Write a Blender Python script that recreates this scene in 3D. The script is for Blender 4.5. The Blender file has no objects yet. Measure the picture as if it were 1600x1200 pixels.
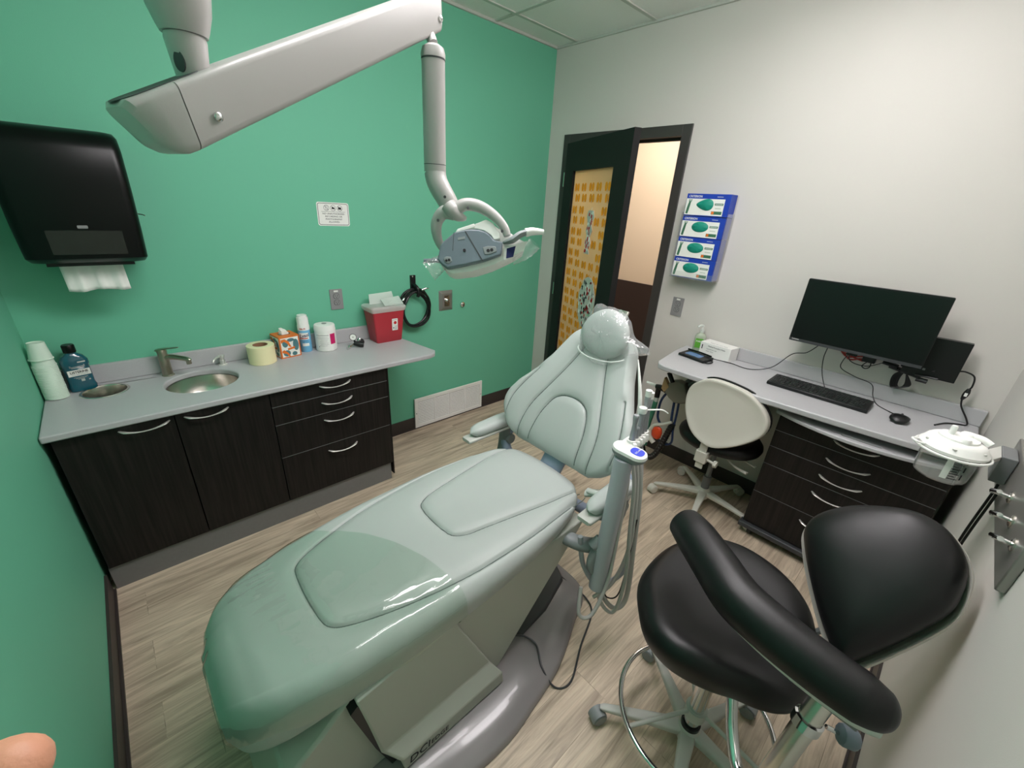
import bpy, bmesh, math, random
import numpy as np
from mathutils import Vector, Matrix
random.seed(7); np.random.seed(7)
SC = bpy.context.scene
COL = SC.collection
PI = math.pi

# ------------------------------------------------------------------ camera
CAM = Vector((0.3527, 0.3086, 1.6825))
RW = Matrix(((0.7355050491, -0.6752065867, 0.0559319946),
             (0.2416732458, 0.3385849453, 0.9093702640),
             (-0.6329505233, -0.6553291540, 0.4122103042)))   # world -> camera
cam_d = bpy.data.cameras.new('camera'); cam = bpy.data.objects.new('camera', cam_d); COL.objects.link(cam)
cam_d.sensor_fit = 'HORIZONTAL'; cam_d.sensor_width = 36.0
cam_d.lens = 36.0 * 650.64 / 1600
cam_d.shift_x = 1.03 / 1600; cam_d.shift_y = 14.06 / 1600
cam_d.clip_start = 0.01
M4 = RW.transposed().to_4x4(); M4.translation = CAM
cam.matrix_world = M4
SC.camera = cam

# ------------------------------------------------------------------ world, exposure
SC.view_settings.view_transform = 'Standard'
SC.view_settings.look = 'None'
SC.view_settings.gamma = 1.0
SC.view_settings.use_curve_mapping = False
SC.view_settings.exposure = 0.50
wd = bpy.data.worlds.new('world'); SC.world = wd; wd.use_nodes = True
wd.node_tree.nodes['Background'].inputs[0].default_value = (0.8, 0.85, 0.85, 1)
wd.node_tree.nodes['Background'].inputs[1].default_value = 0.05

RX, RY, RH = 3.1375, 2.9313, 2.7434      # room: x 0..RX, y Y0..RY, z 0..RH
Y0 = 0.03

def area(name, loc, sx, sy, power, col=(1, 1, 1), rot=(0, 0, 0), spread=180):
    l = bpy.data.lights.new(name, 'AREA'); l.shape = 'RECTANGLE'; l.size = sx; l.size_y = sy
    l.energy = power; l.color = col; l.spread = math.radians(spread)
    o = bpy.data.objects.new(name, l); COL.objects.link(o); o.location = loc; o.rotation_euler = rot
    return o
LAMPS = [(1.05, 1.28, 1.05, 0.34), (2.00, 0.88, 1.10, 0.34)]      # two unseen ceiling fixtures, diffusers dropped to light the ceiling too
LAMP_E = 13.0
HALL_E = 6.6

# ------------------------------------------------------------------ materials
def s2l(c):
    c = c / 255.0
    return c / 12.92 if c <= 0.04045 else ((c + 0.055) / 1.055) ** 2.4
def rgb(r, g, b): return (s2l(r), s2l(g), s2l(b), 1)
MATS = {}
def mat(name, col, rough=0.5, metal=0.0, bump=0.0, bscale=200.0, var=0.0, vscale=5.0, coat=0.0, trans=0.0, emit=0.0, spec=0.5, alpha=1.0, ior=1.45):
    m = bpy.data.materials.new(name); m.use_nodes = True
    nt = m.node_tree; b = nt.nodes['Principled BSDF']
    b.inputs['Base Color'].default_value = col
    b.inputs['Roughness'].default_value = rough
    b.inputs['Metallic'].default_value = metal
    b.inputs['Specular IOR Level'].default_value = spec
    b.inputs['Coat Weight'].default_value = coat
    b.inputs['Transmission Weight'].default_value = trans
    b.inputs['IOR'].default_value = ior
    b.inputs['Alpha'].default_value = alpha
    if emit:
        b.inputs['Emission Color'].default_value = col
        b.inputs['Emission Strength'].default_value = emit
    tc = nt.nodes.new('ShaderNodeTexCoord')
    if bump:
        n = nt.nodes.new('ShaderNodeTexNoise'); n.inputs['Scale'].default_value = bscale; n.inputs['Detail'].default_value = 3
        nt.links.new(tc.outputs['Object'], n.inputs['Vector'])
        bp = nt.nodes.new('ShaderNodeBump'); bp.inputs['Strength'].default_value = bump; bp.inputs['Distance'].default_value = 0.002
        nt.links.new(n.outputs['Fac'], bp.inputs['Height']); nt.links.new(bp.outputs['Normal'], b.inputs['Normal'])
    if var:
        n = nt.nodes.new('ShaderNodeTexNoise'); n.inputs['Scale'].default_value = vscale; n.inputs['Detail'].default_value = 4
        nt.links.new(tc.outputs['Object'], n.inputs['Vector'])
        mx = nt.nodes.new('ShaderNodeMix'); mx.data_type = 'RGBA'
        mx.inputs['A'].default_value = tuple(c * (1 - var) for c in col[:3]) + (1,)
        mx.inputs['B'].default_value = tuple(min(1, c * (1 + var)) for c in col[:3]) + (1,)
        nt.links.new(n.outputs['Fac'], mx.inputs['Factor']); nt.links.new(mx.outputs['Result'], b.inputs['Base Color'])
    MATS[name] = m
    return m

GREEN = mat('green_paint', rgb(106, 186, 154), 0.6, bump=0.15, bscale=350)
WHITEW = mat('white_wall_paint', rgb(206, 203, 197), 0.6, bump=0.15, bscale=350)
BASEB = mat('dark_rubber_base', rgb(58, 52, 49), 0.5)
COUNTER = mat('grey_laminate', rgb(182, 182, 184), 0.32, var=0.10, vscale=420)
TOEK = mat('grey_toe_kick', rgb(118, 117, 116), 0.5, var=0.08, vscale=60)
STEEL = mat('brushed_steel', rgb(222, 218, 210), 0.24, 1.0, bump=0.05, bscale=60)
SATIN = mat('satin_metal', rgb(235, 233, 228), 0.33, 0.75)
HPG = mat('handpiece_grey', rgb(164, 166, 170), 0.28, 0.35)
POWDER = mat('powder_blue_metal', rgb(150, 164, 186), 0.4)
CHROME = mat('chrome', rgb(225, 225, 225), 0.08, 1.0)
NICKEL = mat('brushed_nickel', rgb(175, 165, 150), 0.28, 1.0)
PLATE = mat('stainless_plate', rgb(150, 148, 143), 0.35, 0.6)
BLACKP = mat('black_plastic', rgb(18, 19, 20), 0.35, bump=0.05)
BLACKG = mat('black_gloss_plastic', rgb(4, 7, 6), 0.30, spec=0.3)
BLACKL = mat('black_leather', rgb(9, 9, 10), 0.42, bump=0.06, bscale=500)
SAGE = mat('sage_upholstery', rgb(178, 184, 181), 0.42, bump=0.05, bscale=500)
LGREY = mat('light_grey_plastic', rgb(192, 192, 186), 0.38)
LGREYP = mat('arm_grey_paint', rgb(170, 168, 165), 0.32, bump=0.04, bscale=300)
OFFW = mat('off_white_plastic', rgb(205, 203, 192), 0.4)
WHITEP = mat('white_plastic', rgb(236, 236, 232), 0.35)
WHITEPAPER = mat('white_paper', rgb(232, 234, 228), 0.8, bump=0.1, bscale=80)
BLUEG = mat('blue_grey_plastic', rgb(106, 118, 127), 0.4)
SLATE = mat('slate_grey_plastic', rgb(132, 138, 139), 0.42)
TUBEG = mat('tube_grey_green', rgb(176, 178, 186), 0.38)
HOSEG = mat('hose_grey', rgb(186, 184, 180), 0.42)
COVERG = mat('base_cover_green_grey', rgb(176, 180, 170), 0.4)
BASEG = mat('base_plate_grey', rgb(138, 133, 134), 0.22, coat=0.3)
DARKG = mat('dark_grey_plastic', rgb(60, 62, 64), 0.45)
MIDG = mat('mid_grey_plastic', rgb(110, 112, 113), 0.45)
GREYPL = mat('grey_outlet_plastic', rgb(140, 139, 140), 0.4)
INK = mat('black_ink', rgb(20, 20, 24), 0.6)
INKG = mat('grey_ink', rgb(120, 122, 125), 0.6)
INKB = mat('navy_ink', rgb(24, 32, 92), 0.6)
REDINK = mat('red_ink', rgb(190, 28, 34), 0.6)
REDP = mat('red_plastic', rgb(176, 50, 60), 0.42, var=0.08)
FROST = mat('frosted_lid_plastic', rgb(225, 232, 226), 0.35, alpha=0.5)
BLUEI = mat('label_blue', rgb(28, 62, 168), 0.45)
BADGE = mat('badge_blue', rgb(70, 82, 205), 0.3)
ORANGE = mat('orange_print', rgb(222, 116, 42), 0.5)
TEALD = mat('teal_print', rgb(78, 122, 128), 0.5)
CYAN = mat('can_light_blue', rgb(120, 190, 228), 0.3)
PINK = mat('magenta_print', rgb(206, 30, 104), 0.45)
TAPEY = mat('tape_cream', rgb(238, 230, 184), 0.3, var=0.05)
CARD = mat('cardboard_core', rgb(150, 110, 84), 0.8)
CUP = mat('mint_paper_cup', rgb(214, 232, 216), 0.6)
MOUTH = mat('teal_mouthwash', rgb(5, 80, 96), 0.12, spec=0.7, coat=0.5)
SANI = mat('green_gel', rgb(196, 208, 186), 0.1, trans=0.35)
GLOVEG = mat('glove_teal', rgb(18, 138, 118), 0.5)
GLOVED = mat('glove_dark', rgb(60, 110, 84), 0.5)
GREENT = mat('green_tubing', rgb(52, 118, 92), 0.4)
BLUET = mat('blue_tubing', rgb(30, 50, 86), 0.4)
ORNG = mat('orange_red_plastic', rgb(226, 76, 36), 0.4)
TAUPE = mat('taupe_rubber', rgb(126, 120, 110), 0.6)
TAN = mat('tan_leather', rgb(176, 142, 102), 0.6)
SCREEN = mat('monitor_screen', rgb(10, 14, 14), 0.3)
BLUELCD = mat('signature_lcd', rgb(88, 120, 160), 0.25)
DOORD = mat('door_dark_laminate', rgb(30, 30, 29), 0.55, bump=0.05, bscale=60, spec=0.25)
FRAMED = mat('door_frame_paint', rgb(62, 60, 58), 0.4)
HALLC = mat('hall_cream_paint', rgb(226, 208, 186), 0.6)
HALLB = mat('hall_brown_wainscot', rgb(56, 44, 42), 0.5)
SKIN = mat('skin', rgb(204, 146, 118), 0.5, bump=0.2, bscale=300, var=0.08, vscale=90)
EMBOSS = mat('outlet_slot_dark', rgb(40, 40, 42), 0.6)
HOOKM = mat('amber_motif', rgb(246, 188, 62), 0.6)
AMB2 = mat('amber_motif_line', rgb(170, 120, 40), 0.6)
SILVER = mat('silver_foil', rgb(205, 203, 198), 0.35, 0.25, var=0.2, vscale=60)
REDCAB = mat('red_cable', rgb(170, 60, 55), 0.5)
CEILT = mat('ceiling_tile', rgb(236, 236, 233), 0.9, bump=0.4, bscale=260, var=0.04, vscale=120)
CEILG = mat('ceiling_grid_metal', rgb(190, 193, 186), 0.5)
DIFF = mat('light_diffuser', (1.0, 0.945, 0.965, 1), 0.5, emit=LAMP_E)
DIFFH = mat('hall_light_diffuser', (1.0, 0.90, 0.80, 1), 0.5, emit=HALL_E)
CUPB = mat('underside_dark', rgb(24, 24, 24), 0.7)
CREAMG = mat('frosted_glass_film', rgb(222, 206, 172), 0.6)

def clear_plastic(name, tint=(1, 1, 1), gloss=0.05, k=1.0, rough=0.05, bs=40, bstr=0.4, base=0.0):
    m = bpy.data.materials.new(name); m.use_nodes = True; nt = m.node_tree; nt.nodes.clear()
    out = nt.nodes.new('ShaderNodeOutputMaterial'); mix = nt.nodes.new('ShaderNodeMixShader')
    tr = nt.nodes.new('ShaderNodeBsdfTransparent'); gl = nt.nodes.new('ShaderNodeBsdfGlossy'); fr = nt.nodes.new('ShaderNodeLayerWeight')
    tr.inputs[0].default_value = tint + (1,); gl.inputs['Roughness'].default_value = rough
    fr.inputs['Blend'].default_value = 0.5
    pw = nt.nodes.new('ShaderNodeMath'); pw.operation = 'POWER'; pw.inputs[1].default_value = 4.0
    mt = nt.nodes.new('ShaderNodeMath'); mt.operation = 'MULTIPLY_ADD'; mt.inputs[1].default_value = k; mt.inputs[2].default_value = gloss; mt.use_clamp = True
    tc = nt.nodes.new('ShaderNodeTexCoord'); n = nt.nodes.new('ShaderNodeTexNoise'); n.inputs['Scale'].default_value = bs; n.inputs['Detail'].default_value = 2
    n.inputs['Distortion'].default_value = 1.5
    bp = nt.nodes.new('ShaderNodeBump'); bp.inputs['Strength'].default_value = bstr; bp.inputs['Distance'].default_value = 0.01
    L = nt.links.new
    L(tc.outputs['Object'], n.inputs['Vector']); L(n.outputs['Fac'], bp.inputs['Height'])
    L(bp.outputs['Normal'], gl.inputs['Normal']); L(bp.outputs['Normal'], fr.inputs['Normal'])
    L(fr.outputs['Facing'], pw.inputs[0]); L(pw.outputs[0], mt.inputs[0]); L(mt.outputs[0], mix.inputs[0]); L(tr.outputs[0], mix.inputs[1]); L(gl.outputs[0], mix.inputs[2])
    if base:
        df = nt.nodes.new('ShaderNodeBsdfDiffuse'); df.inputs[0].default_value = (0.8, 0.82, 0.82, 1)
        m2 = nt.nodes.new('ShaderNodeMixShader'); m2.inputs[0].default_value = base
        L(mix.outputs[0], m2.inputs[1]); L(df.outputs[0], m2.inputs[2]); L(m2.outputs[0], out.inputs[0])
    else:
        L(mix.outputs[0], out.inputs[0])
    MATS[name] = m
    return m
CLEARC = clear_plastic('clear_vinyl_cover', tint=(0.90, 0.955, 0.915), gloss=0.08, k=0.9, rough=0.05, bs=5, bstr=0.3)  # green tint puts the green wall's reflection into the film colour
CLEARB = clear_plastic('clear_bag_film', gloss=0.10, k=0.6, rough=0.10, bs=22, bstr=1.0, base=0.13)
CLEARJ = clear_plastic('clear_canister', gloss=0.03, k=1.0, rough=0.05, bs=5, bstr=0.1, base=0.06)
ACRYL = clear_plastic('clear_acrylic', gloss=0.04, k=1.0, rough=0.05, bs=3, bstr=0.05, base=0.05)

def wood_floor():
    m = bpy.data.materials.new('wood_plank_floor'); m.use_nodes = True; nt = m.node_tree; L = nt.links.new
    b = nt.nodes['Principled BSDF']; tc = nt.nodes.new('ShaderNodeTexCoord')
    br = nt.nodes.new('ShaderNodeTexBrick')
    br.inputs['Scale'].default_value = 1.0; br.inputs['Brick Width'].default_value = 1.22; br.inputs['Row Height'].default_value = 0.15
    br.inputs['Mortar Size'].default_value = 0.0012; br.inputs['Mortar Smooth'].default_value = 0.2; br.offset = 0.37
    br.inputs['Color1'].default_value = rgb(202, 184, 161); br.inputs['Color2'].default_value = rgb(170, 152, 132); br.inputs['Mortar'].default_value = rgb(110, 96, 80)
    L(tc.outputs['Object'], br.inputs['Vector'])
    # per-plank offset of the grain
    mp = nt.nodes.new('ShaderNodeMapping'); mp.inputs['Scale'].default_value = (1.5, 17.0, 1.0)
    vm = nt.nodes.new('ShaderNodeVectorMath'); vm.operation = 'MULTIPLY_ADD'
    L(br.outputs['Color'], vm.inputs[0]); vm.inputs[1].default_value = (9, 3, 0); L(tc.outputs['Object'], vm.inputs[2]); L(vm.outputs[0], mp.inputs['Vector'])
    n1 = nt.nodes.new('ShaderNodeTexNoise'); n1.inputs['Scale'].default_value = 1.6; n1.inputs['Detail'].default_value = 9; n1.inputs['Roughness'].default_value = 0.62; n1.inputs['Distortion'].default_value = 0.8
    L(mp.outputs[0], n1.inputs['Vector'])
    cr = nt.nodes.new('ShaderNodeValToRGB'); cr.color_ramp.elements[0].position = 0.30; cr.color_ramp.elements[0].color = rgb(120, 104, 88)
    cr.color_ramp.elements[1].position = 0.62; cr.color_ramp.elements[1].color = rgb(222, 204, 180)
    L(n1.outputs['Fac'], cr.inputs[0])
    mx = nt.nodes.new('ShaderNodeMix'); mx.data_type = 'RGBA'; mx.inputs['Factor'].default_value = 0.62
    L(br.outputs['Color'], mx.inputs['A']); L(cr.outputs['Color'], mx.inputs['B'])
    mp2 = nt.nodes.new('ShaderNodeMapping'); mp2.inputs['Scale'].default_value = (6, 160, 1); L(tc.outputs['Object'], mp2.inputs['Vector'])
    n2 = nt.nodes.new('ShaderNodeTexNoise'); n2.inputs['Scale'].default_value = 1.0; n2.inputs['Detail'].default_value = 4; L(mp2.outputs[0], n2.inputs['Vector'])
    m2 = nt.nodes.new('ShaderNodeMix'); m2.data_type = 'RGBA'; m2.blend_type = 'OVERLAY'; m2.inputs['Factor'].default_value = 0.28
    L(mx.outputs['Result'], m2.inputs['A']); L(n2.outputs['Fac'], m2.inputs['B']); L(m2.outputs['Result'], b.inputs['Base Color'])
    b.inputs['Roughness'].default_value = 0.45
    bp = nt.nodes.new('ShaderNodeBump'); bp.inputs['Strength'].default_value = 0.12; bp.inputs['Distance'].default_value = 0.002
    L(n2.outputs['Fac'], bp.inputs['Height']); L(bp.outputs['Normal'], b.inputs['Normal'])
    return m
FLOORM = wood_floor()
def add_translucent(m, f):
    nt = m.node_tree; b = nt.nodes['Principled BSDF']; out = [n for n in nt.nodes if n.type == 'OUTPUT_MATERIAL'][0]
    t = nt.nodes.new('ShaderNodeBsdfTranslucent'); t.inputs[0].default_value = b.inputs['Base Color'].default_value
    mx = nt.nodes.new('ShaderNodeMixShader'); mx.inputs[0].default_value = f
    nt.links.new(b.outputs[0], mx.inputs[1]); nt.links.new(t.outputs[0], mx.inputs[2]); nt.links.new(mx.outputs[0], out.inputs[0])
add_translucent(CREAMG, 0.68); add_translucent(HOOKM, 0.6)

def dark_wood():
    m = bpy.data.materials.new('dark_wood_laminate'); m.use_nodes = True; nt = m.node_tree; L = nt.links.new
    b = nt.nodes['Principled BSDF']; tc = nt.nodes.new('ShaderNodeTexCoord')
    mp = nt.nodes.new('ShaderNodeMapping'); mp.inputs['Scale'].default_value = (90, 90, 3); L(tc.outputs['Object'], mp.inputs['Vector'])
    n = nt.nodes.new('ShaderNodeTexNoise'); n.inputs['Scale'].default_value = 1.0; n.inputs['Detail'].default_value = 5; L(mp.outputs[0], n.inputs['Vector'])
    cr = nt.nodes.new('ShaderNodeValToRGB'); cr.color_ramp.elements[0].position = 0.35; cr.color_ramp.elements[0].color = rgb(17, 15, 13)
    cr.color_ramp.elements[1].position = 0.7; cr.color_ramp.elements[1].color = rgb(36, 31, 29)
    L(n.outputs['Fac'], cr.inputs[0]); L(cr.outputs['Color'], b.inputs['Base Color'])
    b.inputs['Roughness'].default_value = 0.5; b.inputs['Specular IOR Level'].default_value = 0.3
    return m
DWOOD = dark_wood()

# ------------------------------------------------------------------ mesh helpers
def nb(): return bmesh.new()
WL = {}
def wl(o): return WL.get(o.name, Vector((0, 0, 0)))
NOSPLIT = ('printed', 'lines', 'motif', 'keys', 'louvres', 'stalks', 'scale', 'border', 'pictogram', 'seam', 'slots', 'label_panel', 'leaf', 'hand', 'marks')
def islands(bm):
    """groups of connected pieces whose boxes do not touch"""
    bm.verts.ensure_lookup_table(); bm.verts.index_update(); seen = [False] * len(bm.verts); isl = []
    for v in bm.verts:
        if seen[v.index]: continue
        st = [v]; seen[v.index] = True; g = []
        while st:
            a = st.pop(); g.append(a)
            for e in a.link_edges:
                o = e.other_vert(a)
                if not seen[o.index]: seen[o.index] = True; st.append(o)
        isl.append(g)
    if len(isl) < 2 or len(isl) > 60: return None
    bb = [[min(v.co[k] for v in g) for k in range(3)] + [max(v.co[k] for v in g) for k in range(3)] for g in isl]
    grp = list(range(len(isl)))
    for i in range(len(isl)):
        for j in range(i):
            if all(bb[i][k] <= bb[j][k + 3] + 0.0015 and bb[j][k] <= bb[i][k + 3] + 0.0015 for k in range(3)):
                a, c = grp[i], grp[j]
                if a != c: grp = [c if q == a else q for q in grp]
    ids = sorted(set(grp))
    if len(ids) < 2: return None
    return [[v for g, q in zip(isl, grp) if q == k for v in g] for k in ids]
def link(name, bm, m, parent=None, **kw):
    """link a mesh; pieces of a part that stand apart become parts of their own"""
    gs = islands(bm) if parent is not None and not any(q in name for q in NOSPLIT) else None
    if not gs or len(gs) > 16: return link1(name, bm, m, parent, **kw)
    first = None
    for g in gs:
        keep = set(v.index for v in g); b2 = bm.copy(); b2.verts.ensure_lookup_table()
        bmesh.ops.delete(b2, geom=[v for v in b2.verts if v.index not in keep], context='VERTS')
        o = link1(name, b2, m, parent, **kw); first = first or o
    bm.free(); return first
def link1(name, bm, m, parent=None, smooth=None, bevel=0.0, bseg=2, sub=0, origin=None):
    """link bm as one mesh object; meshes are modelled in world space and shifted to their parent"""
    me = bpy.data.meshes.new(name)
    bmesh.ops.recalc_face_normals(bm, faces=bm.faces)
    if parent is not None: off = wl(parent)
    elif origin is not None: off = Vector(origin)
    else:
        vs = [v.co for v in bm.verts]
        off = Vector(((min(v.x for v in vs) + max(v.x for v in vs)) / 2, (min(v.y for v in vs) + max(v.y for v in vs)) / 2, min(v.z for v in vs)))
    bmesh.ops.translate(bm, verts=bm.verts, vec=-off)
    bm.to_mesh(me); bm.free()
    o = bpy.data.objects.new(name, me); COL.objects.link(o)
    for mm in (m if isinstance(m, (list, tuple)) else [m]): me.materials.append(mm)
    if parent is not None:
        o.parent = parent; WL[o.name] = wl(parent)
    else:
        o.location = off; WL[o.name] = off.copy()
    if smooth is None: smooth = 40
    if smooth:
        me.polygons.foreach_set('use_smooth', [True] * len(me.polygons))
        me.set_sharp_from_angle(angle=math.radians(smooth))
    if bevel:
        md = o.modifiers.new('b', 'BEVEL'); md.width = bevel; md.segments = bseg; md.limit_method = 'ANGLE'; md.angle_limit = math.radians(35)
        md.harden_normals = False
    if sub:
        md = o.modifiers.new('s', 'SUBSURF'); md.levels = sub; md.render_levels = sub
    return o
def tag(o, label=None, cat=None, group=None, kind=None):
    if label: o['label'] = label
    if cat: o['category'] = cat
    if group: o['group'] = group
    if kind: o['kind'] = kind
    return o
def struct(name, bm, m, parent=None, **k):
    o = link(name, bm, m, parent, **k)
    if parent is None: o['kind'] = 'structure'
    return o
def root(name, loc, label, cat, group=None):
    o = bpy.data.objects.new(name, None); COL.objects.link(o); o.location = loc; o.empty_display_size = 0.05
    WL[o.name] = Vector(loc); tag(o, label, cat, group); return o

def box(bm, x0, x1, y0, y1, z0, z1, M=None):
    vs = [bm.verts.new((x, y, z)) for x in (x0, x1) for y in (y0, y1) for z in (z0, z1)]
    for f in ((0, 1, 3, 2), (4, 6, 7, 5), (0, 4, 5, 1), (2, 3, 7, 6), (0, 2, 6, 4), (1, 5, 7, 3)):
        bm.faces.new([vs[i] for i in f])
    if M is not None: bmesh.ops.transform(bm, matrix=M, verts=vs)
    return vs
def quad(bm, pts, mi=0):
    f = bm.faces.new([bm.verts.new(p) for p in pts]); f.material_index = mi; return f
def prism(bm, pts, d, mi=0):
    """extrude the closed 3D outline pts by vector d"""
    a = [bm.verts.new(p) for p in pts]; b = [bm.verts.new(Vector(p) + Vector(d)) for p in pts]
    n = len(pts); bm.faces.new(a).material_index = mi; bm.faces.new(b[::-1]).material_index = mi
    for i in range(n): bm.faces.new((a[i], a[(i + 1) % n], b[(i + 1) % n], b[i])).material_index = mi
    return a + b
def catmull(pts, k=8, closed=False):
    P = [Vector(p) for p in pts]; n = len(P); out = []
    if n < 3: return P
    rng = range(n) if closed else range(n - 1)
    for i in rng:
        if closed: p0, p1, p2, p3 = P[(i - 1) % n], P[i], P[(i + 1) % n], P[(i + 2) % n]
        else: p0, p1, p2, p3 = P[max(i - 1, 0)], P[i], P[i + 1], P[min(i + 2, n - 1)]
        for j in range(k):
            t = j / k
            out.append(0.5 * ((2 * p1) + (-p0 + p2) * t + (2 * p0 - 5 * p1 + 4 * p2 - p3) * t * t + (-p0 + 3 * p1 - 3 * p2 + p3) * t ** 3))
    if not closed: out.append(P[-1])
    return out
def tube(bm, pts, r, n=12, closed=False, k=8, cap=True, flat=1.0, up=None, mi=0):
    """round (or flattened) tube through smooth points; r is a number or a list per control point"""
    raw = len(pts)
    P = catmull(pts, k, closed) if k > 1 else [Vector(p) for p in pts]
    m = len(P)
    if isinstance(r, (list, tuple)):
        R = []
        for i in range(m):
            t = i / max(1, (m if closed else m - 1)) * (raw if closed else raw - 1); a = int(t) % raw; b = (a + 1) % raw if closed else min(a + 1, raw - 1)
            R.append(r[a] + (r[b] - r[a]) * (t - int(t)))
    else: R = [r] * m
    rings = []; N = None
    for i in range(m):
        if closed: T = (P[(i + 1) % m] - P[i - 1]).normalized()
        else: T = (P[min(i + 1, m - 1)] - P[max(i - 1, 0)]).normalized()
        if N is None:
            ref = Vector(up) if up else (Vector((0, 0, 1)) if abs(T.z) < 0.9 else Vector((1, 0, 0)))
            N = (ref - T * ref.dot(T)).normalized()
        elif up:
            ref = Vector(up); N = (ref - T * ref.dot(T)).normalized()
        else: N = (N - T * N.dot(T)).normalized()
        B = T.cross(N)
        rings.append([bm.verts.new(P[i] + (N * math.cos(a) * flat + B * math.sin(a)) * R[i]) for a in (2 * PI * j / n for j in range(n))])
    for i in range(m if closed else m - 1):
        a, b = rings[i], rings[(i + 1) % m]
        for j in range(n): bm.faces.new((a[j], a[(j + 1) % n], b[(j + 1) % n], b[j])).material_index = mi
    if cap and not closed:
        bm.faces.new(rings[0][::-1]).material_index = mi; bm.faces.new(rings[-1]).material_index = mi
    return rings
def lathe(bm, prof, c=(0, 0, 0), ax=(0, 0, 1), n=32, sx=1.0, sy=1.0, mi=0, rot=0.0):
    """prof: list of (r, h) revolved about ax through c"""
    A = Vector(ax).normalized(); ref = Vector((0, 0, 1)) if abs(A.z) < 0.9 else Vector((1, 0, 0))
    U = (ref - A * ref.dot(A)).normalized(); V = A.cross(U); c = Vector(c); rings = []
    for r, h in prof:
        if r < 1e-6: rings.append([bm.verts.new(c + A * h)])
        else: rings.append([bm.verts.new(c + A * h + (U * math.cos(a) * sx + V * math.sin(a) * sy) * r) for a in (rot + 2 * PI * j / n for j in range(n))])
    for a, b in zip(rings, rings[1:]):
        if len(a) == 1 and len(b) == 1: continue
        for j in range(n):
            if len(a) == 1: f = bm.faces.new((a[0], b[j], b[(j + 1) % n]))
            elif len(b) == 1: f = bm.faces.new((a[j], a[(j + 1) % n], b[0]))
            else: f = bm.faces.new((a[j], a[(j + 1) % n], b[(j + 1) % n], b[j]))
            f.material_index = mi
    return rings
def loft(bm, secs, cap=True):
    R = [[bm.verts.new(p) for p in s] for s in secs]; n = len(R[0])
    for a, b in zip(R, R[1:]):
        for j in range(n): bm.faces.new((a[j], a[(j + 1) % n], b[(j + 1) % n], b[j]))
    if cap: bm.faces.new(R[0][::-1]); bm.faces.new(R[-1])
    return R
def rrect(w, h, r, n=5, cx=0, cy=0):
    """rounded rectangle outline, counter-clockwise"""
    out = []
    for sx, sy, a0 in ((1, 1, 0), (-1, 1, 90), (-1, -1, 180), (1, -1, 270)):
        for j in range(n + 1):
            a = math.radians(a0 + 90 * j / n)
            out.append((cx + sx * (w / 2 - r) + r * math.cos(a), cy + sy * (h / 2 - r) + r * math.sin(a)))
    return out
def frame_mat(o, right, up):
    R_ = Vector(right).normalized(); U = Vector(up).normalized(); N = R_.cross(U)
    return Matrix(((R_.x, U.x, N.x, o[0]), (R_.y, U.y, N.y, o[1]), (R_.z, U.z, N.z, o[2]), (0, 0, 0, 1)))
def plate(bm, M, w, h, t, r=0.004, cx=0, cy=0, mi=0):
    """rounded plate of thickness t standing on the plane of M"""
    pts = [M @ Vector((x, y, 0)) for x, y in rrect(w, h, r, 4, cx, cy)]
    n = (M.to_3x3() @ Vector((0, 0, 1))) * t
    return prism(bm, pts, n, mi)
FONT = None
def text(name, s, M, size, m, parent, align='CENTER', sx=1.0, ext=0.0003, shear=0.0, bold=0.0):
    cu = bpy.data.curves.new(name, 'FONT'); cu.body = s; cu.size = size; cu.align_x = align; cu.align_y = 'CENTER'; cu.extrude = ext; cu.shear = shear; cu.offset = bold
    cu.resolution_u = 2
    t = bpy.data.objects.new(name, cu); COL.objects.link(t)
    dg = bpy.context.evaluated_depsgraph_get(); me = bpy.data.meshes.new_from_object(t.evaluated_get(dg))
    bpy.data.objects.remove(t)
    me.name = name; me.materials.clear(); me.materials.append(m)
    T = Matrix.Translation(-wl(parent)) @ M @ Matrix.Diagonal((sx, 1, 1, 1)) if parent else M @ Matrix.Diagonal((sx, 1, 1, 1))
    me.transform(T)
    o = bpy.data.objects.new(name, me); COL.objects.link(o); o.parent = parent
    return o

# ================================================================== SETTING
b = nb(); box(b, -0.1, 5.2, -0.1, 4.2, -0.05, 0); struct('floor', b, FLOORM, smooth=0)
b = nb(); box(b, -0.12, RX + 0.12, -0.09, RY + 0.12, RH, RH + 0.05); struct('ceiling', b, CEILT, smooth=0)
b = nb(); box(b, -0.12, RX + 0.12, RY, RY + 0.12, 0, RH); struct('wall_back', b, GREEN, smooth=0)
b = nb(); box(b, -0.12, 0, Y0 - 0.12, RY, 0, RH); struct('wall_left', b, GREEN, smooth=0)
b = nb(); box(b, 0, RX, Y0 - 0.12, Y0, 0, RH); struct('wall_front', b, WHITEW, smooth=0)
DY0, DY1, DH = 1.805, 2.722, 2.135            # door opening in the right wall
b = nb()
box(b, RX, RX + 0.12, Y0 - 0.12, DY0, 0, RH); box(b, RX, RX + 0.12, DY1, RY, 0, RH); box(b, RX, RX + 0.12, DY0, DY1, DH, RH)
struct('wall_right', b, WHITEW, smooth=0)
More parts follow.
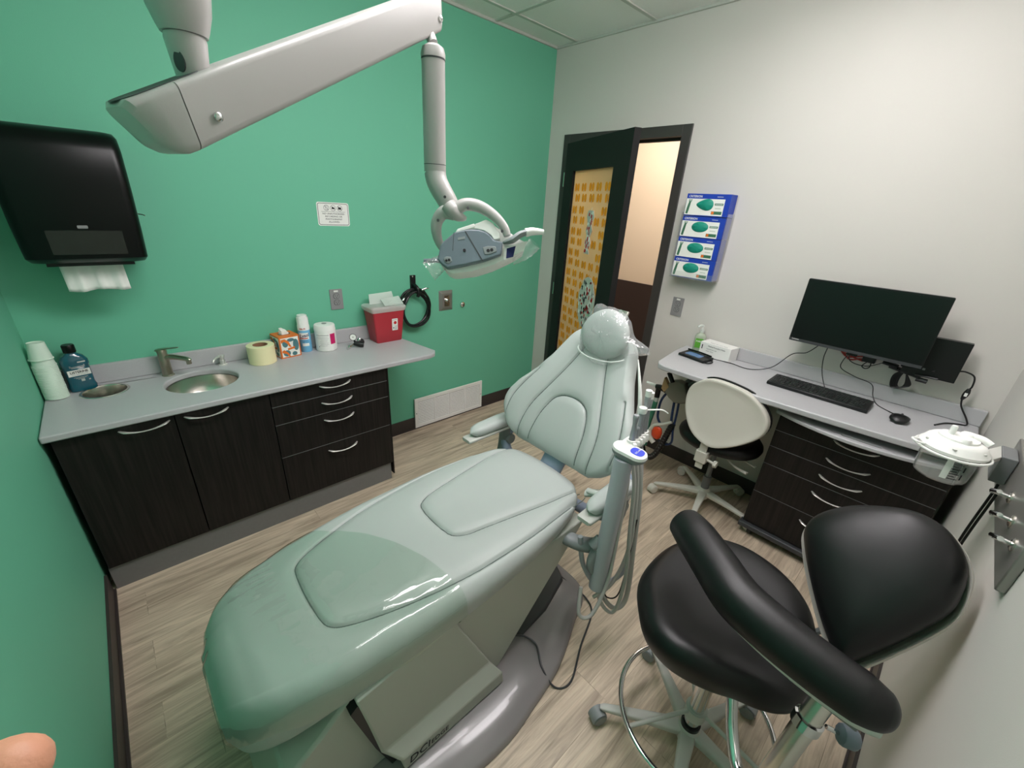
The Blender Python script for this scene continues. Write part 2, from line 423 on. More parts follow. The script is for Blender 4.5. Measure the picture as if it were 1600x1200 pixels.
# ceiling grid (tee bars)
b = nb()
for y in (2.735, 2.735 - 0.61, 2.735 - 1.22, 2.735 - 1.83, 2.735 - 2.44): box(b, 0, RX, y - 0.012, y + 0.012, RH - 0.006, RH)
struct('trim_1', b, CEILG, smooth=0)
b = nb()
for x in (2.535, 1.315, 0.095):
    box(b, x - 0.012, x + 0.012, 2.747, RY, RH - 0.006, RH)
for y0_, y1_ in ((2.137, 2.723), (0.917, 1.503), (0.307, 0.893), (1.527, 2.113)):
    for x in (2.535, 1.315, 0.095): box(b, x - 0.012, x + 0.012, y0_, y1_, RH - 0.006, RH)
struct('trim_2', b, CEILG, smooth=0)
b = nb()
box(b, 0, RX, RY - 0.016, RY, RH - 0.014, RH); box(b, RX - 0.016, RX, Y0, RY - 0.016, RH - 0.014, RH)
box(b, 0, 0.016, Y0, RY - 0.016, RH - 0.014, RH); box(b, 0.016, RX - 0.016, Y0, Y0 + 0.016, RH - 0.014, RH)
struct('trim_3', b, CEILG, smooth=0)
# baseboards
b = nb(); box(b, 1.40, RX, RY - 0.01, RY, 0, 0.1); box(b, 1.40, RX, RY - 0.016, RY - 0.01, 0, 0.012); struct('baseboard_back', b, BASEB, smooth=0)
b = nb(); box(b, 0, 0.01, Y0, 2.44, 0, 0.1); box(b, 0.01, 0.018, Y0, 2.44, 0, 0.012); struct('baseboard_left', b, BASEB, smooth=0)
b = nb(); box(b, RX - 0.01, RX, Y0, DY0 - 0.055, 0, 0.1); box(b, RX - 0.01, RX, DY1 + 0.055, RY - 0.01, 0, 0.1); struct('baseboard_right', b, BASEB, smooth=0)
b = nb(); box(b, 0.018, RX - 0.01, Y0, Y0 + 0.01, 0, 0.1); box(b, 0.018, RX - 0.01, Y0 + 0.01, Y0 + 0.016, 0, 0.012); struct('baseboard_front', b, BASEB, smooth=0)
# door frame
b = nb()
for y0_, y1_ in ((DY0 - 0.05, DY0 + 0.012), (DY1 - 0.012, DY1 + 0.05)): box(b, RX - 0.012, RX + 0.13, y0_, y1_, 0, DH + 0.05)
box(b, RX - 0.012, RX + 0.13, DY0 + 0.012, DY1 - 0.012, DH - 0.012, DH + 0.05)
# stop
box(b, RX + 0.05, RX + 0.075, DY0 + 0.012, DY0 + 0.027, 0, DH - 0.012); box(b, RX + 0.05, RX + 0.075, DY0 + 0.027, DY1 - 0.012, DH - 0.027, DH - 0.012)
fr = struct('trim_4', b, FRAMED, bevel=0.002)
b = nb(); box(b, RX - 0.001, RX + 0.02, DY0 + 0.0121, DY0 + 0.0135, 0.93, 1.08); link('strike_plate', b, STEEL, fr)
# hallway beyond the door
b = nb(); box(b, 4.55, 4.65, 0.8, 4.2, 0.98, 2.6); struct('wall_hall', b, HALLC, smooth=0)
b = nb(); box(b, 4.53, 4.65, 0.8, 4.2, 0, 0.98); struct('wall_hall_lower', b, HALLB, smooth=0)
b = nb(); box(b, RX + 0.12, 4.53, 4.1, 4.2, 0, 2.6); struct('wall_hall_end', b, HALLC, smooth=0)
b = nb(); box(b, RX + 0.12, 4.53, 0.8, 0.9, 0, 2.6); struct('wall_hall_near', b, HALLC, smooth=0)
b = nb(); box(b, RX + 0.12, 4.65, 0.8, 4.2, 2.6, 2.65); struct('ceiling_hall', b, CEILT, smooth=0)

# door leaf, ajar into the room
HX, HY = RX - 0.016, DY1 - 0.016
DA = math.radians(24.5); LWD = 0.905; LT = 0.044
du = Vector((-math.sin(DA), -math.cos(DA), 0)); dn = Vector((-math.cos(DA), math.sin(DA), 0))   # along leaf, room-side normal (faces camera)
LH = 2.121
def dpt(u, z, n=0.0): return Vector((HX, HY, 0)) + du * u + Vector((0, 0, z)) + dn * n
def dbox(bm, u0, u1, z0, z1, n0, n1):
    vs = [bm.verts.new(dpt(u, z, n)) for u in (u0, u1) for n in (n0, n1) for z in (z0, z1)]
    for f in ((0, 1, 3, 2), (4, 6, 7, 5), (0, 4, 5, 1), (2, 3, 7, 6), (0, 2, 6, 4), (1, 5, 7, 3)): bm.faces.new([vs[i] for i in f])
GU0, GU1, GZ0, GZ1 = 0.155, 0.725, 0.25, 1.932
door = bpy.data.objects.new('door_1', None); COL.objects.link(door); door.location = (HX, HY, 0.008); WL['door_1'] = Vector((HX, HY, 0.008)); door['kind'] = 'structure'
b = nb()
dbox(b, 0.012, GU0, 0.008, LH, -LT / 2, LT / 2); dbox(b, GU1, LWD, 0.008, LH, -LT / 2, LT / 2)
dbox(b, GU0, GU1, 0.008, GZ0, -LT / 2, LT / 2); dbox(b, GU0, GU1, GZ1, LH, -LT / 2, LT / 2)
link('leaf', b, DOORD, door, smooth=0)
b = nb(); dbox(b, GU0, GU1, GZ0, GZ1, -0.003, 0.003)
gl = link('glass_panel', b, CREAMG, door, smooth=0); gl['label'] = 'frosted door glass with rows of amber motifs'
b = nb()
for z0_ in (0.2, 1.0, 1.83): dbox(b, -0.004, 0.011, z0_, z0_ + 0.1, LT / 2 - 0.012, LT / 2 + 0.004)
link('hinge', b, STEEL, door)
b = nb()
pf = lambda u, z, n: tuple(dpt(u, z, n))
lathe(b, [(0.026, 0), (0.026, 0.006), (0.01, 0.008), (0.01, 0.05)], dpt(LWD - 0.06, 1.0, LT / 2), dn, 20)
tube(b, [dpt(LWD - 0.06, 1.0, LT / 2 + 0.045), dpt(LWD - 0.10, 1.0, LT / 2 + 0.048), dpt(LWD - 0.17, 0.998, LT / 2 + 0.045)], 0.008, 10)
lathe(b, [(0.026, 0), (0.026, 0.006), (0.01, 0.008), (0.01, 0.05)], dpt(LWD - 0.06, 1.0, -LT / 2), -dn, 20)
tube(b, [dpt(LWD - 0.06, 1.0, -LT / 2 - 0.045), dpt(LWD - 0.10, 1.0, -LT / 2 - 0.048), dpt(LWD - 0.17, 0.998, -LT / 2 - 0.045)], 0.008, 10)
link('door_handle', b, STEEL, door)
# amber motifs on the film: pairs of rounded wings around a stalk
b = nb(); b2 = nb()
row = 0; z = GZ1 - 0.11
while z > GZ0 + 0.06:
    for k in range(5):
        u = GU0 + 0.062 + 0.110 * k + (0.0 if row % 2 == 0 else 0.022) + random.uniform(-.006, .006)
        if u < GU0 + 0.04 or u > GU1 - 0.03: continue
        if 0.42 < u < 0.555 and 1.36 < z < 1.69: continue
        for s in (-1, 1):
            pts = [dpt(u + s * x, z + y, 0.0038) for x, y in ((0.004, -0.012), (0.014, -0.026), (0.030, -0.026), (0.037, -0.004), (0.034, 0.020), (0.022, 0.030), (0.010, 0.026), (0.004, 0.014))]
            b.faces.new([b.verts.new(p) for p in pts])
        quad(b2, [dpt(u - 0.002, z - 0.03, 0.0042), dpt(u + 0.002, z - 0.03, 0.0042), dpt(u + 0.002, z + 0.02, 0.0042), dpt(u - 0.002, z + 0.02, 0.0042)])
    z -= 0.070 if row % 2 == 0 else 0.080; row += 1
mo = link('printed_motifs', b, HOOKM, gl, smooth=0); link('motif_stalks', b2, AMB2, gl, smooth=0)
def hanging_foil(name, u0, u1, z0, z1, label, n, ms, rounded=False):
    r = root(name, dpt((u0 + u1) / 2, z0, 0.012), label, 'decoration')
    bms = [nb() for _ in ms]
    bb = nb()
    if not rounded: 
        seq = [(u0 + (u1 - u0) * a, z0 + (z1 - z0) * t) for a, t in ((.1, 0), (.9, 0), (.7, .12), (.95, .25), (.7, .4), (.95, .55), (.75, .7), (1, .86), (.85, 1), (.15, 1), (0, .86), (.25, .7), (.05, .55), (.3, .4), (.05, .25), (.3, .12))]
    else:
        seq = [((u0 + u1) / 2 + (u1 - u0) / 2 * math.cos(a) * (1 + .06 * math.sin(7 * a)), (z0 + z1) / 2 + (z1 - z0) / 2 * math.sin(a)) for a in np.linspace(0, 2 * PI, 28, endpoint=False)]
    prism(bb, [dpt(u, z, 0.008) for u, z in seq], dn * 0.004)
    link('backing', bb, SILVER, r, smooth=0)
    for i in range(n):
        k = random.randrange(len(ms)); t = random.random(); 
        if rounded:
            a = random.uniform(0, 2 * PI); q = random.uniform(0.2, 0.93)
            u = (u0 + u1) / 2 + (u1 - u0) / 2 * q * math.cos(a); z = (z0 + z1) / 2 + (z1 - z0) / 2 * q * math.sin(a)
        else:
            u = (u0 + u1) / 2 + (u1 - u0) * random.uniform(-.3, .3); z = z0 + (z1 - z0) * random.uniform(.05, .95)
        w = random.uniform(.005, .014); h = random.uniform(.008, .02)
        prism(bms[k], [dpt(u + w * x, z + h * y, 0.0121) for x, y in ((-1, -.6), (.7, -1), (1, .5), (-.4, 1))], dn * 0.001)
    for bm_, m_ in zip(bms, ms): link('patch', bm_, m_, r, smooth=0)
    bb = nb(); tube(bb, [dpt((u0 + u1) / 2, z1 - 0.01, 0.01), dpt((u0 + u1) / 2, z1 + 0.02, 0.006)], 0.0015, 6, k=1); link('hanging_tab', bb, SILVER, r)
    return r
hanging_foil('foil_banner', 0.435, 0.540, 1.385, 1.675, 'narrow red and white foil banner hung on the amber-patterned door glass', 34, [WHITEP, REDINK, WHITEPAPER, REDINK])
hanging_foil('foil_wreath', 0.455, 0.70, 0.86, 1.235, 'round-topped silver, red and black foil decoration low on the door glass', 90, [WHITEP, REDINK, INK, INKG], True)

# unseen fixtures above the camera; wrap-around shape added so glowing sides brighten the ceiling
for k, (lx, ly, sx_, sy_) in enumerate(LAMPS):
    cl = root('unseen_ceiling_light', (lx, ly, RH - 0.12), ('unseen ceiling light with an added wrap-around diffuser over the sink counter side of the room', 'unseen ceiling light with an added wrap-around diffuser over the desk side of the room')[k], 'ceiling light')
    b = nb(); loft(b, [[(lx + x, ly + y, z) for x, y in rrect(sx_ - d, sy_ - d, 0.03, 4)] for z, d in ((RH - 0.12, 0.06), (RH - 0.105, 0.02), (RH - 0.04, 0.0))]); link('diffuser', b, DIFF, cl)
    b = nb(); box(b, lx - sx_ / 2 - 0.012, lx + sx_ / 2 + 0.012, ly - sy_ / 2 - 0.012, ly + sy_ / 2 + 0.012, RH - 0.039, RH - 0.007); link('housing', b, CEILG, cl)
cl = root('hall_ceiling_light', (3.9, 2.25, 2.5), 'warm ceiling light in the hallway beyond the door', 'ceiling light')
b = nb(); box(b, 3.6, 4.2, 1.4, 3.1, 2.52, 2.56); link('diffuser', b, DIFFH, cl)
b = nb(); box(b, 3.58, 4.22, 1.38, 3.12, 2.561, 2.598); link('housing', b, CEILG, cl)

# ================================================================== SINK COUNTER
CF, CB, CZ = 2.411, RY - 0.002, 0.81
def fill_slab(bm, loops, z0, z1):
    es = []; 
    for lp in loops:
        vs = [bm.verts.new((x, y, z1)) for x, y in lp]
        es += [bm.edges.new((vs[i], vs[(i + 1) % len(vs)])) for i in range(len(vs))]
    r = bmesh.ops.triangle_fill(bm, use_beauty=True, use_dissolve=False, edges=es)
    fs = [g for g in r['geom'] if isinstance(g, bmesh.types.BMFace)]
    ex = bmesh.ops.extrude_face_region(bm, geom=fs)
    vs = [g for g in ex['geom'] if isinstance(g, bmesh.types.BMVert)]
    bmesh.ops.translate(bm, verts=vs, vec=(0, 0, z0 - z1))
def circ(cx, cy, r, n=48, ry=None): return [(cx + r * math.cos(2 * PI * i / n), cy + (ry or r) * math.sin(2 * PI * i / n)) for i in range(n)]
SK = (0.548, 2.70, 0.150); CH = (0.196, 2.792, 0.078)
ct = root('countertop', (0.85, 2.67, CZ - 0.028), 'grey laminate sink countertop with a round basin cutout against the green wall', 'countertop')
b = nb()
fill_slab(b, [[(0.004, CF), (1.665, CF), (1.715, CF + 0.02), (1.742, CF + 0.06), (1.672, CB), (0.004, CB)], circ(*SK), circ(*CH)], CZ - 0.028, CZ)
link('worktop', b, COUNTER, ct, bevel=0.006, bseg=3)
b = nb(); box(b, 0.004, 1.60, CB - 0.02, CB, CZ + 0.0005, CZ + 0.088); link('backsplash', b, COUNTER, ct, bevel=0.003)
# sink bowl and chute ring
b = nb(); prof = [(SK[2] + 0.004, 0.0), (SK[2] - 0.002, 0.001)] + [(SK[2] * math.cos(a) ** 0.6 * 0.985, -0.13 * math.sin(a)) for a in np.linspace(0.05, 1.35, 16)] + [(0.022, -0.131), (0.020, -0.134), (0.0, -0.134)]
lathe(b, prof, (SK[0], SK[1], CZ - 0.029), n=56)
si = tag(link('sink_basin', b, STEEL), 'round brushed steel basin set below the grey sink countertop', 'sink')
b = nb(); lathe(b, [(0.0, 0.004), (0.018, 0.004), (0.024, 0.001), (0.024, -0.002)], (SK[0], SK[1], CZ - 0.162), n=24); link('drain', b, CHROME, si)
b = nb(); lathe(b, [(CH[2] + 0.008, 0.001), (CH[2] + 0.006, 0.003), (CH[2] - 0.002, 0.002), (CH[2] - 0.004, -0.004), (CH[2] - 0.004, -0.09), (CH[2] - 0.001, -0.09), (CH[2] - 0.001, 0.0)], (CH[0], CH[1], CZ), n=48)
tag(link('waste_chute_ring', b, STEEL), 'small steel-rimmed round waste hole at the left end of the sink counter', 'waste chute')

def pull(bm, c, w, ax=(1, 0, 0), out=(0, -1, 0), droop=0.012, dep=0.026):
    """bowed bar handle: flattened tapered ends, arched away from the drawer"""
    A = Vector(ax); O = Vector(out); c = Vector(c); pts = []; r = []
    for t in np.linspace(-1, 1, 11):
        pts.append(c + A * (w / 2 * t) + O * (0.003 + dep * (1 - t * t) ** 0.6) + Vector((0, 0, -droop * (1 - t * t)))); r.append(0.0042 + 0.0055 * abs(t) ** 2.2 if abs(t) < 0.99 else 0.004)
    tube(bm, pts, r, 10, k=3, flat=0.6, up=(0, 0, 1))

# sink base cabinet: open-topped carcass, two doors
def carcass(bm, x0, x1, y0, y1, z0, z1, t=0.018):
    box(bm, x0, x0 + t, y0, y1, z0, z1); box(bm, x1 - t, x1, y0, y1, z0, z1)
    box(bm, x0 + t, x1 - t, y1 - t, y1, z0, z1); box(bm, x0 + t, x1 - t, y0, y1 - t, z0, z0 + t)
    box(bm, x0 + t, x1 - t, y0, y0 + t, z1 - 0.06, z1)
FY = 2.435
c1 = root('sink_cabinet', (0.38, 2.67, 0.125), 'dark wood two-door base cabinet under the sink against the left wall', 'cabinet')
b = nb(); carcass(b, 0.022, 0.765, FY + 0.02, CB, 0.125, CZ - 0.029); link('body', b, DWOOD, c1, smooth=0)
for x0, x1, hx in ((0.024, 0.393, 0.294), (0.397, 0.764, 0.51)):
    b = nb(); box(b, x0, x1, FY, FY + 0.019, 0.128, CZ - 0.034); d = link('door', b, DWOOD, c1, bevel=0.0015)
    b = nb(); pull(b, (hx, FY, 0.757), 0.165); link('handle', b, SATIN, d)
c2 = root('drawer_cabinet', (1.08, 2.67, 0.125), 'dark wood base cabinet of four drawers under the right half of the sink counter', 'cabinet')
b = nb(); carcass(b, 0.766, 1.385, FY + 0.02, CB, 0.125, CZ - 0.029); box(b, 1.385, 1.392, FY - 0.002, CB, 0.04, CZ - 0.029); link('body', b, DWOOD, c2, smooth=0)
b = nb()
for z_ in (0.697, 0.595, 0.402): box(b, 0.768, 1.384, FY + 0.001, FY + 0.019, z_ - 0.0015, z_ + 0.0015)
link('edge_strip', b, MIDG, c2, smooth=0)
for z0_, z1_, hz in ((0.6985, CZ - 0.034, 0.757), (0.5965, 0.6955, 0.66), (0.4035, 0.5935, 0.557), (0.128, 0.4005, 0.363)):
    b = nb(); box(b, 0.768, 1.384, FY, FY + 0.019, z0_, z1_); d = link('drawer', b, DWOOD, c2, bevel=0.0012)
    b = nb(); pull(b, (1.085, FY, hz), 0.165); link('handle', b, SATIN, d)
b = nb(); box(b, 0.02, 1.375, FY + 0.012, FY + 0.026, 0.0, 0.122); box(b, 1.361, 1.375, FY + 0.026, CB - 0.02, 0.0, 0.122)
tag(link('toe_kick', b, TOEK, bevel=0.001), 'grey wood-grain kick board under the dark sink cabinets', 'kick board')

# faucet
fc = root('faucet', (0.432, 2.862, CZ), 'brushed nickel single-lever faucet behind the round sink', 'faucet')
b = nb(); lathe(b, [(0.0, 0), (0.026, 0), (0.026, 0.004), (0.022, 0.008), (0.0215, 0.06), (0.021, 0.105), (0.019, 0.118), (0, 0.118)], (0.432, 2.862, CZ), n=28); link('body', b, NICKEL, fc)
sd = Vector((0.62, -0.60, 0)).normalized()
b = nb(); p0 = Vector((0.432, 2.862, CZ + 0.092)); tube(b, [p0, p0 + sd * 0.05 + Vector((0, 0, 0.006)), p0 + sd * 0.115 + Vector((0, 0, 0.0)), p0 + sd * 0.13 + Vector((0, 0, -0.008))], [0.015, 0.013, 0.0115, 0.010], 14, up=(0, 0, 1))
lathe(b, [(0.0, 0), (0.011, 0), (0.011, 0.018), (0, 0.018)], p0 + sd * 0.122 + Vector((0, 0, -0.024)), n=16); link('spout', b, NICKEL, fc)
b = nb(); p0 = Vector((0.432, 2.862, CZ + 0.118)); lathe(b, [(0, 0), (0.0205, 0), (0.021, 0.008), (0.017, 0.017), (0, 0.019)], p0, n=24)
tube(b, [p0 + Vector((-0.02, 0.01, 0.012)), p0 + Vector((0, 0, 0.017)), p0 + sd * 0.05 + Vector((0, 0, 0.026)), p0 + sd * 0.085 + Vector((0, 0, 0.031))], [0.016, 0.016, 0.012, 0.008], 12, flat=0.28, up=(0, 0, 1)); link('lever', b, NICKEL, fc)
# soap pump
sp = root('soap_pump', (0.668, 2.878, CZ), 'short chrome soap pump standing right of the sink', 'soap dispenser')
b = nb(); lathe(b, [(0, 0), (0.021, 0), (0.021, 0.004), (0.014, 0.007), (0.0125, 0.028), (0.009, 0.03), (0.009, 0.045), (0, 0.045)], (0.668, 2.878, CZ), n=24); link('base', b, SATIN, sp)
b = nb(); lathe(b, [(0, 0), (0.014, 0), (0.015, 0.012), (0, 0.014)], (0.668, 2.878, CZ + 0.043), n=20)
tube(b, [(0.668, 2.878, CZ + 0.05), (0.645, 2.858, CZ + 0.05), (0.628, 2.843, CZ + 0.044), (0.621, 2.837, CZ + 0.034)], 0.005, 10); link('spout', b, SATIN, sp)

# stack of paper cups leaning into the corner
cup_me = nb(); lathe(cup_me, [(0.0, 0.004), (0.0255, 0.004), (0.026, 0.0), (0.0265, 0.0), (0.036, 0.068), (0.0385, 0.069), (0.0385, 0.0725), (0.0355, 0.0735), (0.0345, 0.070), (0.0262, 0.006)], (0, 0, 0), n=32)
NC = 32
cups = []
cup0 = link('paper_cup', cup_me, CUP, origin=(0, 0, 0))
lean = Vector((-0.012, 0.026, 0))
for i in range(NC):
    o = cup0 if i == 0 else cup0.copy()
    if i: COL.objects.link(o)
    o.rotation_euler = (PI - 0.03, 0.03, 0.0)
    tilt = min(1, i / NC)
    zz = CZ + 0.0745 + 0.0046 * i + (0.024 if i == NC - 1 else 0)
    o.location = (0.047 - 0.004 * tilt + random.uniform(-.0006, .0006), 2.818 + 0.028 * tilt + random.uniform(-.0006, .0006), zz)
    ordn = ['', 'second', 'third', 'fourth', 'fifth', 'sixth', 'seventh', 'eighth', 'ninth', 'tenth', 'eleventh', 'twelfth', 'thirteenth', 'fourteenth', 'fifteenth', 'sixteenth', 'seventeenth', 'eighteenth', 'nineteenth', 'twentieth', 'twenty-first', 'twenty-second', 'twenty-third', 'twenty-fourth', 'twenty-fifth', 'twenty-sixth', 'twenty-seventh', 'twenty-eighth', 'twenty-ninth', 'thirtieth', 'thirty-first', 'last'][NC - 1 - i]
    tag(o, 'mint-white paper cup standing proud as the topmost of the stack in the corner' if i == NC - 1 else ('mint-white paper cup resting on the counter as the bottom of the corner stack' if i == 0 else 'mint-white paper cup, ' + ordn + ' from the top of the upside-down stack in the corner'), 'cup', 'paper cups stacked in the corner')
    cups.append(o)

# mouthwash bottle
def bottle_sections(c, prof, dirx, n=28, p=3.0):
    X = Vector(dirx).normalized(); Yv = Vector((0, 0, 1)).cross(X); secs = []
    for h, hw, hd in prof:
        s = []
        for j in range(n):
            a = 2 * PI * j / n; ca, sa = math.cos(a), math.sin(a)
            s.append(Vector(c) + X * (hw * math.copysign(abs(ca) ** (2 / p), ca)) + Yv * (hd * math.copysign(abs(sa) ** (2 / p), sa)) + Vector((0, 0, h)))
        secs.append(s)
    return secs
mc = (0.128, 2.868, CZ); mdx = (0.96, 0.22, 0)
mw = root('mouthwash_bottle', mc, 'teal mouthwash bottle with a black cap beside the paper cups', 'bottle')
b = nb(); loft(b, bottle_sections(mc, [(0.0, .040, .026), (0.004, .046, .031), (0.02, .048, .032), (0.028, .045, .030), (0.034, .044, .029), (0.115, .044, .029), (0.12, .047, .031), (0.14, .046, .030), (0.158, .036, .026), (0.168, .022, .02), (0.172, .018, .018), (0.178, .018, .018)], mdx)); link('body', b, MOUTH, mw)
b = nb(); lathe(b, [(0, 0), (0.021, 0), (0.0215, 0.004), (0.0215, 0.03), (0.019, 0.034), (0, 0.034)], (mc[0], mc[1], CZ + 0.176), n=28); link('cap', b, BLACKG, mw)
X = Vector(mdx).normalized(); N_ = X.cross(Vector((0, 0, 1)))
Mm = frame_mat(Vector(mc) + N_ * 0.0293 + Vector((0, 0, 0.088)), X, (0, 0, 1))
b = nb(); plate(b, Mm, 0.074, 0.027, 0.0008, 0.001); lb = link('label_panel', b, WHITEPAPER, mw)
text('brand_text', 'LISTERINE', Mm @ Matrix.Translation((0, 0.003, 0.0010)), 0.0145, INK, lb, sx=0.92, bold=0.0004)
text('small_text', 'COOL MINT ANTISEPTIC', Mm @ Matrix.Translation((0, -0.008, 0.0010)), 0.0048, INKG, lb)
b = nb()
for k in range(3): plate(b, Mm @ Matrix.Translation((0.0, 0.022 + 0.005 * k, 0)), 0.05 - 0.01 * (k == 0), 0.0016, 0.0006, 0.0003)
for k in range(3): plate(b, Mm @ Matrix.Translation((0.0, -0.021 - 0.004 * k, 0)), 0.046 - 0.012 * k, 0.0012, 0.0006, 0.0003)
plate(b, Mm @ Matrix.Translation((0.004, -0.036, 0)), 0.012, 0.010, 0.0006, 0.001); plate(b, Mm @ Matrix.Translation((0.026, -0.037, 0)), 0.006, 0.005, 0.0006, 0.001)
plate(b, Mm @ Matrix.Translation((0.018, 0.047, 0.001)), 0.026, 0.006, 0.0006, 0.002); link('printed_marks', b, FROST, lb)

# roll of barrier film
rc = (0.846, 2.812, CZ)
rl = root('film_roll', rc, 'wide roll of pale yellow barrier film with a cardboard core, lying flat on the counter', 'tape roll')
b = nb(); lathe(b, [(0.037, 0.0), (0.066, 0.0), (0.068, 0.002), (0.068, 0.098), (0.066, 0.100), (0.037, 0.100), (0.037, 0)], rc, n=44); link('film', b, TAPEY, rl)
b = nb(); lathe(b, [(0.034, 0.0), (0.0368, 0.0), (0.0368, 0.1005), (0.034, 0.1005), (0.034, 0.0)], rc, n=36); link('core', b, CARD, rl)

# tissue box
tx0, ty0 = 0.938, 2.80; ts = 0.112; ta = math.radians(8)
Tm = Matrix.Translation((tx0, ty0, CZ)) @ Matrix.Rotation(ta, 4, 'Z')
tb = root('tissue_box', (tx0 + ts / 2, ty0 + ts / 2, CZ), 'cube tissue box printed with orange, teal and white swirls', 'tissue box')
b = nb(); box(b, 0, ts, 0, ts, 0, 0.125, Tm); link('carton', b, ORANGE, tb, bevel=0.001)
b = nb(); b2 = nb(); b3 = nb()
def decal(bm, M, pts): prism(bm, [M @ Vector((x, y, 0)) for x, y in pts], (M.to_3x3() @ Vector((0, 0, 1))) * 0.0006)
for (ri, o_) in (((1, 0, 0), (0.0, -0.0004, 0)), ((0, -1, 0), (-0.0004, ts, 0))):
    Mf = Tm @ frame_mat(o_, ri, (0, 0, 1))
    decal(b, Mf, [(0.007, 0.007), (ts - 0.007, 0.007), (ts - 0.007, 0.117), (0.007, 0.117)])
    Mf2 = Mf @ Matrix.Translation((0, 0, 0.0007))
    for cx, cy, rx_, ry_ in ((0.03, 0.085, .016, .022), (0.088, 0.07, .016, .034), (0.033, 0.028, .02, .018), (0.075, 0.02, .014, .012), (0.062, 0.102, .02, .01)):
        decal(b2, Mf2, [(cx + rx_ * math.cos(t), cy + ry_ * math.sin(t)) for t in np.linspace(0, 2 * PI, 16, endpoint=False)])
    Mf3 = Mf @ Matrix.Translation((0, 0, 0.0014))
    for pts in ([(0.008, 0.11), (0.03, 0.112), (0.05, 0.095), (0.062, 0.06), (0.05, 0.065), (0.04, 0.085), (0.025, 0.098), (0.008, 0.09)], [(0.04, 0.045), (0.08, 0.05), (0.08, 0.062), (0.04, 0.056)], [(0.008, 0.045), (0.02, 0.05), (0.04, 0.03), (0.05, 0.008), (0.042, 0.008), (0.03, 0.025), (0.008, 0.035)]):
        decal(b3, Mf3, pts)
link('white_print', b, WHITEPAPER, tb, smooth=0); link('teal_print', b2, TEALD, tb, smooth=0); link('orange_print', b3, ORANGE, tb, smooth=0)
Mt = Tm @ Matrix.Translation((ts / 2, ts / 2, 0.1256))
b = nb(); decal(b, Mt, circ(0, 0, 0.034, 24, 0.022)); link('opening', b, DARKG, tb, smooth=0)
b = nb(); secs = []
for k in range(7):
    t = k / 6; s = []
    for j in range(20):
        a = 2 * PI * j / 20; rr = 0.026 * (1 - 0.75 * t ** 1.5) * (1 + 0.25 * math.sin(3 * a + 2 * k) * t + 0.1 * math.sin(5 * a))
        s.append(Mt @ Vector((rr * math.cos(a) - 0.006 * t - 0.012 * t * t, rr * 0.75 * math.sin(a) - 0.004 * t, 0.038 * t)))
    secs.append(s)
loft(b, secs); tag(link('tissue', b, WHITEPAPER), 'crumpled white tissue poking out of the orange tissue box', 'tissue')

def wrap_text(name, s, c, r, ang, z, size, m, parent, sx=1.0, bold=0.0, tilt=0.0, shear=0.0):
    """lettering bent round an upright cylinder"""
    cu = bpy.data.curves.new(name, 'FONT'); cu.body = s; cu.size = size; cu.align_x = 'CENTER'; cu.align_y = 'CENTER'; cu.offset = bold; cu.resolution_u = 2; cu.extrude = 0.0001; cu.shear = shear
    t = bpy.data.objects.new(name, cu); COL.objects.link(t)
    me = bpy.data.meshes.new_from_object(t.evaluated_get(bpy.context.evaluated_depsgraph_get())); bpy.data.objects.remove(t)
    me.materials.clear(); me.materials.append(m); me.transform(Matrix.Rotation(tilt, 4, 'Z'))
    w = wl(parent)
    for v in me.vertices:
        a = ang + v.co.x * sx / r; rr = r + v.co.z
        v.co = Vector((c[0] + rr * math.cos(a), c[1] + rr * math.sin(a), z + v.co.y)) - w
    o = bpy.data.objects.new(name, me); COL.objects.link(o); o.parent = parent; return o
def wrap_patch(bm, c, r, a0, a1, z0, z1, n=10, t=0.0004):
    pts = [(a0 + (a1 - a0) * i / n) for i in range(n + 1)]
    lo = [bm.verts.new((c[0] + (r + t) * math.cos(a), c[1] + (r + t) * math.sin(a), z0)) for a in pts]; hi = [bm.verts.new((c[0] + (r + t) * math.cos(a), c[1] + (r + t) * math.sin(a), z1)) for a in pts]
    for i in range(n): bm.faces.new((lo[i], lo[i + 1], hi[i + 1], hi[i]))
# disinfectant spray can
sc_ = (1.098, 2.878, CZ); av = math.atan2(CAM.y - sc_[1], CAM.x - sc_[0])
ac = root('spray_can', sc_, 'tall light-blue disinfectant spray can with a white cap behind the tissue box', 'spray can')
b = nb(); lathe(b, [(0, 0), (0.031, 0), (0.033, 0.003), (0.033, 0.150), (0.031, 0.158), (0, 0.158)], sc_, n=36); link('can', b, CYAN, ac)
b = nb(); lathe(b, [(0.0335, 0.132), (0.0335, 0.157), (0.0315, 0.16), (0.0315, 0.20), (0.030, 0.206), (0.027, 0.208), (0.027, 0.216), (0.0255, 0.219), (0, 0.219)], sc_, n=36); link('cap', b, WHITEP, ac)
b = nb(); wrap_patch(b, sc_, 0.0334, av - 0.95, av + 0.75, CZ + 0.078, CZ + 0.118); wrap_patch(b, sc_, 0.0334, av - .5, av + .6, CZ + 0.038, CZ + 0.055)
lab = link('label_panel', b, WHITEPAPER, ac)
wrap_text('brand_text', 'Lysol', sc_, 0.0342, av - 0.05, CZ + 0.101, 0.030, INKB, lab, 0.85, 0.0006, 0.12, 0.2)
b = nb(); wrap_patch(b, sc_, 0.0336, av - .9, av + .5, CZ + 0.082, CZ + 0.087, t=0.0008); link('red_stripe', b, REDINK, lab)
wrap_text('small_text', 'DISINFECTANT', sc_, 0.0342, av - 0.05, CZ + 0.07, 0.006, INKB, lab); wrap_text('small_text', 'SPRAY  KILLS', sc_, 0.0342, av, CZ + 0.061, 0.006, INKB, lab)
wrap_text('top_text', 'Kills 99', sc_, 0.0342, av - 0.2, CZ + 0.142, 0.012, REDINK, ac, 0.9, 0.0003)
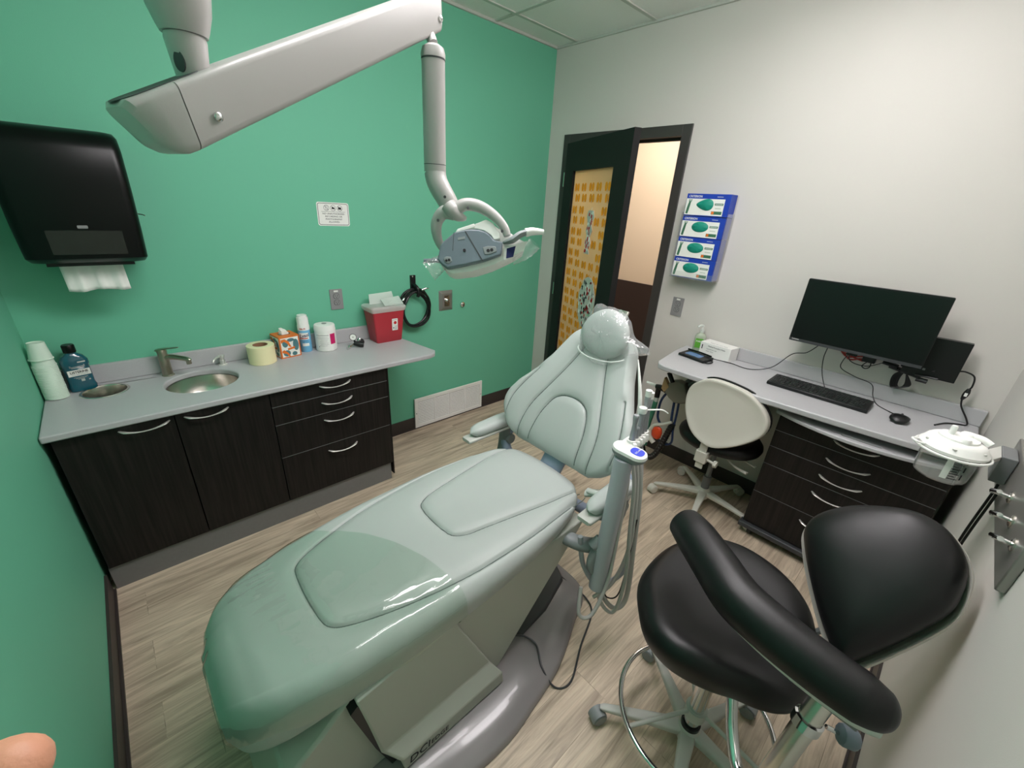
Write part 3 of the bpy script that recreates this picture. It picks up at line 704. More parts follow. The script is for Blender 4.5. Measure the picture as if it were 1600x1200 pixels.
# tub of wipes
wc = (1.207, 2.846, CZ); av = math.atan2(CAM.y - wc[1], CAM.x - wc[0])
wt = root('wipes_tub', wc, 'white tub of disinfecting wipes with a magenta label panel', 'tub')
b = nb(); lathe(b, [(0, 0), (0.056, 0), (0.0595, 0.004), (0.0595, 0.118), (0.058, 0.122), (0.058, 0.13), (0, 0.13)], wc, n=44); link('tub', b, WHITEP, wt)
b = nb(); lathe(b, [(0.0605, 0.121), (0.0605, 0.133), (0.059, 0.136), (0.059, 0.15), (0.056, 0.156), (0.045, 0.159), (0, 0.159)], wc, n=44); ld = link('lid', b, WHITEP, wt)
b = nb(); lathe(b, [(0, 0.1605), (0.014, 0.1605), (0.014, 0.159)], wc, n=20); link('cap_tab', b, GREYPL, ld)
b = nb(); wrap_patch(b, wc, 0.0598, av + 0.42, av + 1.0, CZ + 0.045, CZ + 0.108); link('magenta_panel', b, PINK, wt)
b = nb(); wrap_patch(b, wc, 0.0598, av - 0.95, av + 0.3, CZ + 0.100, CZ + 0.1025)
for k, (a0, a1) in enumerate(((-.9, .2), (-.9, .25), (-.5, .15), (-.6, .1), (-.6, .2), (-.55, .25), (-.7, .1))): wrap_patch(b, wc, 0.0598, av + a0, av + a1, CZ + 0.090 - 0.009 * k, CZ + 0.0912 - 0.009 * k)
wrap_patch(b, wc, 0.0598, av - 0.75, av - 0.68, CZ + 0.028, CZ + 0.034)
link('printed_lines', b, INKG, wt)

# pressure gauge / regulator lying on the counter
pgc = Vector((1.355, 2.79, CZ))
pg = root('pressure_regulator', pgc, 'small black regulator with a round white dial lying left of the red bin', 'pressure gauge')
b = nb(); tube(b, [pgc + Vector((0.0, 0.0, 0.026)), pgc + Vector((0.03, -0.018, 0.018)), pgc + Vector((0.048, -0.03, 0.016))], [0.014, 0.017, 0.014], 14)
tube(b, [pgc + Vector((0.02, -0.005, 0.024)), pgc + Vector((0.058, 0.008, 0.026))], [0.013, 0.018], 14, k=1); link('body', b, BLACKP, pg)
dd = (CAM - pgc).normalized(); gp = pgc + Vector((0.0, 0.008, 0.062))
b = nb(); lathe(b, [(0, -0.01), (0.020, -0.01), (0.021, 0.0), (0.021, 0.005), (0.0185, 0.005), (0.0185, 0.003), (0, 0.003)], gp, dd, n=28); tube(b, [gp - dd * 0.006, pgc + Vector((0.006, -0.002, 0.03))], 0.006, 10, k=1); link('gauge_case', b, BLACKG, pg)
b = nb(); lathe(b, [(0, 0.0035), (0.0183, 0.0035)], gp, dd, n=28); dl = link('dial', b, WHITEPAPER, pg)
b = nb(); lathe(b, [(0, 0.0045), (0.003, 0.0045), (0.003, 0.004)], gp, dd, n=12); link('needle_hub', b, INK, dl)
b = nb(); tube(b, [pgc + Vector((0.0, -0.002, 0.024)), pgc + Vector((-0.045, -0.028, 0.014))], 0.005, 10, k=1)
q = Vector((-0.045, -0.026, -0.008)).normalized(); lathe(b, [(0, 0), (0.010, 0), (0.011, 0.004), (0.010, 0.016), (0.006, 0.018), (0.006, 0.026), (0.009, 0.028), (0, 0.030)], pgc + Vector((-0.035, -0.022, 0.016)), q, n=18)
lathe(b, [(0, 0), (0.011, 0), (0.012, 0.012), (0.008, 0.02), (0, 0.02)], pgc + Vector((0.03, 0.005, 0.035)), Vector((0.5, -.1, .6)), n=18); link('fitting', b, CHROME, pg)

# sharps container
shx0, shx1, shy0, shy1 = 1.497, 1.685, 2.770, 2.893
sh = root('sharps_container', ((shx0 + shx1) / 2, (shy0 + shy1) / 2, CZ), 'red sharps container with a clear lid at the right end of the sink counter', 'sharps container')
b = nb(); cx, cy = (shx0 + shx1) / 2, (shy0 + shy1) / 2
loft(b, [[(x, y, CZ + h) for x, y in rrect(w, d, 0.012, 4, cx, cy)] for h, w, d in ((0, 0.172, 0.112), (0.003, 0.178, 0.117), (0.10, 0.198, 0.130), (0.208, 0.220, 0.144))]); link('bin', b, REDP, sh)
b = nb(); loft(b, [[(x, y, CZ + h) for x, y in rrect(w, d, 0.014, 4, cx, cy)] for h, w, d in ((0.202, 0.228, 0.150), (0.217, 0.242, 0.158), (0.230, 0.242, 0.158), (0.237, 0.228, 0.148), (0.239, 0.18, 0.10))]); ld = link('lid', b, FROST, sh)
b = nb()
prism(b, [(cx - 0.085, cy + 0.02, CZ + 0.239), (cx + 0.09, cy + 0.02, CZ + 0.239), (cx + 0.085, cy + 0.045, CZ + 0.305), (cx - 0.075, cy + 0.045, CZ + 0.298)], (0, 0.003, 0))
prism(b, [(cx - 0.02, cy - 0.055, CZ + 0.2395), (cx + 0.112, cy - 0.055, CZ + 0.2395), (cx + 0.118, cy + 0.015, CZ + 0.275), (cx - 0.01, cy + 0.02, CZ + 0.263)], (0, 0, 0.003)); link('flap', b, FROST, ld)
slope = 0.013 / 0.196
Ms = frame_mat((cx + 0.035, shy0 - 0.0085, CZ + 0.115), (1, 0, 0), (0, -slope * 1.0, 1)) 
b = nb(); plate(b, Ms, 0.04, 0.078, 0.0008, 0.002); lb = link('label_panel', b, WHITEPAPER, sh)
b = nb(); prism(b, [Ms @ Vector((x, y, 0.0009)) for x, y in circ(0.002, 0.012, 0.0105, 20)], (Ms.to_3x3() @ Vector((0, 0, 1))) * 0.0004); link('red_symbol', b, REDINK, lb)
text('label_text', 'BIOHAZARD', Ms @ Matrix.Translation((-0.001, 0.031, 0.0013)), 0.0055, INK, lb); text('label_text', 'SHARPS', Ms @ Matrix.Translation((0.008, -0.012, 0.0013)), 0.006, INKG, lb)
b = nb()
for k in range(4): plate(b, Ms @ Matrix.Translation((0.006, -0.02 - 0.004 * k, 0.0008)), 0.018, 0.0012, 0.0003, 0.0002)
plate(b, Ms @ Matrix.Translation((-0.010, -0.022, 0.0008)), 0.008, 0.009, 0.0003, 0.0005); link('printed_marks', b, INKG, lb)

# paper towel dispenser
pd = root('paper_towel_dispenser', (0.30, 2.80, 1.37), 'large glossy black paper towel dispenser mounted on the green wall', 'dispenser')
b = nb(); secs = []
for z_, x0, x1, yf in ((1.372, 0.150, 0.450, 2.74), (1.378, 0.132, 0.468, 2.705), (1.395, 0.122, 0.478, 2.682), (1.5, 0.118, 0.482, 2.672), (1.65, 0.116, 0.486, 2.668), (1.78, 0.118, 0.488, 2.678), (1.825, 0.122, 0.486, 2.70), (1.842, 0.132, 0.478, 2.73), (1.848, 0.15, 0.46, 2.78)):
    w = x1 - x0; d = 2.928 - yf; secs.append([(x, y, z_) for x, y in rrect(w, d, 0.035 if d > .1 else .02, 6, (x0 + x1) / 2, yf + d / 2)])
loft(b, secs); link('housing', b, BLACKG, pd)
b = nb(); box(b, 0.17, 0.43, 2.73, 2.90, 1.362, 1.373); link('chute', b, BLACKP, pd)
Mw = frame_mat((0.31, 2.6765, 1.455), (1, 0, 0), (0, -0.08, 1)); b = nb(); plate(b, Mw, 0.215, 0.088, 0.0015, 0.004); link('window_panel', b, mat('smoked_window', rgb(40, 42, 38), 0.25), pd)
Mw2 = frame_mat((0.308, 2.6725, 1.512), (1, 0, 0), (0, -0.06, 1)); b = nb(); plate(b, Mw2, 0.03, 0.011, 0.002, 0.003); bd = link('badge', b, GREYPL, pd)
b = nb(); lathe(b, [(0, 0), (0.006, 0), (0.006, 0.004), (0, 0.004)], (0.486, 2.83, 1.555), (1, 0, 0), n=12); tube(b, [(0.488, 2.83, 1.555), (0.505, 2.82, 1.553), (0.512, 2.812, 1.55)], 0.0025, 6, k=1); link('key', b, STEEL, pd)
b = nb(); n = 18; m_ = 8
vv = [[b.verts.new((0.198 + 0.192 * i / n + 0.004 * (j / m_), 2.782 - 0.006 * j / m_ + 0.006 * math.sin(i * 1.1) * (j / m_) + 0.003 * math.sin(i * 2.3 + 1), 1.375 - 0.118 * j / m_ - 0.004 * math.sin(i * 0.5) * (j / m_))) for j in range(m_ + 1)] for i in range(n + 1)]
for i in range(n):
    for j in range(m_): b.faces.new((vv[i][j], vv[i + 1][j], vv[i + 1][j + 1], vv[i][j + 1]))
o = tag(link('paper_towel', b, WHITEPAPER, smooth=180), 'white paper towel sheet hanging out of the black dispenser', 'paper towel'); md = o.modifiers.new('t', 'SOLIDIFY'); md.thickness = 0.0008

# NO UNAUTHORIZED RECORDING sign
Mg = frame_mat((1.370, RY - 0.0003, 1.572), (1, 0, 0), (0, 0, 1)); Mg = Mg @ Matrix.Rotation(math.radians(-0.5), 4, 'Z')
sg = root('notice_sign', (1.37, RY - 0.002, 1.51), 'small white notice with three round pictograms on the green wall', 'sign')
b = nb(); plate(b, Mg, 0.183, 0.125, 0.002, 0.012); link('board', b, WHITEP, sg)
b = nb(); o1 = rrect(0.173, 0.115, 0.010, 4); o2 = rrect(0.168, 0.110, 0.008, 4); n = len(o1)
for i in range(n): quad(b, [Mg @ Vector((x, y, 0.0023)) for x, y in (o1[i], o1[(i + 1) % n], o2[(i + 1) % n], o2[i])])
quad(b, [Mg @ Vector((x, y, 0.0023)) for x, y in ((-0.068, 0.0125), (0.068, 0.0125), (0.068, 0.0138), (-0.068, 0.0138))]); link('border_line', b, INK, sg, smooth=0)
b = nb()
for cx in (-0.038, 0.0, 0.038):
    Mc = Mg @ Matrix.Translation((cx, 0.033, 0))
    a_, b_ = circ(0, 0, 0.0155, 28), circ(0, 0, 0.0138, 28)
    for i in range(28): quad(b, [Mc @ Vector((x, y, 0.0024)) for x, y in (a_[i], a_[(i + 1) % 28], b_[(i + 1) % 28], b_[i])])
    quad(b, [Mc @ Vector((x, y, 0.0026)) for x, y in ((-0.0105, 0.0093), (-0.0093, 0.0105), (0.0105, -0.0093), (0.0093, -0.0105))])
Mc = Mg @ Matrix.Translation((-0.038, 0.033, 0))
o1, o2 = rrect(0.012, 0.019, 0.002, 3), rrect(0.0095, 0.0165, 0.0015, 3)
for i in range(len(o1)): quad(b, [Mc @ Vector((x, y, 0.0025)) for x, y in (o1[i], o1[(i + 1) % 16], o2[(i + 1) % 16], o2[i])])
Mc = Mg @ Matrix.Translation((0, 0.033, 0)); plate(b, Mc @ Matrix.Translation((-0.001, -0.001, 0.0022)), 0.014, 0.009, 0.0003, 0.002); plate(b, Mc @ Matrix.Translation((0.0075, -0.001, 0.0022)), 0.004, 0.006, 0.0003, 0.0005); plate(b, Mc @ Matrix.Translation((-0.002, 0.005, 0.0022)), 0.006, 0.004, 0.0003, 0.0015)
Mc = Mg @ Matrix.Translation((0.038, 0.033, 0)); plate(b, Mc @ Matrix.Translation((0, -0.001, 0.0022)), 0.018, 0.012, 0.0003, 0.0015); plate(b, Mc @ Matrix.Translation((-0.004, 0.006, 0.0022)), 0.005, 0.003, 0.0003, 0.0005)
link('pictograms', b, INK, sg, smooth=0)
for k, s in enumerate(('NO UNAUTHORIZED', 'RECORDING OR', 'PHOTOGRAPHY', 'ALLOWED')): text('notice_text', s, Mg @ Matrix.Translation((0, 0.002 - 0.0145 * k, 0.0023)), 0.0125, INK, sg, sx=1.05)

# outlets
def outlet(c, right, up, label):
    M = frame_mat(c, right, up); r = root('wall_outlet', Vector(c), label, 'outlet')
    b = nb(); plate(b, M, 0.078, 0.125, 0.005, 0.004); pl = link('cover_plate', b, GREYPL, r, bevel=0.0012)
    for s in (0.0195, -0.0195):
        b = nb(); plate(b, M @ Matrix.Translation((0, s, 0.0045)), 0.034, 0.029, 0.0025, 0.012); rc_ = link('receptacle', b, GREYPL, r, bevel=0.0006)
        b = nb()
        for x in (-0.0065, 0.0065): plate(b, M @ Matrix.Translation((x, s + 0.003, 0.0071)), 0.0022, 0.009, 0.0003, 0.0004)
        plate(b, M @ Matrix.Translation((0, s - 0.008, 0.0071)), 0.005, 0.005, 0.0003, 0.002); link('slots', b, EMBOSS, rc_)
    b = nb()
    for s in (0.0195, -0.0195): plate(b, M @ Matrix.Translation((0, s, 0.0044)), 0.0375, 0.0325, 0.0008, 0.013)
    link('receptacle_gap', b, EMBOSS, r)
    b = nb(); plate(b, M @ Matrix.Translation((0, 0.05, 0.0051)), 0.026, 0.010, 0.0004, 0.001); link('circuit_sticker', b, WHITEPAPER, r)
    return r
outlet((1.330, RY - 0.0005, 1.086), (1, 0, 0), (0, 0, 1), 'grey duplex outlet on the green wall above the wipes tub')
outlet((RX - 0.0005, 1.610, 1.108), (0, -1, 0), (0, 0, 1), 'grey duplex outlet on the white wall below the glove boxes')
# key-switch plate and knob
M = frame_mat((2.14, RY - 0.0005, 0.997), (1, 0, 0), (0, 0, 1))
ks = root('key_switch_plate', (2.14, RY - 0.001, 0.92), 'square stainless switch plate with a round key barrel on the green wall', 'switch')
b = nb(); lo = [(x, y, 0) for x, y in rrect(0.122, 0.15, 0.002, 1)]; hi = [(x, y, 0.016) for x, y in rrect(0.078, 0.106, 0.001, 1)]
loft(b, [[M @ Vector(p) for p in lo], [M @ Vector(p) for p in hi]]); link('cover_plate', b, PLATE, ks, smooth=20)
b = nb(); plate(b, M @ Matrix.Translation((0, 0, 0.016)), 0.045, 0.082, 0.002, 0.001); link('insert', b, STEEL, ks)
b = nb(); lathe(b, [(0, 0.018), (0.013, 0.018), (0.013, 0.026), (0.009, 0.03), (0.009, 0.04), (0, 0.041)], M.translation + Vector((0, 0, 0.004)), (0, -1, 0), n=24); link('key_barrel', b, CHROME, ks)
b = nb()
for s in (0.034, -0.034): plate(b, M @ Matrix.Translation((0, s, 0.0182)), 0.022, 0.003, 0.0004, 0.001)
link('slots', b, EMBOSS, ks)
b = nb(); lathe(b, [(0, 0), (0.021, 0), (0.022, 0.006), (0.019, 0.012), (0.012, 0.015), (0.012, 0.020), (0.008, 0.022), (0, 0.022)], (2.292, RY - 0.0005, 0.952), (0, -1, 0), n=28)
kb_ = tag(link('wall_port', b, CHROME), 'round chrome wall fitting right of the key switch plate', 'wall fitting')
b = nb(); lathe(b, [(0, 0.0225), (0.006, 0.0225)], (2.292, RY - 0.0005, 0.952), (0, -1, 0), n=16); link('bore', b, EMBOSS, kb_)

# return-air grille
gx0, gx1, gz0, gz1 = 1.83, 2.50, 0.012, 0.263
gr = root('air_grille', (2.165, RY - 0.02, 0.012), 'white return-air grille with four louvred panels low on the green wall', 'vent')
b = nb(); yb = RY - 0.0105; yf = RY - 0.022
box(b, gx0, gx1, yf, yb, gz0, gz0 + 0.025); box(b, gx0, gx1, yf, yb, gz1 - 0.025, gz1); box(b, gx0, gx0 + 0.028, yf, yb, gz0 + 0.025, gz1 - 0.025); box(b, gx1 - 0.028, gx1, yf, yb, gz0 + 0.025, gz1 - 0.025)
w4 = (gx1 - gx0 - 0.056) / 4
for k in range(1, 4): box(b, gx0 + 0.028 + w4 * k - 0.005, gx0 + 0.028 + w4 * k + 0.005, yf + 0.001, yb, gz0 + 0.025, gz1 - 0.025)
link('frame', b, WHITEP, gr, bevel=0.001)
b = nb(); NS = 15
for k in range(NS):
    z_ = gz0 + 0.029 + (gz1 - gz0 - 0.056) * k / (NS - 1)
    quad(b, [(gx0 + 0.028, yf + 0.002, z_ - 0.0045), (gx1 - 0.028, yf + 0.002, z_ - 0.0045), (gx1 - 0.028, yf + 0.009, z_ + 0.0035), (gx0 + 0.028, yf + 0.009, z_ + 0.0035)])
o = link('louvres', b, WHITEP, gr, smooth=0); md = o.modifiers.new('t', 'SOLIDIFY'); md.thickness = 0.001
b = nb(); box(b, gx0 + 0.028, gx1 - 0.028, yb - 0.001, yb, gz0 + 0.025, gz1 - 0.025); link('dark_cavity', b, EMBOSS, gr, smooth=0)
b = nb()
for x in (gx0 + 0.012, gx1 - 0.012): lathe(b, [(0, 0.002), (0.0035, 0.002), (0.0035, 0)], (x, yf, (gz0 + gz1) / 2), (0, -1, 0), n=10)
link('screw', b, DARKG, gr)

# black hose coil hung on a wall clip
hk = root('wall_hose_clip', (1.865, RY - 0.02, 1.09), 'black wall clip holding the coiled hose on the green wall', 'hook')
b = nb(); box(b, 1.845, 1.885, RY - 0.012, RY - 0.001, 1.08, 1.20); tube(b, [(1.865, RY - 0.012, 1.14), (1.872, RY - 0.05, 1.12), (1.875, RY - 0.06, 1.085), (1.872, RY - 0.055, 1.06)], 0.012, 10); link('clip', b, BLACKP, hk, bevel=0.002)
b = nb(); lathe(b, [(0, 0), (0.006, 0), (0.005, 0.006), (0, 0.007)], (1.86, RY - 0.012, 1.192), (0, -1, 0), n=14); link('screw', b, STEEL, hk)
hc = root('coiled_air_hose', (1.87, RY - 0.03, 0.86), 'coiled black air hose with silver couplings hanging beside the sharps container', 'hose')
b = nb(); ccx, ccz = 1.862, 0.985; pts = []
for k in range(4):
    for j in range(14):
        a = PI / 2 + 2 * PI * j / 14 + (0.35 * k); rr = 0.105 + 0.008 * math.sin(1.7 * k + 1) + 0.006 * math.sin(3 * a + k)
        pts.append((ccx + rr * math.cos(a) + 0.008 * math.sin(k * 2.0), RY - 0.022 - 0.011 * k, ccz + rr * 1.18 * math.sin(a) - 0.006 * k))
tube(b, pts, 0.0075, 8, k=3); link('hose', b, BLACKP, hc)
b = nb(); tube(b, [(1.80, RY - 0.03, 1.06), (1.775, RY - 0.035, 1.05), (1.765, RY - 0.035, 1.04)], 0.010, 10, k=1); tube(b, [(1.90, RY - 0.06, 1.105), (1.935, RY - 0.062, 1.115)], 0.009, 10, k=1); tube(b, [(1.935, RY - 0.062, 1.115), (1.955, RY - 0.062, 1.113)], 0.004, 8, k=1); link('coupling', b, CHROME, hc)

# ================================================================== DESK SIDE
DZ = 0.868; DXB = RX - 0.002
dk = root('computer_desk', (2.88, 0.75, DZ - 0.03), 'long grey laminate desk worktop along the white wall', 'desk')
b = nb(); fill_slab(b, [[(2.665, 0.055), (2.635, 0.30), (2.615, 0.55), (2.600, 0.85), (2.598, 1.15), (2.600, 1.36), (2.615, 1.405), (2.66, 1.43), (2.95, 1.475), (DXB, 1.485), (DXB, 0.055)]], DZ - 0.03, DZ)
link('worktop', b, COUNTER, dk, bevel=0.006, bseg=3)
b = nb(); box(b, DXB - 0.02, DXB, 0.055, 1.26, DZ + 0.0005, DZ + 0.078); link('backsplash', b, COUNTER, dk, bevel=0.003)
b = nb(); box(b, DXB - 0.03, DXB - 0.005, 1.30, 1.33, DZ - 0.12, DZ - 0.031); box(b, 2.80, DXB - 0.03, 1.30, 1.33, DZ - 0.045, DZ - 0.031); link('bracket', b, BLACKP, dk)
# black modesty/side panel under the desk left of the drawers
dc = root('desk_drawer_cabinet', (2.92, 0.43, 0.03), 'tall dark wood cabinet of drawers under the right half of the desk', 'cabinet')
b = nb(); DXF = 2.72; cy0, cy1 = 0.075, 0.745
box(b, DXF + 0.02, DXB - 0.02, cy0, cy1, 0.075, 0.80); link('body', b, DWOOD, dc, smooth=0)
b = nb(); box(b, DXF - 0.025, DXB - 0.03, cy0, cy1 + 0.012, 0.045, 0.075); link('plinth', b, DARKG, dc, bevel=0.006)
for k, (x, y) in enumerate(((DXF + 0.02, cy1 - 0.05), (DXF + 0.02, cy0 + 0.06), (DXB - 0.09, cy1 - 0.05), (DXB - 0.09, cy0 + 0.06))):
    b = nb(); lathe(b, [(0, -0.012), (0.02, -0.012), (0.022, -0.006), (0.022, 0.006), (0.02, 0.012), (0, 0.012)], (x, y, 0.0225), (0, 1, 0), n=20); tube(b, [(x, y, 0.028), (x, y, 0.045)], 0.009, 8, k=1); link('caster', b, BLACKP, dc)
for z0_, z1_, hz in ((0.682, 0.775, 0.735), (0.585, 0.678, 0.632), (0.478, 0.581, 0.535), (0.293, 0.474, 0.43), (0.080, 0.289, 0.245)):
    b = nb(); box(b, DXF, DXF + 0.019, cy0 + 0.002, cy1 - 0.002, z0_, z1_); d = link('drawer', b, DWOOD, dc, bevel=0.0012)
    b = nb(); pull(b, (DXF, 0.41, hz), 0.175, (0, 1, 0), (-1, 0, 0)); link('handle', b, SATIN, d)
b = nb()
for z_ in (0.68, 0.583, 0.476, 0.291): box(b, DXF + 0.001, DXF + 0.019, cy0 + 0.002, cy1 - 0.002, z_ - 0.0012, z_ + 0.0012)
link('edge_strip', b, MIDG, dc, smooth=0)
tr = root('pull_out_shelf', (2.80, 0.43, 0.782), 'grey pull-out shelf with a slot grip above the desk drawers', 'shelf')
b = nb()
out = [(2.98, 0.10)] + [(2.688 - 0.085 * (1 - ((y - 0.43) / 0.33) ** 2), y) for y in np.linspace(0.10, 0.76, 14)] + [(2.98, 0.76)]
slot = [(x, y) for y, x in rrect(0.15, 0.018, 0.008, 4, 0.40, 2.648)]
fill_slab(b, [out, slot], 0.782, 0.80); link('shelf', b, COUNTER, tr, bevel=0.004, bseg=3)
b = nb(); box(b, 2.99, DXB - 0.03, 0.12, 0.74, 0.785, 0.80); link('back_rail', b, DARKG, tr)

# keyboard
def kpt(u, v):  # u along y (left->right in view = decreasing y)
    return Vector((2.905 + u, 0.655 + v, DZ))
kroot = root('keyboard', (2.905, 0.655, DZ), 'black wired keyboard lying on the desk below the monitor', 'keyboard')
Mk = Matrix.Translation((2.905, 0.655, DZ)) @ Matrix.Rotation(math.radians(-0.8) - PI / 2, 4, 'Z')
KL, KW = 0.445, 0.150
b = nb(); vs = box(b, -KL / 2, KL / 2, -KW / 2, KW / 2, 0.001, 0.018)
for v in vs:
    if v.co.y > 0 and v.co.z > 0.01: v.co.z += 0.008
bmesh.ops.transform(b, matrix=Mk, verts=b.verts); link('case', b, BLACKP, kroot, bevel=0.003)
b = nb(); kh = lambda y: 0.0225 + 0.008 * (y / KW)
for r_ in range(6):
    y = -KW / 2 + 0.017 + r_ * 0.0225 + (0.004 if r_ == 5 else 0); x = -KL / 2 + 0.012
    segs = [(15, 0.0188, 0), (3, 0.0188, 0.008), (4, 0.0188, 0.008)]
    if r_ == 0: rowk = [0.024] * 3 + [0.112] + [0.024] * 4 + [None] + [0.0188] * 3 + [None] + [0.0376, 0.0188, 0.0188]
    else: rowk = [0.026 if r_ in (1, 2, 3) else 0.0188] + [0.0188] * 12 + [0.030] + [None] + [0.0188] * 3 + [None] + [0.0188] * 4
    for w in rowk:
        if w is None: x += 0.007; continue
        if x + w > KL / 2 - 0.006: break
        z0 = kh(y)
        a = [b.verts.new((x + 0.001 + dx * (w - 0.002), y - 0.0095 + dy * 0.019, z0 - 0.003)) for dx, dy in ((0, 0), (1, 0), (1, 1), (0, 1))]
        c_ = [b.verts.new((x + 0.003 + dx * (w - 0.006), y - 0.0075 + dy * 0.015, z0 + 0.003)) for dx, dy in ((0, 0), (1, 0), (1, 1), (0, 1))]
        b.faces.new(c_)
        for i in range(4): b.faces.new((a[i], a[(i + 1) % 4], c_[(i + 1) % 4], c_[i]))
        x += w
bmesh.ops.transform(b, matrix=Mk, verts=b.verts); o = link('keys', b, BLACKP, kroot, smooth=0); o['kind'] = 'stuff'
# mouse
mr = root('computer_mouse', (2.865, 0.318, DZ), 'black computer mouse at the right end of the desk', 'mouse')
b = nb(); secs = []
for t in np.linspace(0, 1, 11):
    s = []; L_ = 0.105; w = 0.031 * (1 - abs(2 * t - 1) ** 4) ** 0.5 + 0.004; h = 0.033 * (math.sin(PI * min(1, t * 0.85 + 0.12)) ** 0.7) * (1 if 0 < t < 1 else 0.5)
    for j in range(16):
        a = 2 * PI * j / 16; s.append(Vector((math.cos(a) * w, -L_ / 2 + L_ * t, max(0, 0.002 + h * 0.5 + h * 0.5 * math.sin(a)))))
    secs.append(s)
loft(b, secs); Mo = Matrix.Translation((2.865, 0.318, DZ)) @ Matrix.Rotation(math.radians(-95), 4, 'Z'); bmesh.ops.transform(b, matrix=Mo, verts=b.verts); link('shell', b, BLACKP, mr)
b = nb(); lathe(b, [(0, -0.004), (0.009, -0.004), (0.010, 0), (0.009, 0.004), (0, 0.004)], Mo @ Vector((0, 0.022, 0.024)), Mo.to_3x3() @ Vector((1, 0, 0)), n=14); link('scroll_wheel', b, DARKG, mr)
# signature pad
sgp = root('signature_pad', (2.91, 1.315, DZ), 'black signature pad with a blue display on the left of the desk', 'signature pad')
Mp = Matrix.Translation((2.912, 1.318, DZ)) @ Matrix.Rotation(math.radians(-100), 4, 'Z')
b = nb(); vs = box(b, -0.09, 0.09, -0.052, 0.052, 0.001, 0.016)
for v in vs:
    if v.co.y > 0 and v.co.z > 0.01: v.co.z += 0.008
bmesh.ops.transform(b, matrix=Mp, verts=b.verts); link('case', b, BLACKP, sgp, bevel=0.004)
b = nb(); quad(b, [Mp @ Vector(p) for p in ((-0.06, -0.03, 0.0185), (0.045, -0.03, 0.0185), (0.045, 0.025, 0.0228), (-0.06, 0.025, 0.0228))]); link('display', b, BLUELCD, sgp, smooth=0)
b = nb(); tube(b, [Mp @ Vector(p) for p in ((-0.085, 0.038, 0.030), (0, 0.042, 0.031), (0.08, 0.038, 0.030))], 0.005, 8); tube(b, [Mp @ Vector(p) for p in ((0.085, -0.05, 0.01), (0.11, -0.04, 0.008), (0.112, 0.01, 0.008), (0.088, 0.02, 0.012))], 0.0035, 8); link('stylus', b, BLACKG, sgp)
# box of masks
bx = root('mask_box', (3.06, 1.245, DZ), 'white cardboard box of supplies on the left end of the desk', 'box')
Mb = Matrix.Translation((3.06, 1.245, DZ)) @ Matrix.Rotation(math.radians(-97), 4, 'Z')
b = nb(); box(b, -0.10, 0.10, -0.05, 0.05, 0.0005, 0.085, Mb); link('carton', b, WHITEP, bx, bevel=0.0012)
Mb2 = Mb @ frame_mat((0, -0.0504, 0.04), (1, 0, 0), (0, 0, 1))
text('box_text', 'Medical Procedure Masks', Mb2 @ Matrix.Translation((0.01, 0.026, 0.0)), 0.011, INK, bx); text('box_text', 'Disposable face mask', Mb2 @ Matrix.Translation((-0.02, 0.008, 0)), 0.008, INKG, bx); text('box_text', 'Level 2   50 pcs', Mb2 @ Matrix.Translation((-0.03, -0.006, 0)), 0.008, INKG, bx)
b = nb(); plate(b, Mb2 @ Matrix.Translation((-0.085, 0.014, -0.0002)), 0.006, 0.028, 0.0004, 0.0005); link('bar_mark', b, INK, bx)
Mb3 = Mb @ frame_mat((0, 0, 0.0852), (1, 0, 0), (0, 1, 0)); text('box_text', 'Medical Procedure Masks', Mb3 @ Matrix.Translation((0.01, -0.03, 0)), 0.011, INKG, bx)
# hand sanitizer
hs = (3.085, 1.385, DZ)
hz_ = root('hand_sanitizer_bottle', hs, 'clear green hand sanitizer pump bottle behind the white box', 'bottle')
b = nb(); loft(b, bottle_sections(hs, [(0.001, .030, .020), (0.005, .034, .023), (0.095, .034, .023), (0.11, .028, .02), (0.118, .014, .014), (0.126, .013, .013)], (-0.2, 1, 0))); link('body', b, SANI, hz_)
b = nb(); X = Vector((0.3, -1, 0)).normalized(); nn = Vector((-1, -0.3, 0)).normalized(); Mh = frame_mat(Vector(hs) + nn * 0.0245 + Vector((0, 0, 0.055)), X, (0, 0, 1)); plate(b, Mh, 0.046, 0.062, 0.0006, 0.003); lb = link('label_panel', b, mat('green_label', rgb(96, 168, 60), 0.4), hz_)
text('brand_text', 'PURELL', Mh @ Matrix.Translation((0, 0.012, 0.0008)), 0.013, WHITEP, lb, sx=0.85, bold=0.0003)
b = nb(); lathe(b, [(0, 0), (0.015, 0), (0.015, 0.016), (0.006, 0.018), (0.005, 0.045), (0, 0.045)], (hs[0], hs[1], DZ + 0.124), n=18); tube(b, [(hs[0], hs[1], DZ + 0.167), (hs[0] - 0.018, hs[1] + 0.01, DZ + 0.169), (hs[0] - 0.034, hs[1] + 0.018, DZ + 0.160)], 0.006, 10); link('pump', b, FROST, hz_)

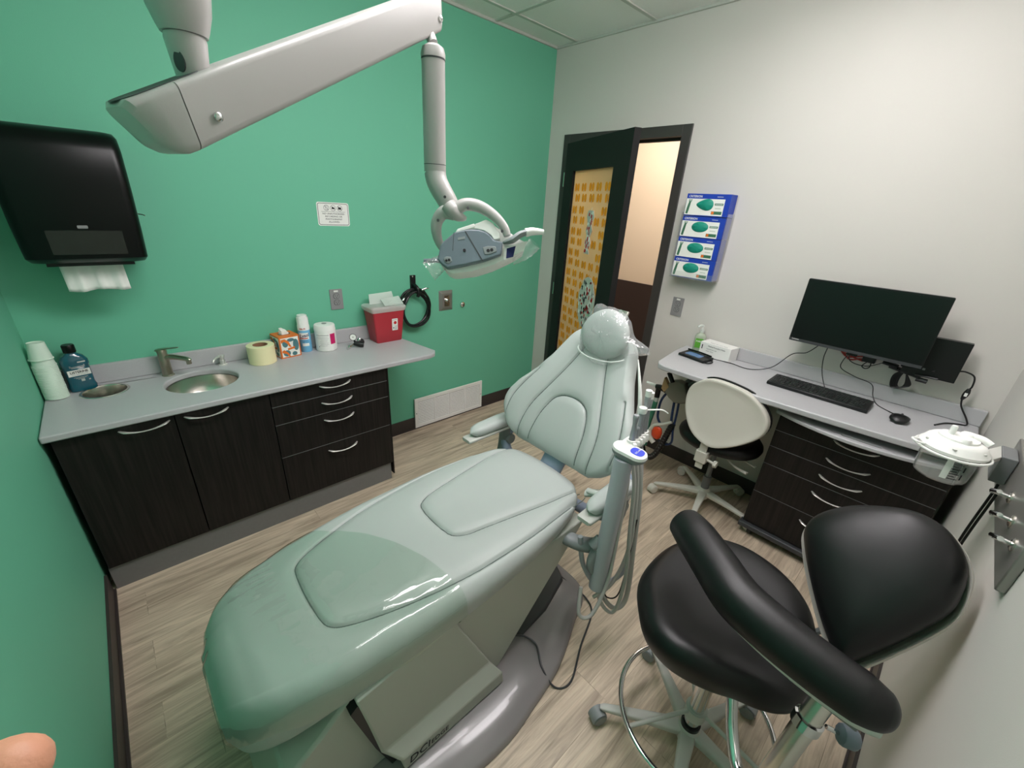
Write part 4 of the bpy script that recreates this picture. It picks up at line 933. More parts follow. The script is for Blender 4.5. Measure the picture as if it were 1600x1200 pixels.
# monitor on the wall arm
MXc = Vector((2.965, 0.600, 1.262))
mdir = Vector((0.012, -1, 0.0)).normalized(); mup = Vector((0.0, 0, 1)).normalized()
Mn = frame_mat(MXc, mdir, mup)    # normal = right x up
b = nb(); mw_, mh_ = 0.545, 0.325
mn = root('monitor', tuple(MXc - Vector((0, 0, mh_ / 2))), 'large black monitor mounted over the desk, screen off', 'monitor')
plate(b, Mn @ Matrix.Translation((0, 0, -0.018)), mw_, mh_, 0.018, 0.006); plate(b, Mn @ Matrix.Translation((0, 0, -0.045)), mw_ * 0.55, mh_ * 0.6, 0.028, 0.02); link('housing', b, BLACKP, mn, bevel=0.0015)
b = nb(); plate(b, Mn @ Matrix.Translation((0, 0.006, 0.0002)), mw_ - 0.014, mh_ - 0.028, 0.0006, 0.001); link('screen', b, SCREEN, mn)
b = nb(); plate(b, Mn @ Matrix.Translation((0, -mh_ / 2 + 0.008, 0.0004)), mw_ - 0.004, 0.014, 0.0012, 0.001); link('chin_strip', b, DARKG, mn)
text('brand_text', 'Lenovo', Mn @ Matrix.Translation((-mw_ / 2 + 0.03, -mh_ / 2 + 0.012, 0.002)), 0.011, WHITEP, mn)
b = nb(); tube(b, [MXc + Vector((0.045, 0, -0.01)), MXc + Vector((0.09, -0.02, -0.03)), (RX - 0.03, 0.56, 1.2)], 0.018, 12, k=1); box(b, RX - 0.03, RX - 0.002, 0.50, 0.62, 1.12, 1.28); link('wall_arm', b, DARKG, mn)
b = nb(); plate(b, Mn @ Matrix.Translation((0.01, -mh_ / 2 - 0.006, -0.02)), 0.045, 0.012, 0.012, 0.002); link('connector_block', b, BLACKP, mn)
# mini computer behind the monitor
Mc_ = frame_mat((RX - 0.062, 0.30, 1.145), (0, -1, 0), (0, 0, 1))
lp = root('mini_computer', (RX - 0.05, 0.3, 1.05), 'flat black computer box mounted on the wall behind the monitor', 'computer')
b = nb(); plate(b, Mc_, 0.19, 0.185, 0.035, 0.003); link('case', b, BLACKP, lp, bevel=0.001); b = nb(); box(b, RX - 0.061, RX - 0.002, 0.25, 0.35, 1.09, 1.2); link('wall_bracket', b, DARKG, lp)
b = nb(); plate(b, Mc_ @ Matrix.Translation((-0.05, -0.055, 0.0352)), 0.03, 0.006, 0.0004, 0.001); plate(b, Mc_ @ Matrix.Translation((-0.02, -0.058, 0.0352)), 0.01, 0.01, 0.0004, 0.001); link('badge', b, MIDG, lp)
# power brick and bundle
pb = root('power_adapter', (RX - 0.05, 0.53, 1.045), 'small black power adapter hanging under the monitor', 'adapter')
b = nb(); box(b, RX - 0.05, RX - 0.015, 0.50, 0.555, 1.045, 1.085); link('brick', b, BLACKP, pb, bevel=0.003)
b = nb(); tube(b, [(RX - 0.03, 0.53, 1.046), (RX - 0.035, 0.545, 1.02), (RX - 0.03, 0.53, 1.008), (RX - 0.03, 0.515, 1.02), (RX - 0.03, 0.515, 1.046)], 0.0025, 6); link('lead', b, BLACKP, pb)
def cable(name, pts, r, m, label, cat='cable', n=8): 
    b = nb(); tube(b, pts, r, n); return tag(link(name, b, m), label, cat)
b = nb(); yc_ = 0.375
for k in range(6):
    tube(b, [(RX - 0.06 - 0.004 * k, yc_, 1.06), (RX - 0.065, yc_ + 0.012 + 0.005 * k, 1.02), (RX - 0.06, yc_ + 0.01 + 0.004 * k, 0.975 - 0.003 * k), (RX - 0.062, yc_ - 0.006, 0.967), (RX - 0.06, yc_ - 0.016 - 0.004 * k, 0.99), (RX - 0.065, yc_ - 0.006, 1.04), (RX - 0.06, yc_, 1.06)], 0.0032, 6)
tube(b, [(RX - 0.075, yc_ - 0.03, 1.045), (RX - 0.08, yc_ + 0.03, 1.055)], 0.006, 8, k=1)
tag(link('cable_bundle', b, BLACKP), 'looped bundle of black cable hanging below the corner of the monitor', 'cable')
b = nb()
for (a, c_) in (((RX - 0.05, 0.44, 1.055), (RX - 0.09, 0.32, 1.045)), ((RX - 0.045, 0.40, 1.075), (RX - 0.09, 0.28, 1.085)), ((RX - 0.06, 0.47, 1.07), (RX - 0.07, 0.41, 1.065)), ((RX - 0.08, 0.33, 1.03), (RX - 0.085, 0.29, 1.03))): tube(b, [a, c_], 0.011, 8, k=1)
tube(b, [(RX - 0.10, 0.34, 1.055), (RX - 0.115, 0.26, 1.06)], 0.005, 8, k=1)
tag(link('cable_plugs', b, BLACKP), 'cluster of black plugs and adapters behind the lower right monitor corner', 'adapter')
b = nb()
tube(b, [(RX - 0.02, 0.66, 1.075), (RX - 0.025, 0.62, 1.045), (RX - 0.02, 0.57, 1.06), (RX - 0.02, 0.50, 1.075)], 0.004, 6); tube(b, [(RX - 0.02, 0.66, 1.085), (RX - 0.02, 0.61, 1.035), (RX - 0.02, 0.56, 1.05), (RX - 0.02, 0.50, 1.06)], 0.004, 6); tube(b, [(RX - 0.022, 0.655, 1.07), (RX - 0.025, 0.60, 1.052), (RX - 0.02, 0.55, 1.04)], 0.004, 6)
tag(link('red_cable', b, REDCAB), 'tangle of red data cable below the monitor', 'cable')
cable('signature_pad_cable', [(2.955, 1.245, DZ + 0.012), (3.00, 1.14, DZ + 0.004), (2.99, 1.02, DZ + 0.004), (3.06, 0.93, DZ + 0.03), (3.09, 0.86, DZ + 0.125), (3.07, 0.79, DZ + 0.16), (3.04, 0.735, DZ + 0.235)], 0.0025, BLACKP, 'thin black cable running from the signature pad to the monitor')
cable('keyboard_cable', [(3.02, 0.70, 1.10), (3.04, 0.705, 1.03), (3.05, 0.69, 0.95), (3.03, 0.655, 0.885), (2.99, 0.635, DZ + 0.014)], 0.0022, BLACKP, 'thin black cable dropping from the monitor to the keyboard')
cable('mouse_cable', [(3.03, 0.60, 1.098), (3.07, 0.625, 1.03), (3.085, 0.62, 0.985), (3.09, 0.55, 0.958), (3.06, 0.475, 0.95), (3.04, 0.45, 0.90), (3.01, 0.42, DZ + 0.004), (2.95, 0.36, DZ + 0.004), (2.915, 0.325, DZ + 0.012)], 0.0022, BLACKP, 'thin black cable hanging from the monitor to the mouse')
cable('drooping_cable', [(3.06, 0.61, 1.098), (3.09, 0.60, 1.035), (3.09, 0.53, 1.025), (3.10, 0.47, 1.06), (3.10, 0.44, 1.085)], 0.0022, BLACKP, 'black cable sagging in a short curve under the monitor')
pc = root('power_cord_coupler', (RX - 0.03, 0.17, 0.90), 'black power cord with a white-tagged coupler at the right end of the desk', 'cable')
b = nb(); tube(b, [(RX - 0.06, 0.215, 1.10), (RX - 0.07, 0.19, 1.11), (RX - 0.06, 0.155, 1.095), (RX - 0.05, 0.145, 1.05), (RX - 0.05, 0.15, 1.03)], 0.0035, 8); tube(b, [(RX - 0.05, 0.155, 0.985), (RX - 0.055, 0.145, 0.95), (RX - 0.06, 0.11, 0.90), (RX - 0.06, 0.10, DZ + 0.005), (RX - 0.08, 0.13, DZ + 0.004), (RX - 0.12, 0.17, DZ + 0.004), (2.95, 0.20, DZ + 0.004)], 0.0035, 8); link('cord', b, BLACKP, pc)
b = nb(); tube(b, [(RX - 0.05, 0.149, 1.035), (RX - 0.05, 0.150, 1.018), (RX - 0.05, 0.152, 1.0), (RX - 0.05, 0.155, 0.98)], [0.006, 0.011, 0.011, 0.005], 10); cp = link('coupler', b, BLACKP, pc)
b = nb(); box(b, RX - 0.063, RX - 0.060, 0.146, 0.156, 1.0, 1.016); link('tag', b, WHITEP, cp)

# glove box dispenser
gz = [1.69, 1.572, 1.457, 1.345]
gh = root('glove_box_holder', (RX - 0.05, 1.525, 1.31), 'clear acrylic wall holder stacked with four glove boxes beside the door', 'holder')
b = nb(); gy0, gy1 = 1.392, 1.658; gd = 0.092
box(b, RX - gd - 0.008, RX - gd - 0.005, gy0 - 0.006, gy1 + 0.006, 1.312, 1.352); box(b, RX - gd - 0.008, RX - 0.001, gy0 - 0.006, gy1 + 0.006, 1.312, 1.316)
box(b, RX - gd - 0.008, RX - 0.001, gy0 - 0.009, gy0 - 0.006, 1.312, 1.70); box(b, RX - gd - 0.008, RX - 0.001, gy1 + 0.006, gy1 + 0.009, 1.312, 1.70); box(b, RX - 0.004, RX - 0.001, gy0 - 0.006, gy1 + 0.006, 1.316, 1.80)
link('acrylic_frame', b, ACRYL, gh, smooth=0)
names_ = ['topmost blue and white glove box in the acrylic wall holder, standing proud', 'second glove box from the top in the wall holder', 'third glove box from the top in the wall holder', 'bottom glove box in the acrylic wall holder']
for k, z0_ in enumerate((1.681, 1.559, 1.438, 1.318)):
    x1 = RX - 0.006; x0 = RX - gd; y0_, y1_ = gy0 + 0.001, gy1 - 0.001; h = 0.1185 if k else 0.122
    g = root('glove_box', ((x0 + x1) / 2, 1.525, z0_), names_[k], 'glove box', 'glove boxes in the wall holder')
    b = nb(); box(b, x0, x1, y0_, y1_, z0_, z0_ + h); link('carton', b, BLUEI, g, bevel=0.001)
    Mf = frame_mat((x0 - 0.0003, (y0_ + y1_) / 2, z0_ + h / 2), (0, -1, 0), (0, 0, 1))
    b = nb(); plate(b, Mf @ Matrix.Translation((-0.014, -0.011, 0)), 0.232, 0.090, 0.0006, 0.001); link('white_panel', b, WHITEPAPER, g)
    b = nb(); pts = []
    for j in range(28):
        a = 2 * PI * j / 28; pts.append((0.052 * math.cos(a), 0.030 * math.sin(a) + (0.006 * math.sin(2 * a) if k == 0 else 0)))
    c0 = Mf @ Vector((-0.012, 0.004, 0.0095)); ring = [b.verts.new(Mf @ Vector((x - 0.012, y + 0.002, 0.0008))) for x, y in pts]; rin = [b.verts.new(Mf @ Vector((x * 0.72 - 0.012, y * 0.72 + 0.003, 0.0075 + 0.002 * math.sin(5 * i)))) for i, (x, y) in enumerate(pts)]
    cc = b.verts.new(c0)
    for i in range(28): b.faces.new((ring[i], ring[(i + 1) % 28], rin[(i + 1) % 28], rin[i])); b.faces.new((rin[i], rin[(i + 1) % 28], cc))
    gv = link('gloves_in_opening', b, GLOVEG, g)
    b = nb(); tube(b, [Mf @ Vector(p) for p in ((-0.116, -0.05, 0.001), (-0.112, -0.02, 0.001), (-0.108, 0.005, 0.001), (-0.106, 0.018, 0.001))], [0.007, 0.008, 0.007, 0.005], 8, flat=0.15, up=Mf.to_3x3() @ Vector((0, 0, 1)))
    for dx in (-0.004, 0.001, 0.006): tube(b, [Mf @ Vector((-0.107 + dx, 0.014, 0.001)), Mf @ Vector((-0.106 + dx * 1.8, 0.030, 0.001))], 0.0022, 6, k=1, flat=0.4, up=Mf.to_3x3() @ Vector((0, 0, 1)))
    plate(b, Mf @ Matrix.Translation((0.072, 0.006, 0.0006)), 0.05, 0.011, 0.0004, 0.001); plate(b, Mf @ Matrix.Translation((0.066, -0.040, 0.0006)), 0.062, 0.017, 0.0004, 0.001); link('green_print', b, GLOVED, g)
    b = nb(); plate(b, Mf @ Matrix.Translation((0.072, 0.006, 0.0011)), 0.042, 0.004, 0.0003, 0.001); plate(b, Mf @ Matrix.Translation((0.070, -0.016, 0.0007)), 0.034, 0.006, 0.0003, 0.001); link('grey_print', b, mat('pale_print_%d' % k, rgb(196, 205, 196), 0.6), g)
    b = nb(); prism(b, [Mf @ Vector((x, y, 0.0011)) for x, y in circ(0.044, -0.040, 0.0085, 18)], (Mf.to_3x3() @ Vector((0, 0, 1))) * 0.0004); link('orange_dot', b, ORANGE, g)
    text('brand_text', 'CRITERION', Mf @ Matrix.Translation((-0.078, 0.046, 0.0006)), 0.017, WHITEP, g, sx=0.95, bold=0.0002)
    b = nb(); plate(b, Mf @ Matrix.Translation((0.07, 0.046, 0.0004)), 0.035, 0.002, 0.0003, 0.0005); link('white_print', b, WHITEP, g)

# ================================================================== DENTAL CHAIR
YC = 1.318
def gseg(P, Q, A, B):
    """distance from arrays P,Q to segment A-B"""
    ax, ay = A; bx_, by = B; dx, dy = bx_ - ax, by - ay; L2 = dx * dx + dy * dy + 1e-12
    t = np.clip(((P - ax) * dx + (Q - ay) * dy) / L2, 0, 1)
    return np.hypot(P - ax - t * dx, Q - ay - t * dy)
def smooth2(pts, k=6): return [(p.x, p.y) for p in catmull([(x, y, 0) for x, y in pts], k)]
def groove(P, Q, lines, wid):
    d = np.full(P.shape, 9.0)
    for ln in lines:
        for A, B in zip(ln, ln[1:]): d = np.minimum(d, gseg(P, Q, A, B))
    return d
ch = root('dental_chair', (1.05, YC, 0.0), 'sage-green reclining dental chair in the middle of the room', 'dental chair')

SX0, SX1 = 0.275, 1.60
wx = [0.275, 0.29, 0.31, 0.35, 0.40, 0.46, 0.55, 0.70, 0.85, 1.05, 1.20, 1.35, 1.45, 1.52, 1.57, 1.60]
ww = [0.105, 0.145, 0.178, 0.215, 0.243, 0.262, 0.282, 0.298, 0.306, 0.308, 0.302, 0.285, 0.262, 0.228, 0.175, 0.10]
zx = [0.275, 0.285, 0.30, 0.33, 0.38, 0.45, 0.58, 0.80, 1.10, 1.45, 1.53, 1.57, 1.59, 1.60]
zt = [0.475, 0.515, 0.540, 0.566, 0.586, 0.597, 0.612, 0.635, 0.652, 0.655, 0.648, 0.630, 0.605, 0.575]
bx_x = [0.275, 0.30, 0.36, 0.50, 1.40, 1.55, 1.60]; bx_z = [0.345, 0.305, 0.325, 0.390, 0.530, 0.55, 0.56]
def smooth_interp(x, xs, ys):
    x = np.asarray(x, float); r = 0
    for d in (-0.012, -0.006, 0, 0.006, 0.012): r = r + np.interp(np.clip(x + d, xs[0], xs[-1]), xs, ys)
    return r / 5
def seat_xyz(x, q):
    """q in [0,1): closed section; 0..0.62 across the top from -y edge to +y edge, rest underneath"""
    w = smooth_interp(x, wx, ww); t = smooth_interp(x, zx, zt); bz = smooth_interp(x, bx_x, bx_z)
    return w, t, bz
outerL = [(1.56, 0.235), (1.40, 0.255), (1.2, 0.268), (1.0, 0.262), (0.83, 0.238), (0.70, 0.205), (0.60, 0.168), (0.558, 0.14), (0.543, 0.10), (0.538, 0.0)]
innerL = [(1.56, 0.205), (1.40, 0.195), (1.2, 0.162), (1.08, 0.14), (1.03, 0.128), (0.99, 0.10), (0.978, 0.05), (0.975, 0.0)]
seams = []
for ln in (outerL, innerL):
    full = ln + [(x, -y) for x, y in ln[::-1][1:]]; seams.append(smooth2(full, 5))
nx, nt_ = 300, 190
xs = SX0 + (SX1 - SX0) * (0.5 - 0.5 * np.cos(np.pi * np.linspace(0, 1, nx))) * 0.35 + (SX1 - SX0) * np.linspace(0, 1, nx) * 0.65
tt = np.linspace(-1, 1, nt_)
W_ = smooth_interp(xs, wx, ww)[:, None]; T_ = smooth_interp(xs, zx, zt)[:, None]; B_ = smooth_interp(xs, bx_x, bx_z)[:, None]
# top shell: rolls over the edge like a superellipse
ang = np.sign(tt) * np.abs(tt) ** 1.0
ca = np.abs(ang)
YY = W_ * np.sign(ang)[None, :] * (1 - (1 - ca[None, :]) ** 1.0)
roll = np.clip((ca - 0.72) / 0.28, 0, 1)
yfac = np.where(ca <= 0.72, ca / 0.72 * 0.80, 0.80 + 0.20 * np.sin(roll * PI / 2))
zdrop = np.where(ca <= 0.72, 0.02 * (ca / 0.72) ** 2.2, 0.02 + 0.055 * (1 - np.cos(roll * PI / 2)))
YY = W_ * (np.sign(ang) * yfac)[None, :]; ZZ = T_ - zdrop[None, :] * np.clip((T_ - B_) / 0.15, 0.4, 1.2)
XX = np.repeat(xs[:, None], nt_, 1)
dd_ = groove(XX, YY, seams, 0.008)
inside = np.exp(-(dd_ / 0.0045) ** 2) * 0.009
ZZ = ZZ - inside + 0.006 * (1 - np.exp(-(dd_ / 0.022) ** 2))
def grid_faces(bm, V, wrap=False):
    r, c = len(V), len(V[0])
    for i in range(r - 1):
        for j in range(c - 1 if not wrap else c):
            bm.faces.new((V[i][j], V[i + 1][j], V[i + 1][(j + 1) % c], V[i][(j + 1) % c]))
b = nb(); V = []
nbk = 14
for i in range(nx):
    row = [b.verts.new((XX[i, j], YC + YY[i, j], ZZ[i, j])) for j in range(nt_)]
    w = W_[i, 0]; ze = ZZ[i, -1]; bz = B_[i, 0]
    side = []
    for k in range(1, nbk):
        a = k / nbk; s = a * PI
        # underside from +y edge to -y edge
        yy = w * math.copysign(min(1, abs(math.cos(s)) ** 0.45), math.cos(s)) * (0.985 if 0.08 < a < 0.92 else 1.0); zz = ze - (ze - bz) * math.sin(s) ** 0.55
        side.append(b.verts.new((XX[i, 0], YC + yy, zz)))
    V.append(row + side)
grid_faces(b, V, True)
b.faces.new(V[0][::-1]); b.faces.new(V[-1])
seat = link('seat_cushion', b, SAGE, ch, smooth=50)
SEAMSHADE = mat('seam_shade', rgb(104, 114, 110), 0.6)  # darker sage laid along the seams, standing for shade in their grooves
def zat(x, y):
    i_ = float(np.interp(x, xs, np.arange(nx))); i0 = int(i_); f = i_ - i0; i1 = min(i0 + 1, nx - 1)
    return float(np.interp(y, YY[i0], ZZ[i0]) * (1 - f) + np.interp(y, YY[i1], ZZ[i1]) * f)
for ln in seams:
    b = nb(); tube(b, [(x, YC + y, zat(x, y) + 0.0006) for x, y in ln], 0.0019, 6, k=1); link('seam_shade_line', b, SEAMSHADE, seat)
# clear protective cover over the toe
def toe_lim(y): return 0.80 - 0.42 * (y / 0.30 - 0.1) * 0.35 - 0.06 * (y / 0.3) ** 2
b = nb(); V = []; NT = 60; jj = list(range(0, nt_, 3))
for j in jj:
    lim = toe_lim(float(np.interp(0.6, xs, YY[:, j]))); col_ = []
    for k in range(NT + 1):
        x = SX0 + (lim - SX0) * (k / NT) ** 1.4; y = float(np.interp(x, xs, YY[:, j])); z = float(np.interp(x, xs, ZZ[:, j] + inside[:, j] * 0.8)); w = float(np.interp(x, xs, W_[:, 0]))
        n = Vector((0, y / max(0.05, w) * max(0, abs(y) / w - 0.7) * 3, 1)).normalized()
        if x < 0.30: n = (n + Vector((-1.2, 0, 0))).normalized()
        wr = 0.0012 * math.sin(31 * x + 9 * y) + 0.001 * math.sin(47 * y - 20 * x)
        if x < 0.5: wr += 0.0012 * math.sin(120 * y + 14 * x)
        col_.append(Vector((x, YC + y, z)) + n * (0.0035 + wr))
    V.append(col_)
edge = [[p + Vector((0, 0.002 * sg_, -(0.045 + 0.008 * math.sin(i_ * .3)))) for i_, p in enumerate(V[q])] for q, sg_ in ((0, -1), (-1, 1))]
V = [edge[0]] + V + [edge[1]]
V = [[row[0] + Vector((-0.004, 0, -(0.075 + 0.01 * math.sin(i_ * .5)) if 0 < i_ < len(V) - 1 else -0.03))] + row for i_, row in enumerate(V)]
V = [[b.verts.new(p) for p in row] for row in V]
grid_faces(b, V)
tag(link('toe_cover', b, CLEARC, smooth=180), 'glossy clear vinyl cover stretched over the foot end of the dental chair', 'cover')

# backrest
PHI = math.radians(61); BO = Vector((1.615, YC, 0.655)); BU = Vector((math.cos(PHI), 0, math.sin(PHI))); BN = Vector((-math.sin(PHI), 0, math.cos(PHI)))
hh = [0.0, 0.02, 0.05, 0.08, 0.12, 0.16, 0.20, 0.26, 0.31, 0.36, 0.43, 0.50, 0.55, 0.585, 0.605, 0.615]
hw = [0.20, 0.258, 0.295, 0.318, 0.338, 0.345, 0.340, 0.315, 0.282, 0.252, 0.214, 0.186, 0.166, 0.138, 0.10, 0.06]
def bpt(u, h, d): return BO + Vector((0, 1, 0)) * (u - 0.03 * max(h, 0)) + BU * h + BN * d
bs = [[(0.062, 0.52), (0.068, 0.49), (0.10, 0.40), (0.145, 0.29), (0.182, 0.20), (0.20, 0.12), (0.205, 0.0)], [(0.235, 0.345), (0.275, 0.25), (0.298, 0.17), (0.300, 0.07)]]
bl = []
for ln in bs: bl.append(smooth2(ln)); bl.append([(-x, y) for x, y in smooth2(ln)])
arch = [(0.140, 0.0), (0.135, 0.08), (0.124, 0.16), (0.098, 0.232), (0.070, 0.262), (0.035, 0.276), (0.0, 0.279)]; arch = arch + [(-x, y) for x, y in arch[::-1][1:]]; bl.append(smooth2(arch))
nh, nu = 190, 180
sv = np.linspace(0, 1, nh); hs_ = 0.615 * (0.5 - 0.5 * np.cos(np.pi * sv)) * 0.5 + 0.615 * sv * 0.5
Wb = smooth_interp(hs_, hh, hw)[:, None]; tu = np.linspace(-1, 1, nu)
ca = np.abs(tu); roll = np.clip((ca - 0.75) / 0.25, 0, 1)
uf = np.where(ca <= 0.75, ca / 0.75 * 0.84, 0.84 + 0.16 * np.sin(roll * PI / 2))
dr = np.where(ca <= 0.75, 0.012 * (ca / 0.75) ** 2, 0.012 + 0.05 * (1 - np.cos(roll * PI / 2)))
UU = Wb * (np.sign(tu) * uf)[None, :]
e = 1 - np.abs(2 * hs_ / 0.615 - 1) ** 9; Te = (0.065 * np.clip(e, 0, 1) ** 0.5)[:, None]
wrap = 0.055 * (np.abs(UU) / 0.33) ** 2.2
HHg = np.repeat(hs_[:, None], nu, 1)
dg = groove(UU, HHg, bl, 0.01)
DD = wrap + Te - dr[None, :] * np.clip(Te / 0.065, 0, 1) - 0.009 * np.exp(-(dg / 0.0042) ** 2) * (Te / 0.065) + 0.007 * (1 - np.exp(-(dg / 0.022) ** 2))
# head notch: lowers the shoulders' middle
notch = 0.05 * np.exp(-(UU / 0.085) ** 4) * np.clip((HHg - 0.5) / 0.11, 0, 1)
b = nb(); V = []
for i in range(nh):
    row = [b.verts.new(bpt(UU[i, j], HHg[i, j] - notch[i, j], DD[i, j])) for j in range(nu)]
    w = Wb[i, 0]; de = DD[i, -1]; back = []
    for k in range(1, 16):
        a = k / 16 * PI; uu = w * math.copysign(abs(math.cos(a)) ** 0.5, math.cos(a)); wr = 0.055 * (abs(uu) / 0.33) ** 2.2
        back.append(b.verts.new(bpt(uu, hs_[i] - 0.05 * math.exp(-(uu / 0.085) ** 4) * max(0, (hs_[i] - .5) / .11), wr - 0.018 * math.sin(a) ** 0.5 - 0.0 + (de - wr - 0.0) * (1 - math.sin(a) ** 0.5))))
    V.append(row + back)
grid_faces(b, V, True); b.faces.new(V[0][::-1]); b.faces.new(V[-1])
bkr = link('backrest', b, SAGE, ch, smooth=50)
def dat(u, h):
    i_ = int(np.clip(np.searchsorted(hs_, h), 1, nh - 1)); return float(np.interp(u, UU[i_], DD[i_]))
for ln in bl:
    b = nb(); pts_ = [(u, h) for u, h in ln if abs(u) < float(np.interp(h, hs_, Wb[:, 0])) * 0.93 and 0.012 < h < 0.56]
    tube(b, [bpt(u, h, dat(u, h) + 0.0006) for u, h in pts_], 0.0019, 6, k=1); link('seam_shade_line', b, SEAMSHADE, bkr)
b = nb()
loft(b, [[bpt(x, h, -0.022 - z) for x, z in rrect(w, 0.018, 0.006, 3)] for h, w in ((0.06, 0.30), (0.2, 0.34), (0.4, 0.24), (0.54, 0.14))])
link('back_shell', b, BLUEG, ch)
b = nb()   # neck stem
loft(b, [[bpt(x, h, -0.005 - z) for x, z in rrect(0.05, 0.012, 0.004, 3)] for h in (0.45, 0.72)]); link('headrest_stem', b, STEEL, ch)
# headrest
HC = bpt(-0.033, 0.570, 0.094); b = nb(); secs = []
HN = (BN * 0.92 + BU * -0.30).normalized(); HU = (BU * 0.95 + BN * 0.3).normalized()
for k in range(13):
    a = -PI / 2 + PI * k / 12; s = []
    for j in range(40):
        t = 2 * PI * j / 40; ct_, st_ = math.cos(t), math.sin(t); r = math.cos(a) ** 0.62 if abs(a) < PI / 2 - 1e-3 else 0.02
        rx_ = 0.115 * r; ry_ = (0.114 if st_ > 0 else 0.092) * r
        s.append(HC + Vector((0, 1, 0)) * (rx_ * ct_) + HU * (ry_ * st_) + HN * (0.036 * math.sin(a) + 0.012 * (ct_ * r) ** 2))
    secs.append(s)
loft(b, secs); link('headrest', b, SAGE, ch, smooth=60)
# clear bag over the headrest
b = nb(); secs = []
for k in range(17):
    a = -PI / 2 + PI * k / 16; s = []
    for j in range(64):
        t = 2 * PI * j / 64; ct_, st_ = math.cos(t), math.sin(t); r = math.cos(a) ** 0.55 if abs(a) < PI / 2 - 1e-3 else 0.02
        wr = 1 + 0.012 * math.sin(9 * t + 2 * k) + 0.012 * math.sin(17 * t - 2.3 * k) 
        corner = 0.085 * max(0, math.cos(t - math.radians(184))) ** 60 * r + 0.022 * max(0, math.cos(t - math.radians(58))) ** 50 * r
        rx_ = 0.124 * r * wr + corner; ry_ = ((0.123 if st_ > 0 else 0.124) * r) * wr + corner
        s.append(HC + Vector((0, 1, 0)) * (rx_ * ct_) + HU * (ry_ * st_) + HN * (0.044 * math.sin(a) * (1 + 0.04 * math.sin(11 * t + k)) - 0.02 * min(1, corner * 9)))
    secs.append(s)
loft(b, secs); tag(link('headrest_cover', b, CLEARB, smooth=25), 'crinkled clear plastic bag pulled over the chair headrest', 'cover')
b = nb(); ring_ = [HC + Vector((0, 1, 0)) * (0.118 * math.cos(t)) + HU * (-0.062 - 0.034 * math.sin(t) if True else 0) + HN * (0.052 * math.sin(t) * 1.0 - 0.0) for t in np.linspace(0.15, PI - 0.15, 14)]
tube(b, ring_, 0.0035, 6, k=3); tag(link('cover_elastic', b, FROST), 'whitish elastic edge of the plastic headrest bag, round the bottom of the headrest', 'elastic band')

# back brackets / arm supports
b = nb()
tube(b, [bpt(0.0, 0.10, -0.03), (1.60, YC, 0.60), (1.56, YC, 0.50), (1.50, YC, 0.42)], [0.06, 0.06, 0.055, 0.05], 14, flat=0.45, up=(1, 0, 0.3)); link('back_support', b, POWDER, ch)
b = nb()
for s in (-1, 1):
    tube(b, [(1.60, YC + s * 0.10, 0.50), (1.62, YC + s * 0.22, 0.49), (1.63, YC + s * 0.32, 0.53), (1.645, YC + s * 0.355, 0.60)], [0.026, 0.026, 0.026, 0.028], 14, flat=1.0)
    tube(b, [(1.648, YC + s * 0.35, 0.60), (1.70, YC + s * 0.335, 0.655), (1.735, YC + s * 0.28, 0.69), (1.73, YC + s * 0.20, 0.72)], [0.026, 0.026, 0.024, 0.022], 14, flat=0.8)
link('arm_yoke', b, POWDER, ch)
for s, lab in ((1, 'far'), (-1, 'near')):
    ya = YC + s * 0.352
    ar = bpy.data.objects.new('armrest', None); COL.objects.link(ar); ar.parent = ch; aw = Vector((1.60, ya, 0.55)); ar.location = aw - wl(ch); WL[ar.name] = aw
    # pad tapers towards the front
    b = nb(); secs = []
    for t in np.linspace(0, 1, 15):
        x = 1.415 + 0.275 * t; w = 0.036 + 0.010 * t; e = (1 - abs(2 * t - 1) ** 5) ** 0.5 if 0 < t < 1 else 0.12; z0 = 0.683 + 0.010 * t
        secs.append([(x, ya + w * e * math.copysign(abs(math.cos(a)) ** 0.75, math.cos(a)), z0 + (0.028 * e * math.copysign(abs(math.sin(a)) ** 0.8, math.sin(a)))) for a in (2 * PI * j / 20 for j in range(20))])
    loft(b, secs); link('arm_pad', b, SAGE, ar)
    b = nb(); loft(b, [[(x, ya + y, z) for y, z in rrect(2 * w, 0.016, 0.006, 3, 0, 0.652 + 0.010 * (x - 1.39) / 0.3)] for x, w in ((1.388, 0.026), (1.395, 0.032), (1.55, 0.038), (1.70, 0.044), (1.705, 0.040))]); link('arm_plate', b, LGREY, ar)
    b = nb(); tube(b, [(1.635, ya, 0.655), (1.637, ya, 0.60), (1.632, ya, 0.55), (1.60, ya - s * 0.02, 0.49)], [0.033, 0.032, 0.030, 0.028], 16, flat=0.8); link('arm_post', b, SLATE, ar)
    b = nb(); lathe(b, [(0, -0.032), (0.024, -0.032), (0.027, -0.028), (0.027, 0.028), (0.024, 0.032), (0, 0.032)], (1.65, ya - s * 0.01, 0.585), (0, 1, 0), n=22); link('pivot_knob', b, SLATE, ar)
b = nb(); tube(b, [(1.585, YC - 0.22, 0.60), (1.60, YC - 0.27, 0.62), (1.62, YC - 0.33, 0.615)], [0.02, 0.022, 0.018], 12, flat=0.7); tube(b, [(1.57, YC - 0.235, 0.63), (1.575, YC - 0.30, 0.645)], 0.012, 10, k=1); link('hinge_bracket', b, WHITEP, ch)

